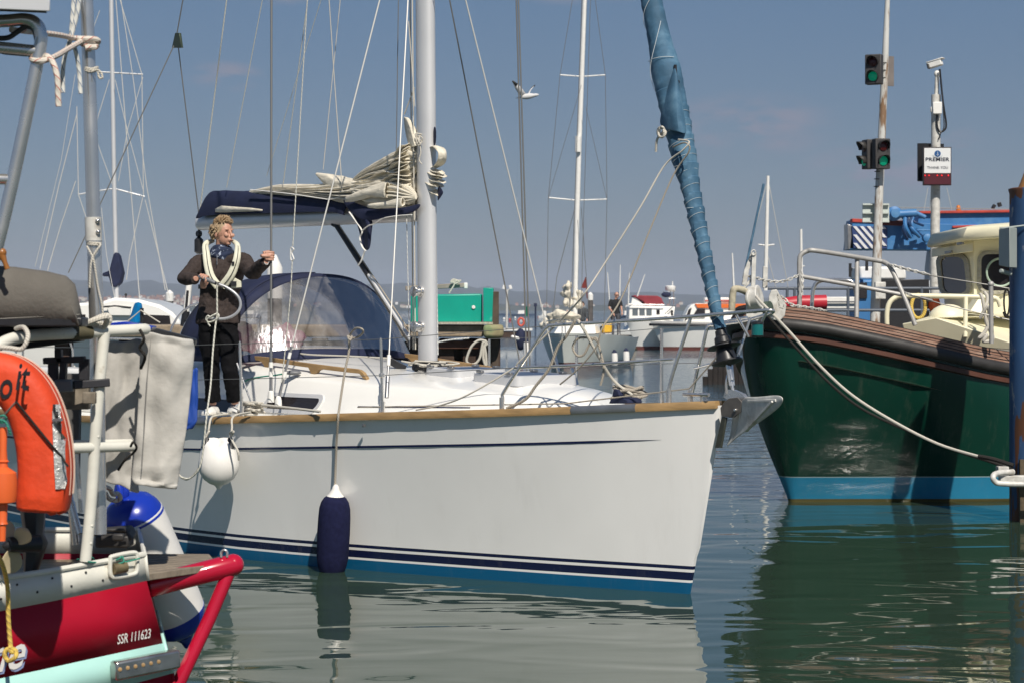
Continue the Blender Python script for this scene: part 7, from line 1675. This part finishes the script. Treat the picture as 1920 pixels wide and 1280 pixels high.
man('crew member in a white cap standing at the bow of the grey yacht', 1062, 641, 83.5, 60, radians(0), mat('pale_jacket', (.25, .27, .3), .9), M['black'], short=False, hair=(.6, .6, .6))
m = MB(); m.box(P(1138, 615, 79), (.38, .3, .42)); tag(m.build('yellow_bag', mat('yellow_oilskin', (.62, .36, .02), .6), bevel=.08), 'yellow oilskin bag beside the man in the black polo', 'bag')
m = MB(); m.prism([P(1097, 522, 80), P(1100, 530, 80), P(1098, 541, 80), P(1089, 540, 80)], (0, .04, 0)); m.tube([P(1101, 560, 80), P(1098, 520, 80)], .02, 6); tag(m.build('red_ensign', mat('ensign_red', (.16, .02, .015), .8)), 'dark red ensign flying behind the mast of the grey yacht', 'flag')
# pontoon
pt = thing('pontoon', 'low timber pontoon on floats to the right of the grey yacht', 'pontoon', tuple(P(1240, 650, 110)))
a = P(1165, 627, 88); m = MB(); m.box((P(1262, 600, 108).x, 109, .66), (6.2, 2.0, .16)); m.build('deck', M['greyteak'], pt)
for u in (1190, 1230, 1285, 1330): q = P(u, 640, 108); m = MB(); m.box((q.x, 108.9, .28), (1.1, 1.8, .56)); m.build('float', mat('float_tan', (.26, .19, .10), .8, var=.3), pt, bevel=.08)
# motor boats
mbt = thing('motor_cruiser', 'white motor cruiser with a maroon canopy on its upper deck', 'motor boat', tuple(P(1240, 625, 112)))
o = P(1195, 628, 108); o.z = 0; f, s_ = bhull(mbt, o, radians(-150), 8.5, 3.4, 1.5, 1.25, M['gel'], .7, boot=GRB)
c = lambda u0_, v0_, u1_, v1_, Y, th, nm, mt, par=mbt, bev=.04: slab([(u0_, v0_), (u1_, v0_), (u1_, v1_), (u0_, v1_)], Y, th, nm, mt, par, bev)
slab([(1180, 575), (1184, 573), (1266, 575), (1262, 604), (1178, 604)], 109, 2.4, 'cabin', M['gel'], mbt, .05)
slab([(1182, 572), (1186, 558), (1192, 556), (1206, 573)], 109.2, 1.6, 'flybridge_side', M['gel'], mbt, .03)
slab([(1186, 556), (1190, 554), (1233, 555), (1240, 559), (1247, 573), (1212, 575), (1206, 566)], 109.1, 1.8, 'canopy', mat('maroon_canvas', (.22, .025, .035), .8, var=.2, vs=2, bump=.5, bs=4), mbt, .08)
PG = mat('pale_window', (.11, .13, .145), .12, spec=.8)
for u0_ in (1186, 1199, 1212): c(u0_, 579, u0_+10, 592, 108.98, .05, 'window', PG, bev=0)
c(1231, 581, 1237, 590, 108.98, .05, 'window', M['smoke'], bev=0); c(1258, 582, 1262, 592, 108.98, .05, 'window', M['smoke'], bev=0)
m = MB(); m.tube([P(1180, 571, 108.8), P(1246, 572, 108.8)], .03, 6); m.tube([P(1246, 590, 108.8), P(1262, 575, 108.8)], .03, 6); m.tube([P(1240, 590, 108.8), P(1266, 596, 108.8)], .03, 6); m.build('handrail', M['steel'], mbt)
m = MB()
for a, b_ in (((1256, 573), (1257, 545)), ((1264, 573), (1263, 545)), ((1252, 546), (1266, 546)), ((1254, 560), (1266, 560))): m.tube([P(*a, 110), P(*b_, 110)], .035, 6)
m.build('radar_arch', M['steel'], mbt)
m = MB(); m.lathe(P(1257, 545, 110), (0, 0, 1), [(0, .24), (.05, .28), (.22, .28), (.26, .2), (.27, .01)], 16); m.tube([P(1261, 540, 110), P(1261, 528, 110)], .03, 6); m.build('radar_dome', M['white'], mbt)
m = MB(); m.ball(P(1249, 553, 109.5), (.26, .1, .14), 10, 8); m.prism([P(1243, 547, 109.5), P(1249, 549, 109.5), P(1255, 552, 109.5), P(1250, 557, 109.5)], (0, .1, 0)); tag(m.build('blue_flag', M['navy']), 'dark blue flag bundled below the radar dome of the cruiser', 'flag')
cb = thing('cabin_boat', 'white cabin boat with an orange roof band moored at the pontoon', 'motor boat', tuple(P(1320, 655, 107)))
o = P(1245, 656, 107); o.z = 0; f, s_ = bhull(cb, o, radians(-165), 10.0, 3.7, 1.48, 1.35, M['gel'], .75, boot=GRB)
c(1216, 613, 1420, 616, 82.6, .1, 'rubbing_strip', M['black'], cb, 0) if False else None
m = MB(); ff_ = lambda l, sg: Vector(o)-f*l+s_*sg*(1.85*min(1, (1-(1-min(1, (max(0, l+.75)/10.75)/.62))**2)**.75)*.97+.09)
m.tube([ff_(l, 1)+Vector((0, 0, 1.48*.88)) for l in (-.72, -.5, -.1, .4, 1, 2, 3.2, 5, 7.5)], .075, 6); m.tube([ff_(l, -1)+Vector((0, 0, 1.48*.88)) for l in (-.72, -.5, -.1, .4, 1, 2, 3.2, 5, 7.5)], .075, 6); m.build_each('rubbing_band', M['black'], cb)
slab([(1280, 605), (1290, 580), (1296, 572), (1306, 569), (1400, 571), (1400, 606)], 107.20, 1.9, 'cabin', M['gel'], cb, .05)
slab([(1303, 570), (1420, 570), (1420, 578), (1308, 578)], 107.10, 2.1, 'roof_band', mat('orange_band', (.68, .14, .02), .5), cb, .02)
slab([(1283, 603), (1291, 581), (1297, 577), (1293, 595)], 107.15, .1, 'window', M['smoke'], cb, 0); slab([(1302, 588), (1307, 580), (1322, 580), (1322, 596), (1298, 596)], 107.12, .05, 'window', M['smoke'], cb, 0); c(1332, 581, 1350, 597, 107.12, .05, 'window', M['smoke'], cb, 0)
slab([(1322, 558), (1367, 558), (1370, 569), (1320, 569)], 107.60, 1.2, 'life_raft', M['white'], cb, .06); slab([(1322, 563), (1369, 563), (1369, 565), (1322, 565)], 107.55, .1, 'raft_band', CRD, cb, 0)
m = MB(); m.ball(P(1362, 612, 105), .17, 12, 8); tag(m.build('red_buoy', mat('red_buoy_plastic', (.5, .02, .03), .4)), 'small red buoy hanging on the white cabin boat', 'buoy')
bn = thing('speed_boat', 'low white boat with a navy cockpit cover beyond the man in the black polo', 'motor boat', tuple(P(1190, 640, 95)))
o = P(1135, 634, 124); o.z = 0; f, s_ = bhull(bn, o, radians(-170), 5.5, 2.2, .9, .8, M['gel'], .4)
m = MB(); m.loft([[P(1165, 596, 123), P(1190, 588, 123), P(1207, 598, 123), P(1213, 626, 123)], [P(1165, 596, 125), P(1190, 588, 125), P(1207, 598, 125), P(1213, 626, 125)]], closed=False); m.build('cockpit_cover', M['navy'], bn, solid=.05)
fr_box(bn, 'windscreen', o, f, s_, 1.2, 2.4, .7, .5, .85, 1.3, WHT, .4, 0)
# white twin-keel cruiser behind the jetty at left
lc = thing('cruising_yacht', 'white cruising yacht with a navy sail cover moored at the far left', 'yacht', tuple(P(240, 620, 44)))
o = P(395, 760, 44); o.z = 0; f, s_ = bhull(lc, o, radians(-12), 10.5, 3.6, 1.72, 1.55, M['gel'], .4, deckm=M['gel'])
slab([(110, 571), (140, 569), (190, 566), (214, 558), (262, 562), (300, 572), (322, 585), (336, 600), (340, 612), (110, 612)], 42.6, 2.6, 'cabin', M['gel'], lc, .06)
slab([(262, 590), (318, 592), (320, 610), (264, 610)], 42.57, .05, 'window', M['smoke'], lc, 0); slab([(148, 590), (160, 590), (160, 612), (148, 612)], 42.57, .05, 'window', M['smoke'], lc, 0); slab([(184, 592), (196, 592), (196, 612), (184, 612)], 42.57, .05, 'window', M['smoke'], lc, 0)
m = MB(); m.tube([P(219, 575, 43.8), P(214, 340, 43.8), P(208, -30, 43.8), P(206, -200, 43.8)], .048, 12); ml = m.build('mast', M['alu'], lc)
m = MB(); m.prism([P(212, 478, 43.7), P(217, 472, 43.7), P(223, 480, 43.7), P(230, 512, 43.7), P(226, 530, 43.7), P(216, 540, 43.7), P(208, 536, 43.7), P(203, 518, 43.7), P(192, 519, 43.7), P(190, 513, 43.7), P(204, 508, 43.7)], (0, .3, 0)); m.build('sail_cover', M['navy'], lc, bevel=.04)
for pts in ([(180, 135), (268, 140)], [(148, 365), (187, 358), (214, 354), (271, 369)]):
    m = MB(); m.tube([P(u, v, 43.8) for u, v in pts], .018, 6); m.build('spreader', M['alu'], ml)
for pts, r in (([(225, 0), (266, 140), (269, 365), (243, 480), (237, 525)], .009), ([(144, 200), (147, 365), (172, 440)], .009), ([(187, 20), (176, 50)], .008), ([(215, -30), (240, 290), (262, 562)], .010), ([(222, -30), (250, 150), (275, 350), (310, 545)], .009), ([(268, 145), (240, 240), (222, 340)], .008), ([(144, 215), (110, 350), (75, 505)], .010), ([(142, 340), (115, 420), (89, 508)], .010), ([(141, 140), (115, 300), (66, 500)], .006), ([(205, 150), (182, 225)], .009), ([(216, 150), (240, 250), (268, 355)], .008), ([(272, 375), (298, 480), (318, 560)], .009), ([(183, 270), (210, 345)], .008), ([(190, 390), (200, 480), (218, 575)], .007)):
    m = MB(); m.tube([P(u, v, 43.6) for u, v in pts], r, 5); m.build('rigging', M['wirel'], lc)
m = MB(); m.tube([P(190, 576, 42.5), P(216, 574, 42.5), P(246, 577, 42.5)], .02, 6); m.ball(P(236, 553, 43), .03, 8, 6); m.tube([P(236, 553, 43), P(236, 566, 43)], .01, 5); m.build_each('deck_fitting', M['black'], lc)
slab([(200, 577), (244, 577), (244, 592), (206, 592)], 42.5, .1, 'deck_hatch', M['white'], lc, .01)
bg_ = thing('blue_sack', 'bright blue plastic sack tied to a post behind the guardrail', 'sack', tuple(P(255, 610, 20)))
m = MB(); m.loft([[P(u0_, v, Y) for u0_, Y in ((a_, 20), (b_, 19.85), (c_, 20), ((a_+c_)/2, 20.2))] for v, a_, b_, c_ in ((566, 250, 258, 269), (575, 246, 258, 272), (590, 240, 256, 272), (604, 235, 254, 272), (614, 233, 254, 272))]); m.build('sack', mat('blue_plastic_sack', (.0, .19, .48), .4, var=.15, bump=.6, bs=14), bg_, 80, sub=1)
m = MB(); m.tube([P(266, 612, 19.8), P(266, 578, 19.8)], .018, 8); m.build('post', M['black'], bg_)
m = MB(); m.tube([P(240, 602, 19.8), P(264, 582, 19.75), P(300, 605, 19.8)], .007, 6); m.build('cord', M['ropew'], bg_)
ck = thing('inclined_post', 'white and black tilted post standing left of the woman', 'post', tuple(P(346, 610, 24)))
m = MB(); m.tube([P(356, 520, 24), P(349, 584, 24)], .038, 10); m.build('upper', M['white'], ck); m = MB(); m.tube([P(349, 584, 24), P(345, 612, 24)], .045, 10); m.tube([P(352, 545, 23.95), P(347, 600, 23.95)], .015, 8); m.build('lower', M['black'], ck)
# white-capped marina piles
def cap_pile(u, vt, vm, r, Y, lab):
    th = thing('capped_pile', lab, 'pile', (P(u, vt, Y).x, Y, 0), 'marina piles with white conical caps'); z0 = P(u, vm, Y).z; z1 = P(u, vt, Y).z
    m = MB(); m.lathe((P(u, vt, Y).x, Y, -.3), (0, 0, 1), [(0, r*.92), (z0+.3, r*.92)], 18); m.build('shaft', mat('pile_steel', (.10, .09, .085), .8, var=.3) if 'pile_steel' not in bpy.data.materials else bpy.data.materials['pile_steel'], th)
    m = MB(); m.lathe((P(u, vt, Y).x, Y, z0), (0, 0, 1), [(-.01, r*.9), (0, r), ((z1-z0)*.7, r), ((z1-z0)*.98, r*.25), (z1-z0, .002)], 18); m.build('cap', M['white'], th)
cap_pile(318, 544, 565, .14, 70, 'white capped pile seen left of the woman above the cruising yacht')
cap_pile(515, 477, 560, .13, 34, 'white capped pile beside the woman’s raised hand')
cap_pile(1107, 548, 563, .13, 95, 'white capped pile just right of the grey yacht mast'); cap_pile(1213, 598, 615, .12, 120, 'short white capped pile near the maroon canopy cruiser')
# thin masts beyond
def thin_mast(u0_, v0_, u1_, v1_, Y, r, lab, spread=(), stays=(), mt='white'):
    th = thing('distant_mast', lab, 'mast', tuple(P(u1_, v1_, Y)), 'masts of distant boats'); m = MB(); m.tube([P(u0_, v0_, Y), P(u1_, v1_, Y)], [r*.7, r], 8); m.build('pole', M[mt], th)
    for v, hw in spread: m = MB(); uu = u0_+(u1_-u0_)*(v-v0_)/(v1_-v0_); m.tube([P(uu-hw, v-1, Y), P(uu, v+1, Y), P(uu+hw, v-1, Y)], r*.35, 5); m.build('spreader', M[mt], th)
    for a, b_ in stays: m = MB(); m.tube([P(*a, Y), P(*b_, Y)], r*.16, 4); m.build('stay', M['wirel'], th)
thin_mast(1440, 330, 1435, 545, 50, .055, 'distant white mast with short crosstrees above the green boat bow', [(460, 15)], [((1440, 335), (1392, 520)), ((1440, 335), (1478, 540)), ((1437, 470), (1460, 560))])
m = MB(); m.tube([P(1432, 345, 48), P(1394, 522, 48)], .028, 6); tag(m.build('furled_forestay', M['ucv']), 'thin blue furled sail slanting beside the distant white mast', 'sail')
thin_mast(1502, 430, 1503, 560, 52, .045, 'distant short white mast rising behind the bow rail', [(500, 6)])
thin_mast(1748, 350, 1745, 420, 60, .06, 'white mast behind the camera post', [], [((1740, 352), (1732, 398)), ((1775, 352), (1785, 395))])
for i, (a, b_, lab) in enumerate((((1139, 511), (1144, 582), 'leftmost whip aerial beside the man in the black polo'), ((1163, 497), (1162, 555), 'tall whip aerial just above the bald man'), ((1180, 512), (1178, 575), 'whip aerial left of the maroon canopy'), ((1209, 515), (1195, 556), 'slanting whip aerial over the maroon canopy'), ((1373, 475), (1376, 540), 'whip aerial between the blue headsail and the green boat'))):
    m = MB(); m.tube([P(*a, 95 if i < 4 else 60), P(*b_, 95 if i < 4 else 60)], [.02, .035], 6); tag(m.build('whip_aerial', M['white']), lab, 'aerial', 'thin whip aerials')
# harbour light column, mark, ring, small far craft
lp = thing('lamp_column', 'slim lamp column with two small heads at the end of the far pontoon', 'lamp post', tuple(P(951, 615, 155)))
m = MB(); m.tube([P(950, 616, 155), P(950.5, 545, 155)], .09, 8); m.tube([P(945, 541, 155), P(951, 546, 155), P(957, 541, 155)], .06, 6); m.build('column', M['galv'], lp)
for u in (945, 957): m = MB(); m.box(P(u, 539, 155), (.22, .2, .32), Matrix.Rotation(.3 if u < 950 else -.3, 3, 'Y')); m.build('lamp_head', M['white'], lp, bevel=.03)
fp = thing('far_pontoon', 'short pale pontoon beyond the end of the jetty', 'pontoon', tuple(P(965, 620, 155)))
m = MB(); a = P(930, 616, 155); b_ = P(998, 616, 155); m.box(((a.x+b_.x)/2, 157, a.z-.08), (b_.x-a.x, 4, .16)); m.build('deck', M['white'], fp); m = MB(); m.box(((a.x+b_.x)/2, 157, (a.z-.2)/2-.1), (b_.x-a.x-.2, 3.8, a.z-.1)); m.build('float', TB, fp)
m = MB(); m.tube([P(977, 604, 154)+Vector((.21*cos(t), 0, .28*sin(t))) for t in [j*2*pi/20 for j in range(20)]], .085, 8, True); lr_ = tag(m.build('ring_buoy', mat('ring_orange', (.60, .10, .06), .6)), 'orange ring buoy standing on the far pontoon', 'lifebuoy')
nm_ = thing('channel_mark', 'dark post mark standing in the far water', 'channel mark', (P(1004, 590, 240).x, 240, 0))
m = MB(); m.tube([(P(1004, 590, 240).x, 240, 0), (P(1004, 590, 240).x, 240, P(0, 572, 240).z)], .10, 8); m.build('post', M['navy'], nm_); m = MB(); m.box(P(1004, 572, 240), (.36, .3, .4)); m.build('topmark', M['navy'], nm_)
for i, (u, Y, L_, cab, lab) in enumerate(((942, 700, 5, 0, 'far small dark boat right of the steel pile'), (980, 640, 7, 1, 'far grey fishing boat moored off the far shore'), (1021, 480, 2.8, 1, 'small white cabin boat moored in mid harbour'), (1180, 500, 6, 1, 'distant boat beyond the whip aerials'), (470, 600, 5, 1, 'distant boat left of the sprayhood top'), (850, 600, 7, 0, 'distant pale launch above the jetty'))):
    th = thing('moored_boat', lab, 'boat', (P(u, 590, Y).x, Y, 0), 'small craft moored far out'); o = Vector((P(u, 590, Y).x+L_/2, Y, 0)); f, s_ = bhull(th, o, radians(-8), L_, L_*.36, .7, .6, M['white'] if i in (2, 5) else mat('far_hull', (.08, .12, .2), .6), .3, N=8)
    if cab: fr_box(th, 'cabin', o, f, s_, L_*.3, L_*.7, L_*.13, L_*.11, .55, 1.7, M['white'], .2, .1)
for i, (u, Y, col, lab) in enumerate(((945, 420, 'white', 'white mooring buoy left of the lamp column'), (966, 470, 'white', 'white mooring buoy right of the lamp column'), (1010, 500, 'red', 'red mooring buoy beside the channel mark'), (956, 380, 'red', 'pink mooring buoy behind the lamp column'), (1028, 520, 'white', 'white mooring buoy right of the green tape'))):
    m = MB(); m.ball((P(u, 590, Y).x, Y, .15), .27, 10, 8); tag(m.build('mooring_buoy', M['white'] if col == 'white' else CRD), lab, 'buoy', 'mooring buoys in the harbour')
# gull
gu = thing('gull', 'white gull with dark wingtips gliding across the blue sky', 'bird', tuple(P(990, 182, 40)))
m = MB(); gc = P(990, 181, 40); gd = Vector((.97, -.1, .14)).normalized()
m.lathe(gc-gd*.17, gd, [(0, .004), (.03, .022), (.08, .040), (.16, .054), (.24, .046), (.29, .028), (.32, .030), (.35, .022), (.37, .008), (.385, .002)], 14)
m.add([gc-gd*.13, gc-gd*.22+Vector((0, .06, -.0)), gc-gd*.23, gc-gd*.22+Vector((0, -.06, 0))], [(0, 1, 2), (0, 2, 3)])
wl_ = [[P(986, 176, 40), P(980, 183, 40)], [P(978, 165, 39.9), P(972, 176, 39.9)], [P(970, 157, 39.8), P(966, 166, 39.8)], [P(962, 152, 39.7), P(960.5, 153.5, 39.7)]]
wr_ = [[P(992, 178, 40), P(987, 183, 40)], [P(995, 170, 40.1), P(990, 175, 40.1)], [P(1000, 163, 40.2), P(996, 166, 40.2)], [P(1003, 161, 40.3), P(1002, 162, 40.3)]]
m.grid(wl_); m.grid(wr_)
m.build('body', mat('gull_white', (.62, .62, .62), .8), gu, 70, solid=.008)
m = MB(); m.grid([[p+Vector((0, -.012, .006)) for p in r] for r in ([P(971, 158, 39.81), P(967, 164, 39.81)], [P(962, 152, 39.7), P(960, 154, 39.7)])]); m.grid([[p+Vector((0, -.012, .004)) for p in r] for r in ([P(999, 163, 40.2), P(996, 166, 40.2)], [P(1003.5, 160, 40.3), P(1002, 163, 40.3)])])
m.build_each('wingtip', mat('dark_feather', (.05, .05, .05), .8), gu, solid=.01)
# ================================================================= haze over the far water
mb = MB(); mb.box((0, 2900, 49), (7000, 6200, 102))
hz = bpy.data.materials.new('haze_air'); hz.use_nodes = True; t = hz.node_tree; t.nodes.clear()
ho = t.nodes.new('ShaderNodeOutputMaterial'); pv = t.nodes.new('ShaderNodeVolumePrincipled')
pv.inputs['Color'].default_value = (.72, .82, 1, 1); pv.inputs['Density'].default_value = .00018; pv.inputs['Anisotropy'].default_value = 0
t.links.new(pv.outputs[0], ho.inputs['Volume'])
tag(mb.build('haze', hz), 'pale blue sea haze that softens the far shore', None, None, 'stuff')
for o in bpy.data.objects:
    if '_o' in o: del o['_o']
